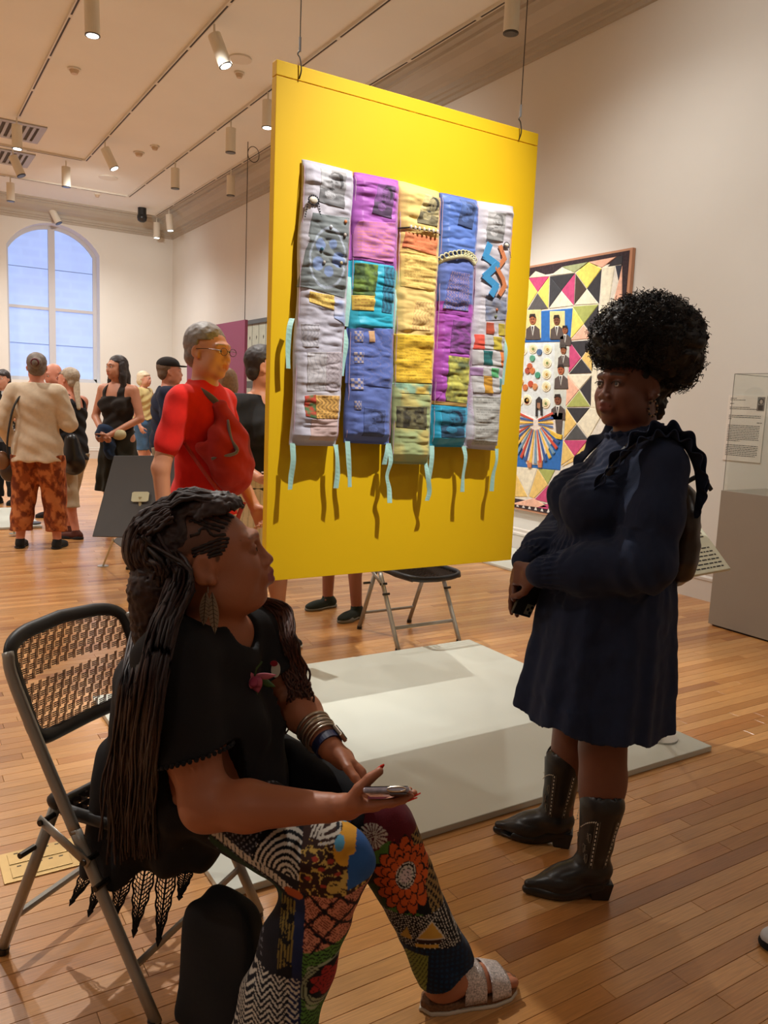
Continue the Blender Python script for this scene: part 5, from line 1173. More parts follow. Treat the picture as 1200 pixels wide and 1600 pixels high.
# dark-haired woman beside the panel
def skirt9(V):
    c = np.tile(np.array(srgb(200, 185, 160)), (len(V), 1)); c *= (.82+.25*(np.abs(np.sin(np.arctan2(V[:, 1], V[:, 0])*22)) > .4))[:, None]
    n = fbm(V, 45, 3); m = (V[:, 2] < .72) & (n > .55) & (V[:, 0] < .1); c[m] = .02; return c
def ex7(o, base, R, s, hd, legs, armsj, T):
    w_ = armsj[1][2]; P = base+R@(w_+np.array([-.02, .13, .035])); ph = empty('phone', tuple(P), 'black phone with white edge held by the dark-haired woman beside the yellow panel', 'phone')
    Rm = R@rotx(.15); a = MB(); a.box((-.038, -.075, 0), (.038, .075, .008), Rm); a.build('case', M('phone_white', srgb(215, 212, 215), .3), ph, bevel=.002); a = MB(); a.box((-.034, -.071, .0082), (.034, .071, .009), Rm); a.build('screen', M('phone_black', (.01, .01, .012), .15), ph)
    MB().tube([base+R@np.array([.21*math.cos(t), .17*math.sin(t), .945]) for t in np.linspace(0, 6.28, 25)[:-1]], .011, 6, closed=True, flat=.5).build('belt', M('belt_black', (.01, .01, .01), .5), o, base=base, smooth=True)
hp = at(411, 600, 4.6)
person('woman with short dark hair and black top beside the left edge of the yellow panel', (hp[0], hp[1]), -FW*.65+RT*.75, 1.74, SK['tan'], dict(col=(.012, .012, .013), sleeve=.35, hem=.98, loose=.014, bust=1, neck=1.43, vy=.10, vz=.09), dict(kind='skirt', col=skirt9, hem=.45, r=(.175, .27)), dict(style='short', col=srgb(32, 20, 17)), dict(col=(.015, .015, .015), sole=(.7, .7, .7)),
       arms=(((-.25, .0, 1.12), (-.16, .22, 1.0)), ((.25, .0, 1.12), (.22, .24, 1.02))), palms=(None, np.array([-.3, 0, 1.])), hands=(.4, .25), extra=ex7, h=.0078, fine=True, hyaw=.8, feet=[(-.10, .06), (.10, -.02)], wide=1.05)
# man behind the panel: only his calves and shoes show beneath it
f1, f2 = np.array([2.60, 4.72]), np.array([2.63, 4.40])
fd = np.array([-.80, -.25]); fd /= np.linalg.norm(fd); c0 = (f1+f2)/2-fd*.04+np.array([0, .14])
person('person in shorts and dark sneakers standing behind the yellow panel', (c0[0], c0[1]), fd, 1.74, srgb(150, 95, 75), dict(col=srgb(70, 72, 78), sleeve=.5, hem=.86), dict(kind='shorts', col=srgb(55, 58, 58), hem=.50, loose=.03), dict(style='short', col=srgb(60, 45, 38)), dict(col=srgb(40, 48, 44), sole=srgb(120, 118, 110)), h=.012, feet=[(-.16, .05), (.16, .0)])
# dark socks of that man and the sneaker at the right edge
tag(MB().box((0, 0, 0), (1, 1, 1)).build('tmp', blk), 'x', 'x'); bpy.data.objects.remove(bpy.data.objects['tmp'])
sn = on(1192, 1478, 2, 0); o = empty('sneaker', (sn[0]+.15, sn[1]-.095, 0), 'white sneaker just entering the frame at the right edge', 'shoe')
b_ = (sn[0]+.15, sn[1]-.095, 0); shoe(o, b_, (sn[0]+.155, sn[1]-.098, .1), (-.84, .53), sole=(.02, .02, .02), upper=srgb(205, 205, 208), h=.006, kind='upper')
# ---------------------------------------------------------------- standing woman in navy
SB = np.array([1.755, 1.708, 0.0]); SR = frame(-RT); ST = lambda V: SB+V@SR.T
def L(a, b, z): return np.array([-b, a, z])            # a forward, b towards her left, z up
standing = empty('person', tuple(SB), 'standing woman in a navy ruffled dress and black boots, hair in a high puff', 'person')
sk2 = np.array(srgb(112, 66, 48)); navy = np.array(srgb(33, 43, 68))
B = SDF(); HD = Head(L(-.128, 0, 1.527), rotz(.52)@rotx(.02), 1.0, wide=1.06, lip=1.25, jaw=1.15, nose=.85); HD.add(B)
B.cap(L(-.17, 0, 1.34), L(-.15, 0, 1.46), .062, .056, .03); B.cap(L(-.19, -.14, 1.335), L(-.19, .14, 1.335), .055, None, .05)
B.ell(L(-.15, 0, 1.22), (.155, .13, .18), None, .04); B.ell(L(-.12, 0, 1.02), (.16, .14, .16), None, .05); B.ell(L(-.12, 0, .88), (.15, .12, .14), None, .05)
for b_, kn, an in ((.10, L(-.10, .115, .46), L(-.10, .135, .11)), (-.10, L(-.075, -.14, .46), L(-.055, -.15, .11))):
    hp = L(-.13, b_, .86); B.cap(hp, kn, .085, .066, .05); B.ell(kn+L(-.012, 0, -.10), (.066, .070, .12), None, .03); B.cap(kn, an, .060, .04, .03)
    B.cap(an+L(0, 0, 0), an+L(.02, 0, -.03), .038, .035, .02)
shN, elN, wrN = L(-.19, .170, 1.30), L(-.145, .225, 1.045), L(.115, .125, .985)
shF, elF, wrF = L(-.18, -.175, 1.30), L(-.03, -.235, 1.05), L(.135, -.035, .985)
for s_, e_, w_ in ((shN, elN, wrN), (shF, elF, wrF)): B.cap(s_, e_, .05, .042, .03); B.cap(e_, w_, .042, .028, .015)
nl = hand(B, wrN+L(.012, -.01, -.006), L(.55, -.62, -.12), L(-.75, -.35, -.1), 1, curls=[.75, .85, .95, 1.0], sc=.94, thumb=.1)
nf = hand(B, wrF+L(.015, .0, -.012), L(.12, .10, -1), L(-.55, .55, 0), 1, curls=[.12, .16, .22, .3], sc=.94, thumb=.5)
body(B, 'body', skinm, standing, SB, .0042, lambda V: HD.colour(V, sk2, srgb(125, 66, 58), (.01, .007, .006), 1.2), ST)
HW = Head(ST(HD.c), SR@HD.R, HD.s, wide=HD.w); HW.eyes(standing, SB, iris=(.02, .01, .006))
# upper eyelids with dark lash line
a = MB(); a.c = (.01, .008, .007)
for x in (-1, 1): a.tube([HW.P(x*.031+.016*math.cos(t), .0905+.002*math.sin(t), .0035+.0075*math.sin(t)) for t in np.linspace(.15, math.pi-.15, 8)], .0013, 5)
a.build('eyelash', hairm, standing, base=SB)
# hair: puff on top, smooth sides
hb = srgb(16, 12, 12); F = SDF()
F.ell(L(-.165, .0, 1.675), (.135, .145, .108), None, .03); F.ell(L(-.22, .02, 1.66), (.11, .10, .11), None, .03); F.ell(L(-.095, 0, 1.655), (.105, .085, .085), None, .03); F.ell(L(-.255, 0, 1.60), (.08, .06, .07), None, .03)
F.ell(HD.P(0, -.030, .032), (.083, .094, .090), HD.R, .02); F.ell(HD.P(0, -.078, -.01), (.064, .055, .085), HD.R, .03)
def cutf(V):
    q = HD.loc(V); return np.where(q[:, 2] < .062+.0*q[:, 0], np.minimum(.6*(q[:, 1]-(-.012-.3*(.045-q[:, 2]).clip(-.02, .2)*.6)), 1), -.1)
F.fn(lambda V: cutf(V), L(-.5, -.4, 1.3)-.1, L(.3, .4, 1.9)+.1, 0, '&')
lo_ = L(-.6, .5, 1.2); 
body(F, 'hair', hairm, standing, SB, .006, hb, ST, lambda P: .016*(fbm(P, 55, 3, 2)-.5)*2+.010*(fbm(P, 18, 7, 2)-.5)*2)
def curls(n, cent, rad, seed, zmin=1.58, ln=.030):
    r = np.random.default_rng(seed); d = r.normal(size=(n, 3)); d /= np.linalg.norm(d, axis=1)[:, None]; P0 = cent+d*rad*r.uniform(.90, 1.03, (n, 1)); keep = P0[:, 2] > zmin; P0 = P0[keep]; d = d[keep]; n = len(P0); K = 9
    t = np.linspace(0, 1, K); dr = d+r.normal(size=(n, 3))*.45; dr /= np.linalg.norm(dr, axis=1)[:, None]; u = np.cross(dr, r.normal(size=(n, 3))); u /= np.linalg.norm(u, axis=1)[:, None]; v = np.cross(dr, u)
    l = ln*r.uniform(.4, 1.0, n)[:, None, None]; ph = (t*2*np.pi*1.6)[None, :, None]+r.uniform(0, 6, (n, 1, 1)); cr = r.uniform(.003, .0065, (n, 1, 1))
    return P0[:, None]+dr[:, None]*t[None, :, None]*l+cr*(np.cos(ph)*u[:, None]+np.sin(ph)*v[:, None])
paths = np.vstack([curls(3600, L(-.165, .0, 1.675), np.array([.137, .147, .112]), 1), curls(1200, L(-.095, 0, 1.652), np.array([.107, .087, .086]), 2, 1.585, .022), curls(900, L(-.245, 0, 1.62), np.array([.09, .085, .10]), 3, 1.53, .022)])
V, Fq = tubes_np(ST(paths.reshape(-1, 3)).reshape(paths.shape), np.full(paths.shape[:2], .0011), 3)
cu = link('curls', mesh('curls', V-SB, Fq, np.tile(hb, (len(V), 1))), hairm, bpy.data.objects[[o_.name for o_ in standing.children if o_.name.startswith('hair')][0]]); cu['kind'] = 'stuff'
# earring and stud
a = MB(); e0 = HW.P(-.084, -.006, -.038)
for k in range(16):
    t = k/16*2*math.pi; a.c = (.30, .18, .10) if k % 2 else (.03, .02, .02); a.ball(e0+np.array([.012*math.sin(t)*RT[0], .012*math.sin(t)*RT[1], -.022+.022*math.cos(t)]), .0038, 6, 4)
a.build('hoop_earring', eyem, standing, base=SB, smooth=True)
MB().ball(HW.P(-.088, -.018, -.020), .0035, 8, 6).build('ear_stud', M('stud', (.8, .78, .75), .2, .8), standing, base=SB, smooth=True)
# dress
D = SDF()
D.ell(L(-.165, 0, 1.235), (.178, .145, .17), None, .04)
for b_ in (-.085, .085): D.ell(L(-.035, b_, 1.185), (.092, .108, .098), None, .05)
D.ell(L(-.115, 0, 1.04), (.178, .165, .11), None, .06); D.cap(L(-.19, -.145, 1.325), L(-.19, .145, 1.325), .062, None, .05); D.cap(L(-.17, 0, 1.33), L(-.158, 0, 1.385), .085, .070, .04)
zt_, zh = 1.06, .515
def skirt(P):
    a_ = P[:, 1]; b_ = -P[:, 0]; z = P[:, 2]; t = np.clip((zt_-z)/(zt_-zh), 0, 1); ca = -.118+.030*t; ra = .165+.055*np.sqrt(t)+.01*t; rb = .175+.055*t**.7
    an = np.arctan2(b_/rb, (a_-ca)/ra); fold = 1+(.012+.075*t)*(.55*np.sin(an*7+1.3)+.35*np.sin(an*12+.5)+.25*np.sin(an*19))
    fold = fold+.006*np.sin(an*46)*np.exp(-((z-1.0)/.05)**2)
    zz = zh+.02*np.cos(an)+.010*np.sin(an*7+1.3)
    return np.maximum((np.hypot((a_-ca)/ra, b_/rb)/fold-1)*.16, np.maximum(zz-z, z-zt_))
D.fn(skirt, L(-.45, .32, .45), L(.25, -.32, 1.08), .03)
def sleeve(F, s_, e_, w_):
    F.cap(s_, s_+(e_-s_)*.5, .064, .074, .05); F.cap(s_+(e_-s_)*.5, e_, .074, .072, .03); F.cap(e_, e_+(w_-e_)*.62, .072, .068, .04); F.cap(e_+(w_-e_)*.62, e_+(w_-e_)*.90, .068, .048, .02); F.cap(e_+(w_-e_)*.90, e_+(w_-e_)*.97, .040, .036, .01); F.cap(e_+(w_-e_)*.96, e_+(w_-e_)*1.01, .036, .044, .006)
sleeve(D, shN, elN, wrN); sleeve(D, shF, elF, wrF)
D.ell(L(-.145, 0, 1.425), (.062, .066, .05), None, .005, '-')
def ddisp(P):
    x, y, z = P[:, 0], P[:, 1], P[:, 2]; a_ = y
    sm = np.exp(-((z-1.285)/.085)**4)*(a_ > -.17)*np.exp(-(x/.15)**6); d = sm*.0034*np.sin(x*170+2*np.sin(z*60))*np.sin(z*150)
    wst = np.exp(-((z-1.05)/.03)**2)*(np.abs(x) < .2); d = d+wst*.0035*np.sin(np.arctan2(x, y+.12)*44)
    d = d+.007*(fbm(P, 9, 5, 3)-.5)*2*(z > .6)+.0015*(vnoise(P*[1, 1, .5], 60, 2)-.5)*2
    # cuff gathers and sleeve creases
    for s_, e_, w_ in ((shN, elN, wrN), (shF, elF, wrF)):
        ax = (w_-e_)/np.linalg.norm(w_-e_); u = np.cross(ax, (0, 0, 1.)); u /= np.linalg.norm(u); v = np.cross(ax, u); q = P-e_; t = q@ax/np.linalg.norm(w_-e_); rr = np.hypot(q@u, q@v); ang = np.arctan2(q@u, q@v)
        m = np.exp(-((t-.92)/.12)**2)*(rr < .11); d = d+m*.0035*np.sin(ang*20); m2 = (rr < .11)*np.exp(-((t-.05)/.25)**2); d = d+m2*.006*np.sin(t*26+ang*2)
    return d
body(D, 'dress', clothg, standing, SB, .005, lambda V: navy*(.92+.16*fbm(V, 25, 3))[:, None], ST, ddisp)
# ruffles over both shoulders and round the collar
def ruffle(base_pts, outs, amp, waves, name, wdt, th=.0022):
    Q = catmull(base_pts, 26); O = catmull(outs, 26); n = len(Q); V = []; rows = 7
    for i in range(n):
        t = i/(n-1); tang = Q[min(i+1, n-1)]-Q[max(i-1, 0)]; tang /= np.linalg.norm(tang)+1e-9; o_ = O[i]/np.linalg.norm(O[i]); nn = np.cross(tang, o_); f = math.sin(math.pi*min(1, max(0, t*1.0)))**.4
        for j in range(rows):
            r = j/(rows-1); V.append(Q[i]+o_*wdt*r*f+nn*amp*r**1.3*f*math.sin(waves*t*2*math.pi))
    V = np.array(V); Fc = gridfaces(rows, n); o = link(name, mesh(name, ST(V)-SB, Fc, np.tile(navy*.95, (len(V), 1))), clothg, standing, smooth=True)
    md = o.modifiers.new('solid', 'SOLIDIFY'); md.thickness = th; return o
for sg in (1, -1):
    bp = [L(.0, .120*sg, 1.205), L(-.045, .150*sg, 1.30), L(-.115, .150*sg, 1.372), L(-.19, .150*sg, 1.395), L(-.250, .152*sg, 1.36), L(-.290, .150*sg, 1.27), L(-.300, .13*sg, 1.17)]
    ot = [L(.25, .9*sg, .1), L(.3, .9*sg, .45), L(.1, .8*sg, .75), L(0, .75*sg, .8), L(-.3, .75*sg, .6), L(-.6, .7*sg, .3), L(-.7, .6*sg, 0)]
    ruffle(bp, ot, .015, 9, 'shoulder_ruffle', .048); ruffle([p_+L(0, .006*sg, -.006) for p_ in bp], [o__+L(0, .3*sg, -.5) for o__ in ot], .013, 11, 'shoulder_ruffle', .044)
V = []; n = 120; rows = 4
for i in range(n+1):
    t = 2*math.pi*i/n; 
    for j in range(rows): r = j/(rows-1); rad = .067+.010*r+.006*r*math.sin(t*19); V.append(L(-.150+rad*1.04*math.cos(t), rad*math.sin(t), 1.378+.028*r-.02*math.cos(t)))
V = np.array(V); o = link('collar_ruffle', mesh('collar_ruffle', ST(V)-SB, gridfaces(rows, n+1), np.tile(navy, (len(V), 1))), clothg, standing, smooth=True); o.modifiers.new('solid', 'SOLIDIFY').thickness = .002
# backpack
F = SDF(); F.ell(L(-.296, .0, 1.115), (.135, .062, .15), None, .02); F.ell(L(-.296, .0, 1.03), (.135, .062, .09), None, .03)
bpk = empty('backpack', tuple(ST(L(-.33, -.02, .96))), 'dark brown quilted backpack on the back of the woman in the navy dress', 'backpack'); bb = ST(L(-.33, -.02, .96))
body(F, 'bag', leather, bpk, bb, .006, srgb(48, 36, 28), ST, lambda P: .006*np.maximum(np.abs(np.sin(P[:, 2]*32+P[:, 0]*30)), np.abs(np.sin(P[:, 2]*32-P[:, 0]*30)))-.004)
sp_ = M('pack_strap', (.012, .011, .012), .6)
MB().tube([ST(q) for q in catmull([L(-.28, .07, 1.25), L(-.325, .06, 1.275), L(-.355, .05, 1.265), L(-.378, .045, 1.238)], 5)], .0075, 6, flat=.5).build('strap', sp_, bpk, base=bb, smooth=True)
for sg in (1, -1): MB().tube([ST(q) for q in catmull([L(-.33, .09*sg, 1.22), L(-.285, .10*sg, 1.37), L(-.19, .11*sg, 1.405), L(-.10, .12*sg, 1.35), L(-.045, .135*sg, 1.25), L(-.11, .17*sg, 1.10), L(-.27, .12*sg, 1.0)], 6)], .013, 6, flat=.35).build('strap', sp_, bpk, base=bb, smooth=True)
# phone in her hands
pc = L(.128, .03, .905); phs = empty('phone', tuple(ST(pc)), 'phone in a black case held low by the woman in navy', 'phone')
pf_ = L(.35, 0, -.94); pr_ = L(.75, .45, .28); pr_ = pr_-pf_*(pr_@pf_)/(pf_@pf_); pr_ /= np.linalg.norm(pr_); pf_ /= np.linalg.norm(pf_); pn_ = np.cross(pr_, pf_)
if (SR@pn_)@FW > 0: pn_ = -pn_
Rp = SR@np.stack([pr_, pf_, pn_], 1)
MB().box((-.037, -.076, -.005), (.037, .076, .005), Rp).build('case', M('phone_case', (.012, .012, .010), .35), phs, bevel=.002)
a = MB(); a.box((-.033, .035, .005), (-.004, .068, .0065), Rp); a.build('camera_bump', M('phone_metal', srgb(150, 155, 140), .3, .6), phs, bevel=.001)
a = MB(); [a.tube([Rp@np.array([x_, y_, .0064]), Rp@np.array([x_, y_, .0075])], .005, 10) for x_, y_ in ((-.025, .043), (-.013, .052), (-.025, .061))]; a.build('lens', M('lens', (.01, .01, .01), .1), phs)
# western boots
def boot(an, toe, name_label, sg):
    g = np.array([an[0], an[1], 0]); d = np.array([toe[0]-an[0], toe[1]-an[1], 0]); ln_ = np.linalg.norm(d); d /= ln_; l = np.array([-d[1], d[0], 0]); q = lambda f, s, z: g+d*f+l*s+np.array([0, 0, z]); Rb = np.stack([l, d, [0, 0, 1]], 1)
    o = empty('cowboy_boot', tuple(ST(g)), name_label, 'boot', 'boots of the woman in navy'); bs = ST(g)
    tipf = .182
    F = SDF(); F.ell(q(-.028, 0, .085), (.033, .040, .042), Rb, .02); F.cap(q(-.01, 0, .085), q(.07, 0, .055), .038, .036, .03); F.ell(q(.085, 0, .042), (.040, .06, .026), Rb, .03); F.cap(q(.09, 0, .040), q(tipf, 0, .033), .032, .013, .03)
    F.cap(q(.02, 0, .09), q(.10, 0, .052), .034, .026, .03)
    F.cap(q(-.005, 0, .10), q(-.012, 0, .17), .042, .048, .03); F.cap(q(-.012, 0, .17), q(-.022, 0, .295), .049, .066, .02)
    F.fn(lambda P: np.maximum(P[:, 2]-(.285+.016*np.cos(2*np.arctan2((P-g)@l, (P-g)@d+.02))), -1), q(-.3, -.3, 0)-.2, q(.4, .3, .4)+.2, 0, '&')
    F.ell(q(-.022, 0, .325), (.05, .05, .05), Rb, .003, '-')
    body(F, 'upper', leather, o, bs, .0045, (.013, .012, .011), ST, lambda P: .0012*np.sin(P[:, 2]*120)*((P[:, 2] > .07) & (P[:, 2] < .12)))
    S = SDF(); S.ell(q(.09, 0, .020), (.043, .075, .02), Rb, .02); S.cap(q(.10, 0, .018), q(tipf+.004, 0, .016), .034, .014, .02); S.cap(q(-.03, 0, .05), q(.07, 0, .022), .034, .034, .02)
    S.fn(lambda P: np.abs(P[:, 2]-(.006+.004+.047*np.clip((.075-(P-g)@d)/.085, 0, 1)))-.005, q(-.3, -.3, 0)-.2, q(.4, .3, .4)+.2, 0, '&')
    body(S, 'sole', leather, o, bs, .004, (.010, .009, .008), ST)
    a = MB(); Pk = lambda f0, f1, w0, z: [q(f0, -w0, z), q(f1, -w0, z), q(f1, w0, z), q(f0, w0, z)]
    a.c = (.012, .01, .009); t_, b_ = Pk(-.068, .006, .033, .056), Pk(-.058, -.006, .027, .0005)
    a.add([ST(v) for v in b_+t_], [(0, 3, 2, 1), (4, 5, 6, 7), (0, 1, 5, 4), (1, 2, 6, 5), (2, 3, 7, 6), (3, 0, 4, 7)]); a.c = (.012, .01, .009); a.build('heel', leather, o, base=bs, bevel=.003)
    st = M('boot_stitch', srgb(205, 196, 178), .6); stg = M('boot_scroll', srgb(118, 110, 96), .7)
    def srf(th, z):    # shaft surface, th from forward towards her left
        r = (.050+(.067-.050)*np.clip((z-.17)/.125, 0, 1)) if z > .17 else (.042+.006*np.clip((z-.10)/.07, 0, 1)); c = -.005-.017*np.clip((z-.10)/.195, 0, 1)
        r += .0050; return q(c+r*math.cos(th), r*math.sin(th), z)
    a = MB(); b2 = MB()
    for sd in (1, -1):
        for th in (sd*math.radians(68), sd*math.radians(122)):
            for z in np.arange(.125, .268, .0135): a.tube([ST(srf(th, z)), ST(srf(th, z+.0065))], .0018, 5)
            for dth in (-.09, .09): b2.tube([ST(srf(th+dth, z)) for z in np.linspace(.115, .272, 14)], .0008, 4)
        for k in range(9): th = sd*math.radians(20+k*5.2); z = .232+.034*math.sin(k/8*1.5); a.tube([ST(srf(th, z)), ST(srf(th+sd*.045, z+.004))], .0014, 5)
        for cth, cz, fl_ in ((44, .205, 1), (44, .165, -1), (40, .135, 1)):
            for m_ in (0, 1):
                b2.tube([ST(srf(sd*math.radians(cth+(12-5*m_)*math.sin(t)*(1 if fl_ > 0 else -1)), cz+(.018-.006*m_)*math.sin(2*t+m_)+.012*t/3)) for t in np.linspace(0, 3.0, 14)], .0011, 4)
    a.build('stitching', st, o, base=bs)['kind'] = 'stuff'; b2.build('scroll_stitching', stg, o, base=bs)['kind'] = 'stuff'
    for k in range(4):
        MB().tube([ST(q(.045+k*.010, s_, .0985-.0075*k-.25*s_*s_*40*.1)) for s_ in np.linspace(-.014, .014, 7)], .0008, 4).build('vamp_stitch', stg, o, base=bs)
    return o
def loc2(px, py, b): P = at(px, py, 2.38-b)-SB; return np.array([-b, -(P@RT), 0])
boot(L(-.085, .138, 0), L(.13, .142, 0), 'near black western boot of the woman in navy', 1)
boot(L(-.035, -.150, 0), L(.145, -.195, 0), 'far black western boot of the woman in navy, one step ahead', -1)
# ---------------------------------------------------------------- seated woman in black with long locs
nv = lambda v: np.array(v, float)/np.linalg.norm(v)
seatb = np.array([.60, 1.88, 0.0]); seated = empty('person', tuple(seatb), 'seated woman in a black top and colourful printed trousers with long dark locs', 'person')
sk1 = np.array(srgb(172, 108, 77)); lf = nv((.58, -.81, 0)); lr = np.array([lf[1], -lf[0], 0]); tf = nv((.78, -.62, 0)); tr_ = np.array([tf[1], -tf[0], 0]); TF = np.stack([tr_, tf, [0, 0, 1]], 1)
pel = np.array([.60, 1.87, .565]); hipN, hipF = pel+lr*.10, pel-lr*.10
knN, knF = at(514, 1350, 1.57), at(592, 1296, 1.76); ankF = at(703, 1528, 1.775); ankN = knN+np.array([-.12, .03, -.395])
chest = at(300, 1085, 1.80); belly = at(335, 1200, 1.80); neckb = at(338, 985, 1.79)
shN, elN, wrN = at(268, 1030, 1.64), at(322, 1258, 1.575), at(512, 1262, 1.50)
shF, elF, wrF = neckb+(neckb-shN)*[.8, .8, 0]+np.array([0, 0, -.045]), at(455, 1092, 1.90), at(515, 1168, 1.755)
HS = Head(at(325, 874, 1.76), frame(nv((.935, -.355, .25))), 1.12, wide=.97, long=1.11, lip=1.3, jaw=1.15, nose=.95)
B = SDF(); HS.add(B); q = HS.P
B.ell(q(0, .035, -.095), (.05, .05, .035), HS.R, .03)
B.cap(neckb, q(0, -.012, -.07), .062, .060, .03); B.cap(shN+(neckb-shN)*.25, shF+(neckb-shF)*.25, .06, None, .05)
B.ell(chest, (.175, .14, .18), TF, .05); B.ell(belly, (.18, .16, .14), TF, .06); B.ell(pel, (.18, .16, .12), TF, .06)
B.cap(hipN, knN, .085, .062, .04); B.cap(hipF, knF, .085, .062, .04); B.cap(knN, ankN, .058, .038, .03); B.cap(knF, ankF, .058, .036, .03)
B.cap(shN, elN, .062, .050, .04); B.ell((shN+elN)/2, (.06, .06, .10), None, .03); B.cap(elN, elN+(wrN-elN)*.35, .050, .050, .03); B.cap(elN+(wrN-elN)*.35, wrN, .050, .0285, .02)
B.cap(shF, elF, .055, .046, .03); B.cap(elF, elF+(wrF-elF)*.3, .046, .046, .02); B.cap(elF+(wrF-elF)*.3, wrF, .046, .028, .02)
dN = nv(RT+np.array([0, 0, .10])-FW*.02); nN = hand(B, wrN+dN*.012, dN, np.array([0, 0, 1.])+FW*.55, 1, curls=[.10, .14, .2, .3], sc=1.0, thumb=.95, spread=.08)
dF = nv(RT*.80-np.array([0, 0, .50])-FW*.30); nF = hand(B, wrF+dF*.012, dF, -np.array([0, 0, .8])-FW*.55-RT*.2, -1, curls=[.55, .6, .65, .6], sc=.98, thumb=.35)
def foot(F, ank, d, l, L_=1.0):
    g = np.array([ank[0], ank[1], 0]); z0 = .026; Q = lambda f, s_, z: g+d*f*L_+l*s_+np.array([0, 0, z+z0]); 
    F.cap(ank, Q(-.005, 0, .05), .037, .036, .03); F.ell(Q(-.030, 0, .030), (.034, .036, .031), np.stack([l, d, [0, 0, 1]], 1), .03)
    F.cap(Q(-.02, 0, .045), Q(.085, .004, .032), .036, .027, .03); F.ell(Q(.10, .0, .018), (.043, .045, .019), np.stack([l, d, [0, 0, 1]], 1), .03)
    for i, (s_, f0, r_) in enumerate(((.030, .172, .0125), (.010, .170, .0098), (-.008, .162, .0092), (-.022, .152, .0088), (-.034, .138, .0085))): F.cap(Q(.115, s_*.9, .016), Q(f0-.008, s_, .012), r_*1.05, r_, .006); 
    return Q
dfF = nv((.985, -.17, 0)); lfF = np.array([-dfF[1], dfF[0], 0]); dfN = nv((.75, -.65, 0)); lfN = np.array([-dfN[1], dfN[0], 0])
QF = foot(B, ankF, dfF, -lfF); QN = foot(B, ankN, dfN, lfN)
def scol(V):
    c = HS.colour(V, sk1, srgb(150, 84, 88), np.array(sk1)*.45, .6); q_ = HS.loc(V); hl = np.interp(q_[:, 2], [.0, .02, .04, .06, .09, .125], [.020, .028, .032, .050, .074, .088]); m = (q_[:, 2] > .004) & (q_[:, 1] < hl) & (np.linalg.norm(q_, axis=1) < .2) & (q_[:, 1] > -.12) & ((q_[:, 1] > .018) | (q_[:, 2] > .03) | (np.abs(q_[:, 0]) < .072)); c[m] = c[m]*.30+np.array([.012, .006, .005]); return c
body(B, 'body', skinm, seated, seatb, .0042, scol)
HS.eyes(seated, seatb); put_nails(nN, srgb(225, 60, 45), seated, seatb, (0, 1, 4)); put_nails(nF, srgb(225, 60, 45), seated, seatb, (0, 1, 2, 3))
# sandals
def sandal(Q, lab, w):
    g = Q(0, 0, -.026); o = empty('sandal', tuple(g), lab, 'sandal', 'sandals of the seated woman'); d = nv(Q(1, 0, 0)-Q(0, 0, 0)); l = nv(Q(0, 1, 0)-Q(0, 0, 0)); Rl = np.stack([l, d, [0, 0, 1]], 1)
    def outline(P, e): 
        v = P-g; f = v@d; s_ = v@l; cen = .004*np.sin(f*20); hw = np.interp(f, [-.075, -.06, -.02, .04, .10, .15, .178, .19], [.0, .026, .036, .036, .046, .044, .028, .0])+e; return np.maximum(np.abs(s_-cen)-hw, np.maximum(f-.19-e, -.075-e-f))*.8
    for nm, z0, z1, e, c in (('sole', .0, .010, .003, srgb(200, 185, 165)), ('footbed', .010, .027, 0, srgb(120, 82, 52))):
        F = SDF(); F.fn(lambda P, z0=z0, z1=z1, e=e: np.maximum(outline(P, e), np.maximum(z0-P[:, 2], P[:, 2]-z1)), g-.25, g+.25, 0); V, Fc = F.mesh(.0035, -.02); link(nm, mesh(nm, V-g, Fc, np.tile(c, (len(V), 1))), M('sandal_'+nm, (1, 1, 1), .8, attr=True, noise=.35 if nm == 'footbed' else .03, nscale=160), o, smooth=True)
    gm = M('glitter', srgb(215, 205, 202), .3, .35, noise=.55, nscale=260, bump=1.0, bscale=700)
    for f0, f1, h_ in ((.022, .078, .112), (.092, .146, .082)):
        n, m_ = 22, 8; V = []
        for i in range(n+1):
            th = math.pi*i/n
            for j in range(m_+1):
                f = f0+(f1-f0)*j/m_+.012*math.cos(th)*0; hw = np.interp(f, [.0, .04, .10, .15], [.041, .043, .051, .048]); hh = h_-(f-f0)*.42
                V.append(Q(0, 0, -.026)+d*f+l*(hw*math.copysign(abs(math.cos(th))**.7, math.cos(th)))+np.array([0, 0, .022+(hh-.022)*abs(math.sin(th))**.8]))
        V = np.array(V); s_ = link('strap', mesh('strap', V-g, gridfaces(m_+1, n+1)), gm, o, smooth=True); s_.modifiers.new('solid', 'SOLIDIFY').thickness = .0035
    F = SDF(); F.cap(Q(.07, .040*w, .028), Q(.11, .044*w, .022), .004, .004); F.ell(Q(.088, .041*w, .030), (.004, .035, .012), Rl, .003); body(F, 'side_band', gm, o, g, .003, (1, 1, 1))
sandal(QF, 'silver glitter two-strap sandal on the forward foot of the seated woman', -1); sandal(QN, 'silver glitter sandal on the tucked foot of the seated woman', 1)
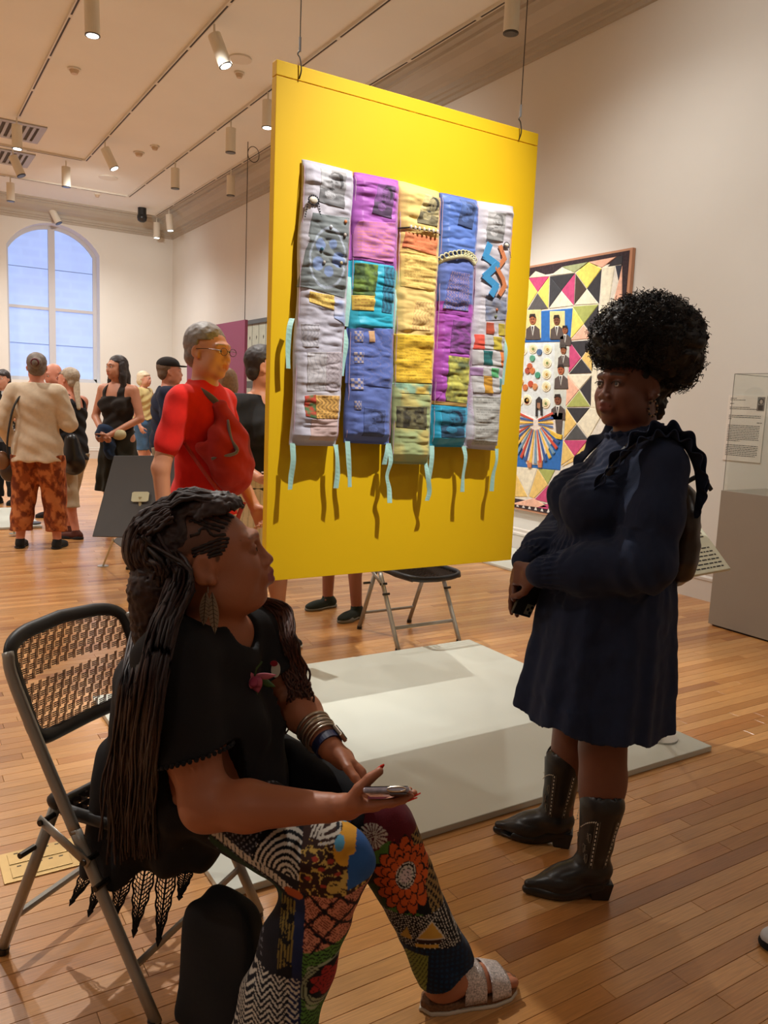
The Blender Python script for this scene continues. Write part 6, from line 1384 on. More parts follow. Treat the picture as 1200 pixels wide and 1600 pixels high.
# trousers
def seg(P, a, b): ba = b-a; t = np.clip(((P-a)@ba)/(ba@ba), 0, 1); return np.linalg.norm(P-a-t[:, None]*ba, axis=1), t
Tn, Tf = SDF(), SDF()
hemN = ankN+np.array([.0, .0, .0]); hemF = knF+(ankF-knF)*.93
TP = SDF(); TP.ell(pel+np.array([0, 0, -.01]), (.20, .18, .115), TF, .05)
TP.cap(hipN+lf*.05, knN, .108, .080, .05); TP.cap(hipF+lf*.05, knF+np.array([0, 0, .0]), .105, .078, .05)
TP.cap(knN, hemN, .080, .092, .04); TP.cap(knF, hemF, .077, .070, .04)
axN, axF = nv(ankN-knN), nv(ankF-knF)
TP.fn(lambda P: np.where(((P-hemN)@axN > 0) & (seg(P, hipN, knN)[0] > .12) & (seg(P, hipF, knF)[0] > .12) & (P[:, 2] < .3) & (np.linalg.norm(P-hemN, axis=1) < .2), (P-hemN)@axN, -1), hemN-.2, hemN+.2, 0, '&')
TP.fn(lambda P: np.where(((P-hemF)@axF > 0) & (np.linalg.norm(P-hemF, axis=1) < .16), (P-hemF)@axF, -1), hemF-.2, hemF+.2, 0, '&')
def pdisp(P): return .006*np.sin(P[:, 2]*36+P[:, 0]*40+P[:, 1]*12)*.7+.008*(fbm(P, 13, 9, 2)-.5)*2
UV = lambda px, py, hd: (lambda p: np.array([p@RT, p[2]]))(at(px, py, hd))
def pants(V):
    dN_ = np.minimum(seg(V, hipN, knN)[0], seg(V, knN, ankN)[0]); dF_ = np.minimum(seg(V, hipF, knF)[0], seg(V, knF, ankF)[0]); near = dN_ < dF_
    u = V@RT; v = V[:, 2]; c = np.full((len(V), 3), .010); c[:, 2] = .016; W = lambda a, k=1: np.array(srgb(*a))
    BL, WH, GO, OR, NA, MA, GR, SA, BR, CB = W((14, 14, 20)), W((205, 198, 185)), W((205, 170, 85)), W((208, 92, 36)), W((30, 38, 72)), W((92, 22, 34)), W((76, 118, 52)), W((208, 136, 108)), W((58, 34, 26)), W((44, 92, 158))
    def Q(px, py, hd, sel): o_ = UV(px, py, hd); k = 1246/hd; return (u-o_[0])*k, -(v-o_[1])*k, sel   # offsets in photo-like units
    def put(m, col): c[m] = col
    # near leg
    hdN = 1.47; X, Y, _ = Q(0, 0, hdN, near); p0 = UV(500, 1400, hdN); k = 1246/hdN; PX = 500+(u-p0[0])*k; PY = 1400-(v-p0[1])*k; n = near
    dots = (np.sin(PX*.55)*np.sin(PY*.55) > .45)
    put(n & (PX < 400) & dots & (fbm(V, 12, 3) > .5), W((120, 120, 130)))
    put(n & (np.abs(PY-(1362+(PX-300)*.36)) < 9) & (PX > 290) & (PX < 450) & (np.abs(np.sin(PX*.38)) > .35), WH)
    put(n & (np.abs(PY-(1385+(PX-300)*.40)) < 10) & (PX > 285) & (PX < 450), W((34, 62, 46)))
    r = np.hypot(PX-442, (PY-1388)*1.0); put(n & (r < 72) & (PY < 1384) & (PX < 480), BL); put(n & (r < 70) & (np.sin(r*.72) > 0) & (PY < 1386) & (PX < 476), WH)
    put(n & (PX > 462) & (PY < 1408) & (PY > 1330), BR); sc_ = fbm(V, 60, 2); put(n & (PX > 462) & (PY < 1408) & (PY > 1330) & (np.abs(sc_-.5) < .035), GO)
    for ex, ey in ((500, 1362), (515, 1352), (478, 1378), (505, 1388), (528, 1370), (488, 1350)): put(n & (np.hypot((PX-ex)*.8, (PY-ey)*1.6) < 5), W((165, 60, 45)))
    for sx in (-1, 1): put(n & (np.hypot((PX-533-sx*11)*.9, (PY-1388+sx*2)) < 11), GO); put(n & (np.hypot((PX-533-sx*11)*.9, (PY-1388+sx*2)) < 7) & (sc_ > .5), BR)
    put(n & (PX > 462) & (PX < 520) & (PY < 1330), BR); st = np.abs(np.sin((PX+PY*.6)*.5)) > .55; put(n & (PX > 475) & (PX < 500) & (PY < 1328) & st, WH); st2 = np.sin((PY+PX*.25)*.95) > 0; put(n & (PX > 490) & (PX < 528) & (PY > 1312) & (PY < 1334) & st2, WH)
    put(n & (np.hypot(PX-540, (PY-1338)) < 22), W((222, 160, 50))); put(n & (np.hypot(PX-528, (PY-1330)) < 9), W((95, 165, 200))); put(n & (PX > 556) & (PY < 1400), CB); put(n & (PX > 545) & (PY > 1345) & (PY < 1400), CB)
    lo = n & (PY > 1408) & (PX > 474)
    a1, a2 = (PX-480)+(PY-1408), (PX-480)-(PY-1408); m1, m2 = np.mod(a1, 54), np.mod(a2, 54); cell = np.maximum(np.abs(m1-27), np.abs(m2-27))
    put(lo & (PY < 1512), SA); put(lo & (PY < 1512) & ((np.abs(m1-27) > 22.5+2*np.sin(a2*.2)) | (np.abs(m2-27) > 22.5+2*np.sin(a1*.2))), BL); put(lo & (PY < 1512) & (np.mod(cell, 4.6) < 1.5), W((110, 52, 40)))
    put(lo & (PY >= 1506), W((84, 128, 56))); put(lo & (PY >= 1506) & (np.sin(PY*.9+2.2*np.sin(PX*.35)) > .55), BL)
    fl_r = np.hypot(PX-520, (PY-1572)); an = np.arctan2(PY-1572, PX-520); put(n & (fl_r < 50) & (PY > 1528), BL); put(n & (fl_r < 54+6*np.cos(an*6)) & (fl_r > 38) & (PY > 1528) & (np.mod(fl_r+an*9, 7) > 2), W((150, 160, 130)))
    put(n & (fl_r < 30+5*np.cos(an*7)), W((165, 42, 40))); put(n & (np.abs(np.mod(fl_r, 9)-4.5+2*np.cos(an*7)) < .9) & (fl_r < 30), W((70, 14, 18)))
    put(n & (PX <= 474) & (PX > 452) & (PY > 1418), NA); put(n & (PX <= 456) & (PX > 430) & (PY > 1430) & (PY < 1552), W((128, 108, 50))); put(n & (PX <= 456) & (PX > 430) & (PY > 1430) & (PY < 1552) & ((np.mod(PX, 6) < 2.4) | (fbm(V, 40, 5) > .58)), BL)
    ch = np.sin((PY+np.abs(np.mod(PX, 30)-15)*1.1)*.62) > .25; put(n & (PX <= 470) & (PY >= 1552) & ch, WH)
    put(n & (np.hypot((PX-452)*.5, PY-1416) < 9), W((176, 84, 40)))
    # far leg
    hdF = 1.69; p0 = UV(635, 1375, hdF); k = 1246/hdF; PX = 635+(u-p0[0])*k; PY = 1375-(v-p0[1])*k; f = ~near
    put(f & (PY < 1330), MA); put(f & (PX < 560) & (PY < 1330), BL); hr_ = np.hypot((PX-576), (PY-1296)*1.3); put(f & (hr_ < 24) & (np.abs(np.sin(np.arctan2(PY-1296, PX-576)*9)) > .6), WH); put(f & (PX < 540) & (PY < 1300) & (PY > 1262) & (PX > 505) & (np.sin(hr_*.6) > .3), W((50, 80, 150)))
    put(f & (PY > 1325) & (PY < 1445), BL)
    for lx, ly, w1, w2 in ((588, 1330, 18, 13), (603, 1318, 16, 14), (612, 1438, 22, 12), (650, 1448, 24, 12), (590, 1418, 22, 30)): put(f & ((PX-lx)**2/w1**2+(PY-ly)**2/w2**2 < 1), GR if ly != 1418 else W((38, 62, 30)))
    cx, cy = 634, 1370; dx, dy = (PX-cx), (PY-cy)*.78; r = np.hypot(dx, dy); an = np.arctan2(dy, dx)
    for (rad, np_, ph) in ((56, 15, 0.0), (43, 14, .2), (32, 13, .1)):
        pet = rad*(.80+.20*np.abs(np.cos((an+ph)*np_/2))); put(f & (r < pet), OR*.9 if rad == 56 else OR); put(f & (np.abs(r-pet) < 1.3), BL)
        put(f & (r < pet) & (r > rad*.62) & (np.abs(np.sin((an+ph)*np_/2)) > .985), BL)
    put(f & (r < 18), BL); put(f & (r < 17) & (np.mod(r, 5) < 3) & (np.abs(np.sin(an*9)) > .35), WH); put(f & (r < 9.5), W((205, 185, 185))); put(f & (r < 10) & (np.abs(np.sin(an*5)) < .16), BL)
    bd_ = f & (PX > 668+(PY-1330)*.30-20) & (PY < 1440) & (PY > 1300) & (r > 40); put(bd_, W((150, 120, 70))); put(bd_ & (np.sin(PX*.7)*np.sin(PY*.55) > .1), BL)
    d_ = f & (PY >= 1440) & (PY < 1512); put(d_, BL); put(d_ & (np.sin((PX+PY*.4)*1.0)*np.sin((PY-PX*.4)*1.0) > .42), WH)
    tr3 = lambda x0, y0, w_, h_: (PY < y0) & (PY > y0-h_+np.abs(PX-x0)*h_/w_*1.0)
    put(f & tr3(682, 1488, 26, 38), WH); put(f & tr3(682, 1485, 21, 32), W((205, 162, 72))); put(f & (PY > 1488) & (PY < 1496) & (np.abs(PX-680) < 22), BR); put(f & (PY > 1497) & (PY < 1504) & (np.abs(PX-676) < 20), W((205, 162, 72))); put(f & tr3(640, 1490, 10, 26), W((190, 150, 70)))
    put(f & (PY >= 1506), W((22, 32, 52))); put(f & (PY >= 1506) & (np.abs(np.sin(PX*.35))*np.abs(np.sin(PY*.35)) > .6), W((20, 50, 78)))
    put(f & (PY > 1520) & (PX < 680) & (PX > 640), W((135, 140, 62))); put(f & (PY > 1520) & (PX < 680) & (PX > 640) & (np.sin(PX*1.2+PY*.4) > .6), W((60, 62, 30)))
    return c*(.9+.2*fbm(V, 30, 3))[:, None]
body(TP, 'trousers', clothg, seated, seatb, .0031, pants, None, pdisp)
# black top with short sleeves, and the open drape that falls over the chair seat
blackc_ = np.array(srgb(15, 14, 17)); S = SDF()
S.ell(chest, (.195, .165, .20), TF, .05); 
for sg in (1, -1): S.ell(chest+tf*.11+tr_*.075*sg+np.array([0, 0, -.045]), (.095, .10, .095), TF, .05)
S.ell(belly, (.195, .185, .15), TF, .06); S.cap(shN+(neckb-shN)*.2, shF+(neckb-shF)*.2, .07, None, .05); S.cap(neckb-np.array([0, 0, .06]), neckb+np.array([0, 0, -.005]), .10, .075, .04)
slN = shN+(elN-shN)*.66; S.cap(shN, slN, .075, .083, .05); slF = shF+(elF-shF)*.6; S.cap(shF, slF, .07, .075, .05)
aN = nv(elN-shN); aF = nv(elF-shF)
S.fn(lambda P: np.where((np.linalg.norm(P-slN, axis=1) < .14) & (seg(P, shN, elN)[0] < .1), (P-slN)@aN+.0025*np.sin(np.arctan2((P-slN)@FW, (P-slN)@RT)*26), -1), slN-.16, slN+.16, 0, '&')
S.fn(lambda P: np.where((np.linalg.norm(P-slF, axis=1) < .13) & (seg(P, shF, elF)[0] < .095), (P-slF)@aF, -1), slF-.16, slF+.16, 0, '&')
S.ell(neckb+tf*.045+np.array([0, 0, .03]), (.060, .085, .075), TF, .01, '-')
# drape: flares down and back over the seat
backtop, backlow = at(215, 1100, 1.86), at(200, 1335, 1.84)
S.cap(at(238, 1070, 1.84), at(232, 1220, 1.86), .085, .12, .06); S.cap(at(232, 1220, 1.86), at(208, 1340, 1.86), .12, .115, .05); S.cap(at(300, 1240, 1.80), at(285, 1310, 1.78), .13, .09, .05); S.cap(at(380, 1230, 1.76), at(420, 1270, 1.72), .09, .06, .05)
zc = at(200, 1362, 1.8)[2]
S.fn(lambda P: zc+.01*np.sin(P[:, 0]*30)-P[:, 2], (-.2, 1.0, 0), (1.2, 2.4, .7), 0, '&')
def tdisp(P): return .009*np.sin((P@RT)*60+2.5*np.sin(P[:, 2]*9)+P[:, 2]*6)*np.clip((.78-P[:, 2])*4, 0, 1)+.011*(fbm(P, 10, 4, 2)-.5)*2
blm = M('black_knit', (1, 1, 1), .9, attr=True, bump=.3, bscale=400)
body(S, 'top', blm, seated, seatb, .0052, lambda V: blackc_*np.ones((len(V), 1)), None, tdisp)
# sleeve and neck edging scallops
a = MB(); a.c = blackc_
u_, v_ = nv(np.cross(aN, (0, 0, 1))), None; v_ = np.cross(aN, u_)
for k in range(40): t = k/40*2*math.pi; a.ball(slN+(u_*math.cos(t)+v_*math.sin(t))*.083-aN*.001, .0055, 6, 4)
a.build('sleeve_edging', blm, seated, base=seatb, smooth=True)
# lace hem with five hanging points
tips = [((152, 1336), (110, 1408), 1.93, 30), ((170, 1340), (139, 1425), 1.88, 32), ((198, 1344), (178, 1434), 1.84, 34), ((228, 1350), (209, 1457), 1.80, 34), ((262, 1352), (247, 1471), 1.76, 32), ((292, 1352), (280, 1400), 1.73, 24)]
lace = []
for (tx, ty), (bx, by), hd, wd in tips:
    m = MB(); m.c = blackc_*.8; at_ = lambda f, s_: at(tx+(bx-tx)*f+s_, ty+(by-ty)*f+6*math.sin(f*2.5), hd-.012*math.cos(s_*.1))
    wof = lambda f: wd*.5*(1-f**1.5)*(1+.10*math.sin(f*30))
    for sg in (-1, 1): m.tube([at_(f, sg*wof(f)) for f in np.linspace(0, 1, 22)], .0024, 5)
    m.tube([at_(f, 0) for f in np.linspace(0, 1, 10)], .0026, 5)
    for f in np.linspace(.03, .93, 15):
        for sg in (-1, 1): m.tube([at_(f, 0), at_(max(f-.05, 0), sg*wof(f)*.55), at_(max(f-.12, 0), sg*wof(max(f-.1, 0)))], .0017, 4)
    for fs in (.35, .7): 
        for sg in (-1, 1): m.tube([at_(f, sg*wof(f)*fs) for f in np.linspace(.0, .9, 16)], .0011, 4)
    m.tube([at_(.93, -2.5), at_(1.03, 0), at_(.93, 2.5), at_(.85, 0)], .0045, 5, closed=True)
    m.build('lace_point', blm, seated, base=seatb)
# locs
hc1 = np.array(srgb(46, 27, 25)); r0 = np.random.default_rng(4)
cover = SDF(); cover.p = [p_ for p_ in S.p if p_[4] == '+']+[p_ for p_ in B.p if p_[4] == '+']
paths = []; K = 26
cache = {}
def sf(px, py, off):
    key = (round(px/6), round(py/6))
    if key not in cache: cache[key] = cover.hit(px, py, 1.3, 2.3)
    h_ = cache[key]
    if h_ is None: return at(px, py, 1.86)
    return at(px, py, (h_@FW)-off)
for i in range(230):
    s_ = r0.uniform(0, 1); w_ = r0.uniform(0, 1)
    a0 = HS.P(r0.uniform(-.02, .070), r0.uniform(-.10, -.065), r0.uniform(-.05, .085))
    off = lambda: .008+.05*w_
    P = [a0, sf(243+58*s_, 905+r0.uniform(-12, 12), .02+.03*w_), sf(212+62*s_, 975, off()), sf(190+66*s_, 1060, off()), sf(178+66*s_, 1150, off()), sf(172+66*s_+r0.normal()*4, 1230, off())]
    e_ = r0.uniform(1275, 1345); P.append(sf(170+64*s_+r0.normal()*6, e_, .008+.03*w_)); C_t = np.array(catmull(P, 8)); idx = np.linspace(0, len(C_t)-1, K); C_t = np.stack([np.interp(idx, np.arange(len(C_t)), C_t[:, j]) for j in range(3)], 1)
    C_t += np.cumsum(r0.normal(size=(K, 3))*.0009, 0)+.0014*np.sin(np.arange(K)[:, None]*r0.uniform(.9, 1.9)+r0.uniform(0, 6, 3)); paths.append(C_t)
paths = np.array(paths); rad = r0.uniform(.0030, .0045, (len(paths), 1))*np.linspace(1.05, .6, K)[None]
V, Fq = tubes_np(paths, rad, 6); colr = np.repeat(hc1[None]*r0.uniform(.5, 1.35, (len(paths), 1)), K*6, 0)
hairo = link('hair', mesh('hair', V-seatb, Fq, colr), hairm, seated, smooth=True)
# front locs over the far shoulder
paths = []
for i in range(70):
    s_ = r0.uniform(0, 1); L_ = r0.uniform(.72, 1.0)
    P = [HS.P(-.055, -.02-.03*s_, -.06), at(392+50*s_, 958-16*s_, 1.93), at(420+42*s_, 1000, 1.90-.05*s_), at(440+40*s_, 1050, 1.86), at(452+34*s_, 1050+45*L_, 1.84), at(452+36*s_+r0.normal()*7, 1050+92*L_, 1.84)]
    C_t = np.array(catmull(P, 8)); idx = np.linspace(0, len(C_t)-1, K*2); C_t = np.stack([np.interp(idx, np.arange(len(C_t)), C_t[:, j]) for j in range(3)], 1)
    tt = np.linspace(0, 1, K*2)[:, None]; C_t += .0075*tt*np.sin(np.arange(K*2)[:, None]*r0.uniform(.5, .85)+r0.uniform(0, 6, 3)); paths.append(C_t)
paths = np.array(paths); V, Fq = tubes_np(paths, r0.uniform(.0026, .0036, (len(paths), 1))*np.linspace(1.1, .8, K*2)[None], 5)
link('front_locs', mesh('front_locs', V-seatb, Fq, np.repeat(np.array(srgb(84, 48, 34))[None]*r0.uniform(.5, 1.3, (len(paths), 1)), K*2*5, 0)), hairm, seated, smooth=True)
# hair over the crown and back of the head
F = SDF(); F.ell(HS.P(0, -.03, .042), (.078, .100*HS.l, .092), HS.R, .02); F.ell(HS.P(.0, -.08, -.01), (.072, .055, .09), HS.R, .03); F.ell(HS.P(.0, .020, .092), (.064, .082, .046), HS.R, .02); F.cap(HS.P(.02, -.10, -.03), HS.P(.01, -.125, -.16), .06, .05, .03)
F.fn(lambda V: (lambda q_: np.where(q_[:, 1] > -.018-.5*(.02-q_[:, 2]).clip(0, .06), np.maximum(.100+.25*np.maximum(-q_[:, 1], 0)-q_[:, 2]-.5*(q_[:, 1]+.018).clip(0, .02), q_[:, 1]-.083), -.03)*.7)(HS.loc(V)), HS.c-.35, HS.c+.35, 0, '&')
body(F, 'crown_hair', hairm, seated, seatb, .004, lambda V: hc1*(.7+.8*fbm(V, 60, 4))[:, None], None, lambda P: .006*(fbm(P, 130, 3, 2)-.5)*2)
paths = []; K2 = 22
for x_ in np.linspace(-.062, .066, 34):
    sc_ = math.sqrt(max(.05, 1-(x_/.082)**2)); a0_ = r0.uniform(34, 44) if abs(x_) < .045 else 95
    an = np.radians(np.linspace(a0_, 205, K2)); ph_ = r0.uniform(0, 6); w_ = .004*np.sin(np.arange(K2)*1.1+ph_)
    paths.append(np.array([HS.P(x_+w_[i]*.8, -.030+.108*math.cos(an[i])*sc_, .046+(.091+.0035*math.sin(i*1.7+ph_))*math.sin(an[i])*sc_+(.010 if math.cos(an[i]) > 0 else 0)) for i in range(K2)]))
paths = np.array(paths); V, Fq = tubes_np(paths, r0.uniform(.0036, .0056, (len(paths), 1))*np.ones((1, K2)), 6)
cl = link('crown_locs', mesh('crown_locs', V-seatb, Fq, np.repeat(hc1[None]*r0.uniform(.6, 1.4, (len(paths), 1)), K2*6, 0)), hairm, seated, smooth=True)
# cornrows: braided ridges along the near side of the head
hsk = SDF(); h2 = Head(HS.c, HS.R, HS.s, HS.w, long=HS.l, ears=False); h2.add(hsk)
CR_ = [[(600, 190), (560, 182), (520, 150), (490, 105)], [(575, 215), (520, 200), (478, 160), (450, 110)], [(555, 240), (490, 215), (440, 190), (402, 150), (392, 105)], [(535, 265), (470, 245), (420, 225), (372, 190), (350, 150), (352, 105)],
 [(512, 290), (440, 270), (380, 250), (332, 225), (300, 185), (300, 140)], [(482, 312), (420, 292), (370, 272), (320, 255), (282, 238), (255, 245)], [(520, 340), (440, 345), (410, 330), (385, 295), (335, 300), (325, 330), (262, 350)], [(545, 368), (480, 372), (400, 400), (330, 430), (270, 450)],
 [(540, 394), (480, 400), (400, 425), (330, 455), (275, 475)], [(530, 420), (470, 430), (400, 455), (330, 480), (285, 500)], [(515, 448), (460, 458), (400, 482), (350, 505), (300, 522)], [(495, 475), (440, 488), (390, 508), (345, 532)]]
for cr in CR_:
    pts = []
    for x_, y_, z_ in catmull([(x_, y_, 0) for x_, y_ in cr], 4):
        h_ = hsk.hit(240+x_/4.615, 762+y_/4.615, 1.5, 2.0, .0006)
        if h_ is not None and (not pts or np.linalg.norm(h_-pts[-1]) < .03): pts.append(h_)
    if len(pts) > 4:
        m = MB(); m.c = tuple(np.array(srgb(34, 20, 18))); m.tube(pts, [.0034+.0009*math.sin(i*1.9) for i in range(len(pts))], 7); m.build('cornrow', hairm, seated, base=seatb, smooth=True)
# earring: two slender silver leaves
silver = M('silver', srgb(190, 180, 165), .28, .9); ec = HS.P(.086, -.006, -.036)
ea = MB(); ea.tube([ec, ec+np.array([0, 0, -.014])], .0012, 6); er = ea.build('earring', silver, seated, base=seatb)
for dx, rot, l_ in ((-.003, -.10, .075), (.010, .14, .092)):
    c0 = ec+RT*dx-FW*.004+np.array([0, 0, -.010]); n = 12; V = []
    for sgn in (1, -1):
        for i in range(n+1 if sgn > 0 else n): 
            t = i/n if sgn > 0 else 1-i/n; w_ = .0115*math.sin(math.pi*min(1, t*1.02))**.8*sgn; V.append(c0+RT*(w_*math.cos(rot)+t*l_*math.sin(rot)*.6)+np.array([0, 0, -t*l_]))
    lm = MB(); lm.prism(V, -FW*.0012); lo_ = lm.build('leaf', silver, er, base=seatb)
    vm = MB(); vm.tube([c0-FW*.0015+RT*t*l_*math.sin(rot)*.6+np.array([0, 0, -t*l_]) for t in (0, .5, 1)], .0011, 5)
    for i in range(1, 9):
        t = i/10; p_ = c0-FW*.0015+RT*t*l_*math.sin(rot)*.6+np.array([0, 0, -t*l_])
        for sg in (-1, 1): vm.tube([p_, p_+RT*sg*.010*math.sin(math.pi*t)+np.array([0, 0, -.006])], .0006, 4)
    vm.build('vein', M('dark_silver', srgb(96, 86, 74), .4, .8), er, base=seatb)
# bangles, watch
fa = nv(wrF-elF)
uB = nv(np.cross(fa, (0, 0, 1))); vB = np.cross(fa, uB)
for k, (dd, rr, rt_) in enumerate(((-.078, .041, .0042), (-.066, .0405, .0036), (-.055, .040, .0046), (-.043, .0395, .0036), (-.033, .040, .003))):
    c0 = wrF+fa*dd; tl = .12*math.sin(k*2.1); m = MB(); m.tube([c0+(uB*math.cos(t)+vB*math.sin(t))*rr*1.0+fa*tl*.02*math.cos(t) for t in np.linspace(0, 2*math.pi, 33)[:-1]], rt_, 8, closed=True)
    b_ = m.build('bangle', silver, None, loc=None, base=c0, smooth=True); b_.location = c0
    tag(b_, ['wide silver bangle highest on the forearm', 'second silver bangle down the forearm', 'broad middle silver bangle on the forearm', 'fourth silver bangle on the forearm', 'slim silver bangle nearest the dark watch strap'][k]+' of the seated woman', 'bangle', 'bangles of the seated woman')
c0 = wrF+fa*-.012; wt = empty('wristwatch', tuple(c0), 'watch on a navy strap at the far wrist of the seated woman', 'watch')
m = MB(); m.tube([c0+fa*f+(uB*math.cos(t)+vB*math.sin(t))*.0335 for t in np.linspace(0, 2*math.pi, 33)[:-1] for f in (0,)], .0105, 8, closed=True, flat=1); m = MB()
V = []; n = 32
for i in range(n): 
    t = 2*math.pi*i/n; e_ = uB*math.cos(t)+vB*math.sin(t)
    for f, r_ in ((-.011, .031), (-.011, .0345), (.011, .0345), (.011, .031)): V.append(c0+fa*f+e_*r_)
m.add(V, [(i*4+j, i*4+(j+1) % 4, ((i+1) % n)*4+(j+1) % 4, ((i+1) % n)*4+j) for i in range(n) for j in range(4)]); m.build('strap', M('navy_strap', srgb(32, 38, 74), .5), wt, base=c0)
e_ = nv(RT*.9+np.array([0, 0, .35])-FW*.1); e_ = nv(e_-fa*(e_@fa)); s_ = np.cross(fa, e_); Rw = np.stack([fa, s_, e_], 1)
MB().box((-.018, -.017, .033), (.018, .017, .043), Rw, c0).build('watch_case', silver, wt, base=c0, bevel=.003); MB().box((-.015, -.014, .043), (.015, .014, .0445), Rw, c0).build('dial', M('lens', (.01, .01, .01), .1), wt, base=c0)
# phone in the near hand
pP = at(606, 1236, 1.475); po = empty('phone', tuple(pP), 'phone in a pearly case held flat in the hand of the seated woman', 'phone')
pd = nv(RT*1.0+np.array([0, 0, .12])-FW*.12); pn_ = np.array([0, 0, .86])+FW*.56; pn_ = nv(pn_-pd*(pn_@pd)); ps = np.cross(pn_, pd); Rp = np.stack([pd, ps, pn_], 1)
MB().box((-.044, -.036, -.007), (.046, .036, .004), Rp).build('case', M('pearl_case', srgb(170, 165, 180), .15, .5, noise=.3, nscale=40), po, bevel=.004)
MB().box((-.041, -.033, .004), (.043, .033, .0052), Rp).build('screen', M('lens', (.01, .01, .01), .1), po)
m = MB(); m.box((.008, -.034, -.011), (.042, -.004, -.007), Rp); m.build('camera_bump', M('brown_gloss', srgb(70, 50, 42), .2, .3), po, bevel=.001)
m = MB(); m.tube([Rp@np.array([.004+.018*(1+math.cos(t)), -.0375, -.001+.0045*math.sin(t)]) for t in np.linspace(0, 6.28, 17)[:-1]], .0016, 5, closed=True); m.build('ring_grip', silver, po)
# flower pin
fp = cover.hit(398, 1056, 1.3, 2.2, .012); fo = empty('flower_corsage', tuple(fp), 'pink orchid corsage with green leaves pinned on the seated woman', 'flower')
pk = M('orchid_pink', (1, 1, 1), .6, attr=True); gm_ = M('leaf_green', srgb(62, 92, 42), .5)
def petal(name, ang, ln_, wd, tilt, col, mat=None, c_off=(0, 0)):
    n = 9; V = []; Fc = []; d2 = RT*math.cos(ang)+np.array([0, 0, 1])*math.sin(ang); s2 = -RT*math.sin(ang)+np.array([0, 0, 1])*math.cos(ang); o_ = RT*c_off[0]+np.array([0, 0, c_off[1]])
    for i in range(n): 
        t = i/(n-1); w_ = wd*math.sin(math.pi*(t*.9+.08))
        for j in (-1, -.5, 0, .5, 1): V.append(o_+d2*t*ln_+s2*j*w_-FW*(tilt*math.sin(t*2.2)-.25*wd*(j*j)))
    ob = link(name, mesh(name, V, gridfaces(5, n), np.tile(col, (len(V), 1))), mat or pk, fo, smooth=True); ob.modifiers.new('solid', 'SOLIDIFY').thickness = .0012
P1, P2 = srgb(205, 110, 128), srgb(180, 80, 105)
petal('petal', math.radians(168), .034, .008, .008, P1); petal('petal', math.radians(8), .050, .008, .012, P1); petal('petal', math.radians(-75), .038, .013, .012, P2); petal('petal', math.radians(-110), .030, .012, .014, P1); petal('petal', math.radians(-50), .028, .012, .016, P2)
petal('petal', math.radians(-90), .022, .010, .022, srgb(160, 50, 80)); petal('leaf', math.radians(-20), .050, .010, .004, (1, 1, 1), gm_, (.0, -.006)); petal('leaf', math.radians(-115), .050, .008, .002, (1, 1, 1), gm_, (-.008, -.012)); petal('leaf', math.radians(-85), .055, .006, .002, (1, 1, 1), gm_, (0, -.02))
MB().tube([np.array([0, 0, 0]), RT*.004+np.array([0, 0, .018])-FW*.004, RT*.016+np.array([0, 0, .034])], .0022, 6).build('stem', gm_, fo)
bp2 = cover.hit(431, 1046, 1.3, 2.3, .010)
if bp2 is None: bp2 = fp+RT*.045
bo = empty('badge', tuple(bp2), 'small white badge pinned beside the pink orchid corsage', 'badge')
m = MB(); m.prism([RT*.011*math.cos(t)+np.array([0, 0, .019*math.sin(t)]) for t in np.linspace(0, 6.28, 17)[:-1]], -FW*.003); m.build('disc', M('badge_white', srgb(215, 212, 195), .4), bo)
m = MB(); m.prism([RT*(-.004+.009*math.cos(t))+np.array([0, 0, .016+.007*math.sin(t)])-FW*.0032 for t in np.linspace(0, 6.28, 13)[:-1]], -FW*.002); m.build('red_centre', M('badge_red', srgb(150, 30, 45), .4), bo)
# black cloth bag under the seat
gb = np.array([.62, 1.60, 0.0]); F = SDF(); Rb_ = np.stack([lf, np.cross((0, 0, 1), lf), [0, 0, 1]], 1)
F.fn(lambda P: (lambda q_: ((np.abs(q_[:, 0]/(.115-.10*np.clip(q_[:, 2], 0, .4)))**5+np.abs(q_[:, 1]/(.075-.10*np.clip(q_[:, 2], 0, .4)))**5+np.abs((q_[:, 2]-.155)/.165)**6)**.2-1)*.06)((P-gb)@Rb_), gb-.2, gb+(.2, .2, .36), 0); F.fn(lambda P: .001-P[:, 2], gb-.3, gb+.5, 0, '&')
bo = empty('cloth_bag', tuple(gb), 'soft black cloth bag standing on the floor under the seated woman', 'bag')
body(F, 'bag', blm, bo, gb, .006, (.008, .008, .009), None, lambda P: .006*np.sin(P[:, 2]*14+P[:, 0]*60)*.6)
# ---------------------------------------------------------------- ceiling fittings and far wall pieces
trm = M('track_white', srgb(215, 210, 198), .5); slotm = M('track_slot', srgb(60, 52, 44), .7); lampm = M('lamp_housing', srgb(222, 218, 204), .45)
lens_on = M('lamp_lens_lit', (1, .96, .88), .3, emit=7.0); lens_off = M('lamp_lens', srgb(70, 66, 60), .25)
oc = lambda px, py: on(px, py, 2, ZC)
def track(a, b, lab):
    a, b = np.array(a, float), np.array(b, float); o = empty('lighting_track', ((a[0]+b[0])/2, (a[1]+b[1])/2, ZC-.03), lab, 'track'); base = ((a[0]+b[0])/2, (a[1]+b[1])/2, ZC-.03)
    d = nv2(b-a); n_ = np.array([-d[1], d[0], 0])*.022
    MB().prism([a-n_, b-n_, b+n_, a+n_], (0, 0, -.03)).build('rail', trm, o, base=base)
    L_ = np.linalg.norm(b-a); k = 0; t = 0.0
    while t < L_-.1:
        e = min(t+1.15, L_-.03); p, q_ = a+d*(t+.03), a+d*e; m = n_*.42; MB().prism([p-m-(0, 0, .0302), q_-m-(0, 0, .0302), q_+m-(0, 0, .0302), p+m-(0, 0, .0302)], (0, 0, -.0015)).build('slot', slotm, o, base=base); t += 1.2
def nv2(v): return np.array(v, float)/np.linalg.norm(v)
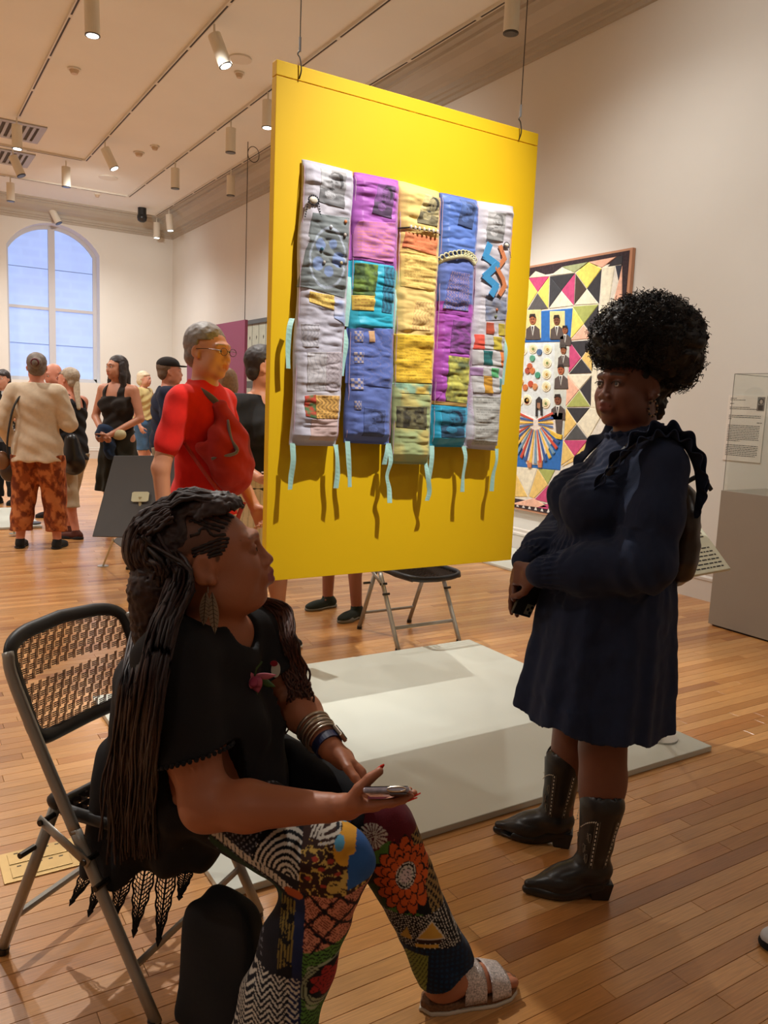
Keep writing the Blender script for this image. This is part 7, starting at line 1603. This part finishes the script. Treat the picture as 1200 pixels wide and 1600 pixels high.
t1x = oc(75, 90)[0]; t2x = (oc(133, 249)[0]+oc(362, 0)[0])/2; t3x = (oc(204, 306)[0]+oc(424, 132)[0])/2; t4x = oc(571, 133)[0]
y1, y2, y3, y4 = oc(27, 180)[1], oc(133, 249)[1], oc(204, 306)[1], oc(245, 335)[1]
track((t1x, -3, ZC), (t1x, y1, ZC), 'long ceiling lighting track farthest from the right wall')
track((t2x, -3, ZC), (t2x, y2, ZC), 'ceiling lighting track that turns a corner second from the left')
track((t3x, -3, ZC), (t3x, y3, ZC), 'ceiling lighting track third from the left, behind the yellow panel')
track((t4x, -3, ZC), (t4x, y4, ZC), 'ceiling lighting track running beside the right hand cornice')
track((-4, y2, ZC), (t2x-.03, y2, ZC), 'cross track on the ceiling, the nearer one of two')
track((-4, y3, ZC), (t3x-.03, y3, ZC), 'cross track on the ceiling, the one nearer the window wall')
def lamp(px, py, tx, lit, lab, s=1.0, drop=.10):
    m = oc(px, py); o = empty('track_spotlight', tuple(m-(0, 0, .03)), lab, 'light'); b = m-(0, 0, .03); ax = nv2(RT*tx-np.array([0, 0, 1.])); top = m-np.array([0, 0, drop+.03]); R_, L_ = .068*s, .31*s
    MB().tube([m-(0, 0, .03), top-(0, 0, .03)], .011, 8).build('stem', lampm, o, base=b)
    u_ = RT; a = MB(); a.tube([top, top+ax*L_], R_, 24, caps=True); a.build('housing', lampm, o, base=b)
    a = MB(); a.tube([top+ax*(L_-.004), top+ax*(L_+.004)], [R_*1.02, R_*1.02], 24); a.build('rim', dsteel, o, base=b)
    a = MB(); a.tube([top+ax*(L_+.002), top+ax*(L_+.006)], R_*.80, 20); a.build('lens', lens_on if lit else lens_off, o, base=b)
lamp(143, -24, .02, True, 'lit white spotlight cut by the top edge, on the long left track')
lamp(335, 33, .42, True, 'lit white spotlight tilted right, nearest one on the second track')
lamp(26, 180, 0, True, 'lit white spotlight hanging at the end of the long left track')
lamp(20, 231, .45, False, 'unlit tilted spotlight on the nearer cross track')
lamp(16, 274, .0, False, 'unlit straight spotlight at the left end of the cross track by the window')
lamp(103, 248, .0, False, 'unlit straight spotlight right of the air vent on the nearer cross track')
lamp(164, 218, .50, True, 'lit tilted spotlight near the corner of the second track')
lamp(80, 316, .55, False, 'unlit tilted spotlight just above the arched window')
lamp(245, 338, 0, True, 'lit spotlight in the ceiling corner, left one of the close pair')
lamp(264, 325, .1, True, 'lit spotlight in the ceiling corner, right one of the close pair')
lamp(274, 250, 0, False, 'unlit spotlight on the third track, the farther one')
lamp(361, 262, 0, False, 'unlit spotlight beside the cornice, halfway along the right wall track')
lamp(361, 185, 0, False, 'unlit spotlight on the third track, left of the yellow panel')
lamp(419, 140, 0, True, 'lit spotlight partly hidden by the left edge of the yellow panel')
lamp(803, -32, 0, False, 'large unlit spotlight at the top edge above the yellow panel')
vm_ = M('vent_grey', srgb(170, 168, 165), .5)
for px, py, lab in ((14, 201, 'square ceiling air vent beside the end of the long left track'), (2, 243, 'square ceiling air vent at the left edge beyond the nearer cross track')):
    c = oc(px, py); o = empty('ceiling_vent', (c[0], c[1], ZC), lab, 'vent')
    for a_, b_ in (((-.45, -.45, -.02), (.45, -.36, 0)), ((-.45, .36, -.02), (.45, .45, 0)), ((-.45, -.36, -.02), (-.36, .36, 0)), ((.36, -.36, -.02), (.45, .36, 0))): MB().box(a_, b_).build('frame', vm_, o)
    MB().box((-.36, -.36, -.004), (.36, .36, 0)).build('backing', M('vent_dark', srgb(80, 74, 70), .8), o)
    for k in range(8): MB().box((-.36+.09*k+.01, -.36, -.022), (-.36+.09*k+.05, .36, -.006), roty(0), (0, 0, 0)).build('slat', vm_, o)
for px, py, r_, lab in ((116, 107, .075, 'smoke detector between the two left lighting tracks'), (217, 238, .085, 'smoke detector near the third lighting track'), (375, 91, .13, 'round white ceiling plate behind the nearest tilted spotlight'), (374, 113, .06, 'small round ceiling sprinkler plate below the larger plate'), (169, 277, .16, 'flat round ceiling disc between the cross tracks'), (152, 303, .06, 'small ceiling sprinkler by the cross track near the window'), (242, 228, .07, 'small round ceiling plate right of the smoke detector')):
    c = oc(px, py); o = empty('smoke_detector' if 'smoke' in lab else 'ceiling_plate', (c[0], c[1], ZC), lab, 'detector' if 'smoke' in lab else 'plate')
    MB().tube([(0, 0, 0), (0, 0, -.018), (0, 0, -.02)], [r_, r_, r_*.85], 24).build('base', trm, o)
    if 'smoke' in lab or r_ < .1: MB().tube([(0, 0, -.02), (0, 0, -.06)], [r_*.75, r_*.5], 20).build('sensor', M('sensor_beige', srgb(196, 176, 150), .5), o)
c = oc(222, 325); o = empty('security_camera', (c[0], c[1], ZC), 'small black security camera under the ceiling near the far corner', 'camera'); bk = M('camera_black', (.012, .012, .013), .35)
MB().tube([(0, 0, 0), (0, 0, -.14)], .085, 16).build('mount', bk, o); MB().tube([(0, 0, -.14), (0, 0, -.19), (0, 0, -.25), (0, 0, -.28)], [.095, .10, .085, .04], 18).build('housing', bk, o, smooth=True)
# purple hanging board and its cable
pm = M('purple_board', srgb(128, 60, 90), .6); pxp, pya, pyb = 4.647, 11.57, 14.3
o = empty('purple_panel', (pxp, 12.9, .75), 'dark purple display board hanging near the right wall in the background', 'panel')
MB().box((pxp, pya, .75), (pxp+.045, pyb, 2.61)).build('board', pm, o, base=(pxp, 12.9, .75))
for yy, l in ((pya+.06, 'thin cable above the near end of the purple board, looped at the ceiling'),):
    c_ = empty('cable', (pxp+.02, yy, 2.6), l, 'cable'); b = (pxp+.02, yy, 2.6)
    MB().tube([(pxp+.02, yy, 2.6), (pxp+.02, yy, ZC)], .006, 5).build('wire', dsteel, c_, base=b)
    if yy < 12: MB().tube([(pxp+.02+.09+.09*math.cos(t), yy, ZC-.16+.11*math.sin(t)) for t in np.linspace(0, 6.28, 21)[:-1]], .006, 5, closed=True).build('loop', dsteel, c_, base=b)
# pale quilt on the wall beyond it
qy0, qy1, qz0, qz1 = 10.4, 13.62, 1.50, 2.72; base = (XW-.03, 12, 1.6)
o = empty('pale_quilt', base, 'pale quilt with small dark stitches on the wall behind the yellow panel', 'quilt'); pq = M('pale_cloth', srgb(205, 210, 190), .8, noise=.05, nscale=8, bump=.2, bscale=40)
MB().box((XW-.02, qy0, qz0), (XW-.003, qy1, qz1)).build('cloth', pq, o, base=base)
MB().box((XW-.05, qy0-.05, qz1), (XW-.003, qy1+.05, qz1+.07)).build('hanging_rail', M('rail_grey', srgb(95, 98, 94), .5), o, base=base)
MB().box((XW-.024, qy0, qz0+.12), (XW-.003, qy1, qz0+.24)).build('grey_band', M('band_grey', srgb(110, 112, 105), .8), o, base=base)
for i in range(9):
    for j in range(4):
        y_ = qy1-.2-.3*i; z_ = qz1-.2-.23*j; MB().prism([(XW-.0225, y_, z_), (XW-.0225, y_+.02, z_-.03), (XW-.0225, y_+.01, z_-.07), (XW-.0225, y_-.015, z_-.03)], (-.002, 0, 0)).build('stitch_mark', M('mark_dark', srgb(60, 58, 52), .8), o, base=base)
for i in range(1, 11): MB().tube([(XW-.021, qy1-.295*i, qz0), (XW-.021, qy1-.295*i, qz1)], .004, 4).build('seam', M('band_grey', srgb(110, 112, 105), .8), o, base=base)
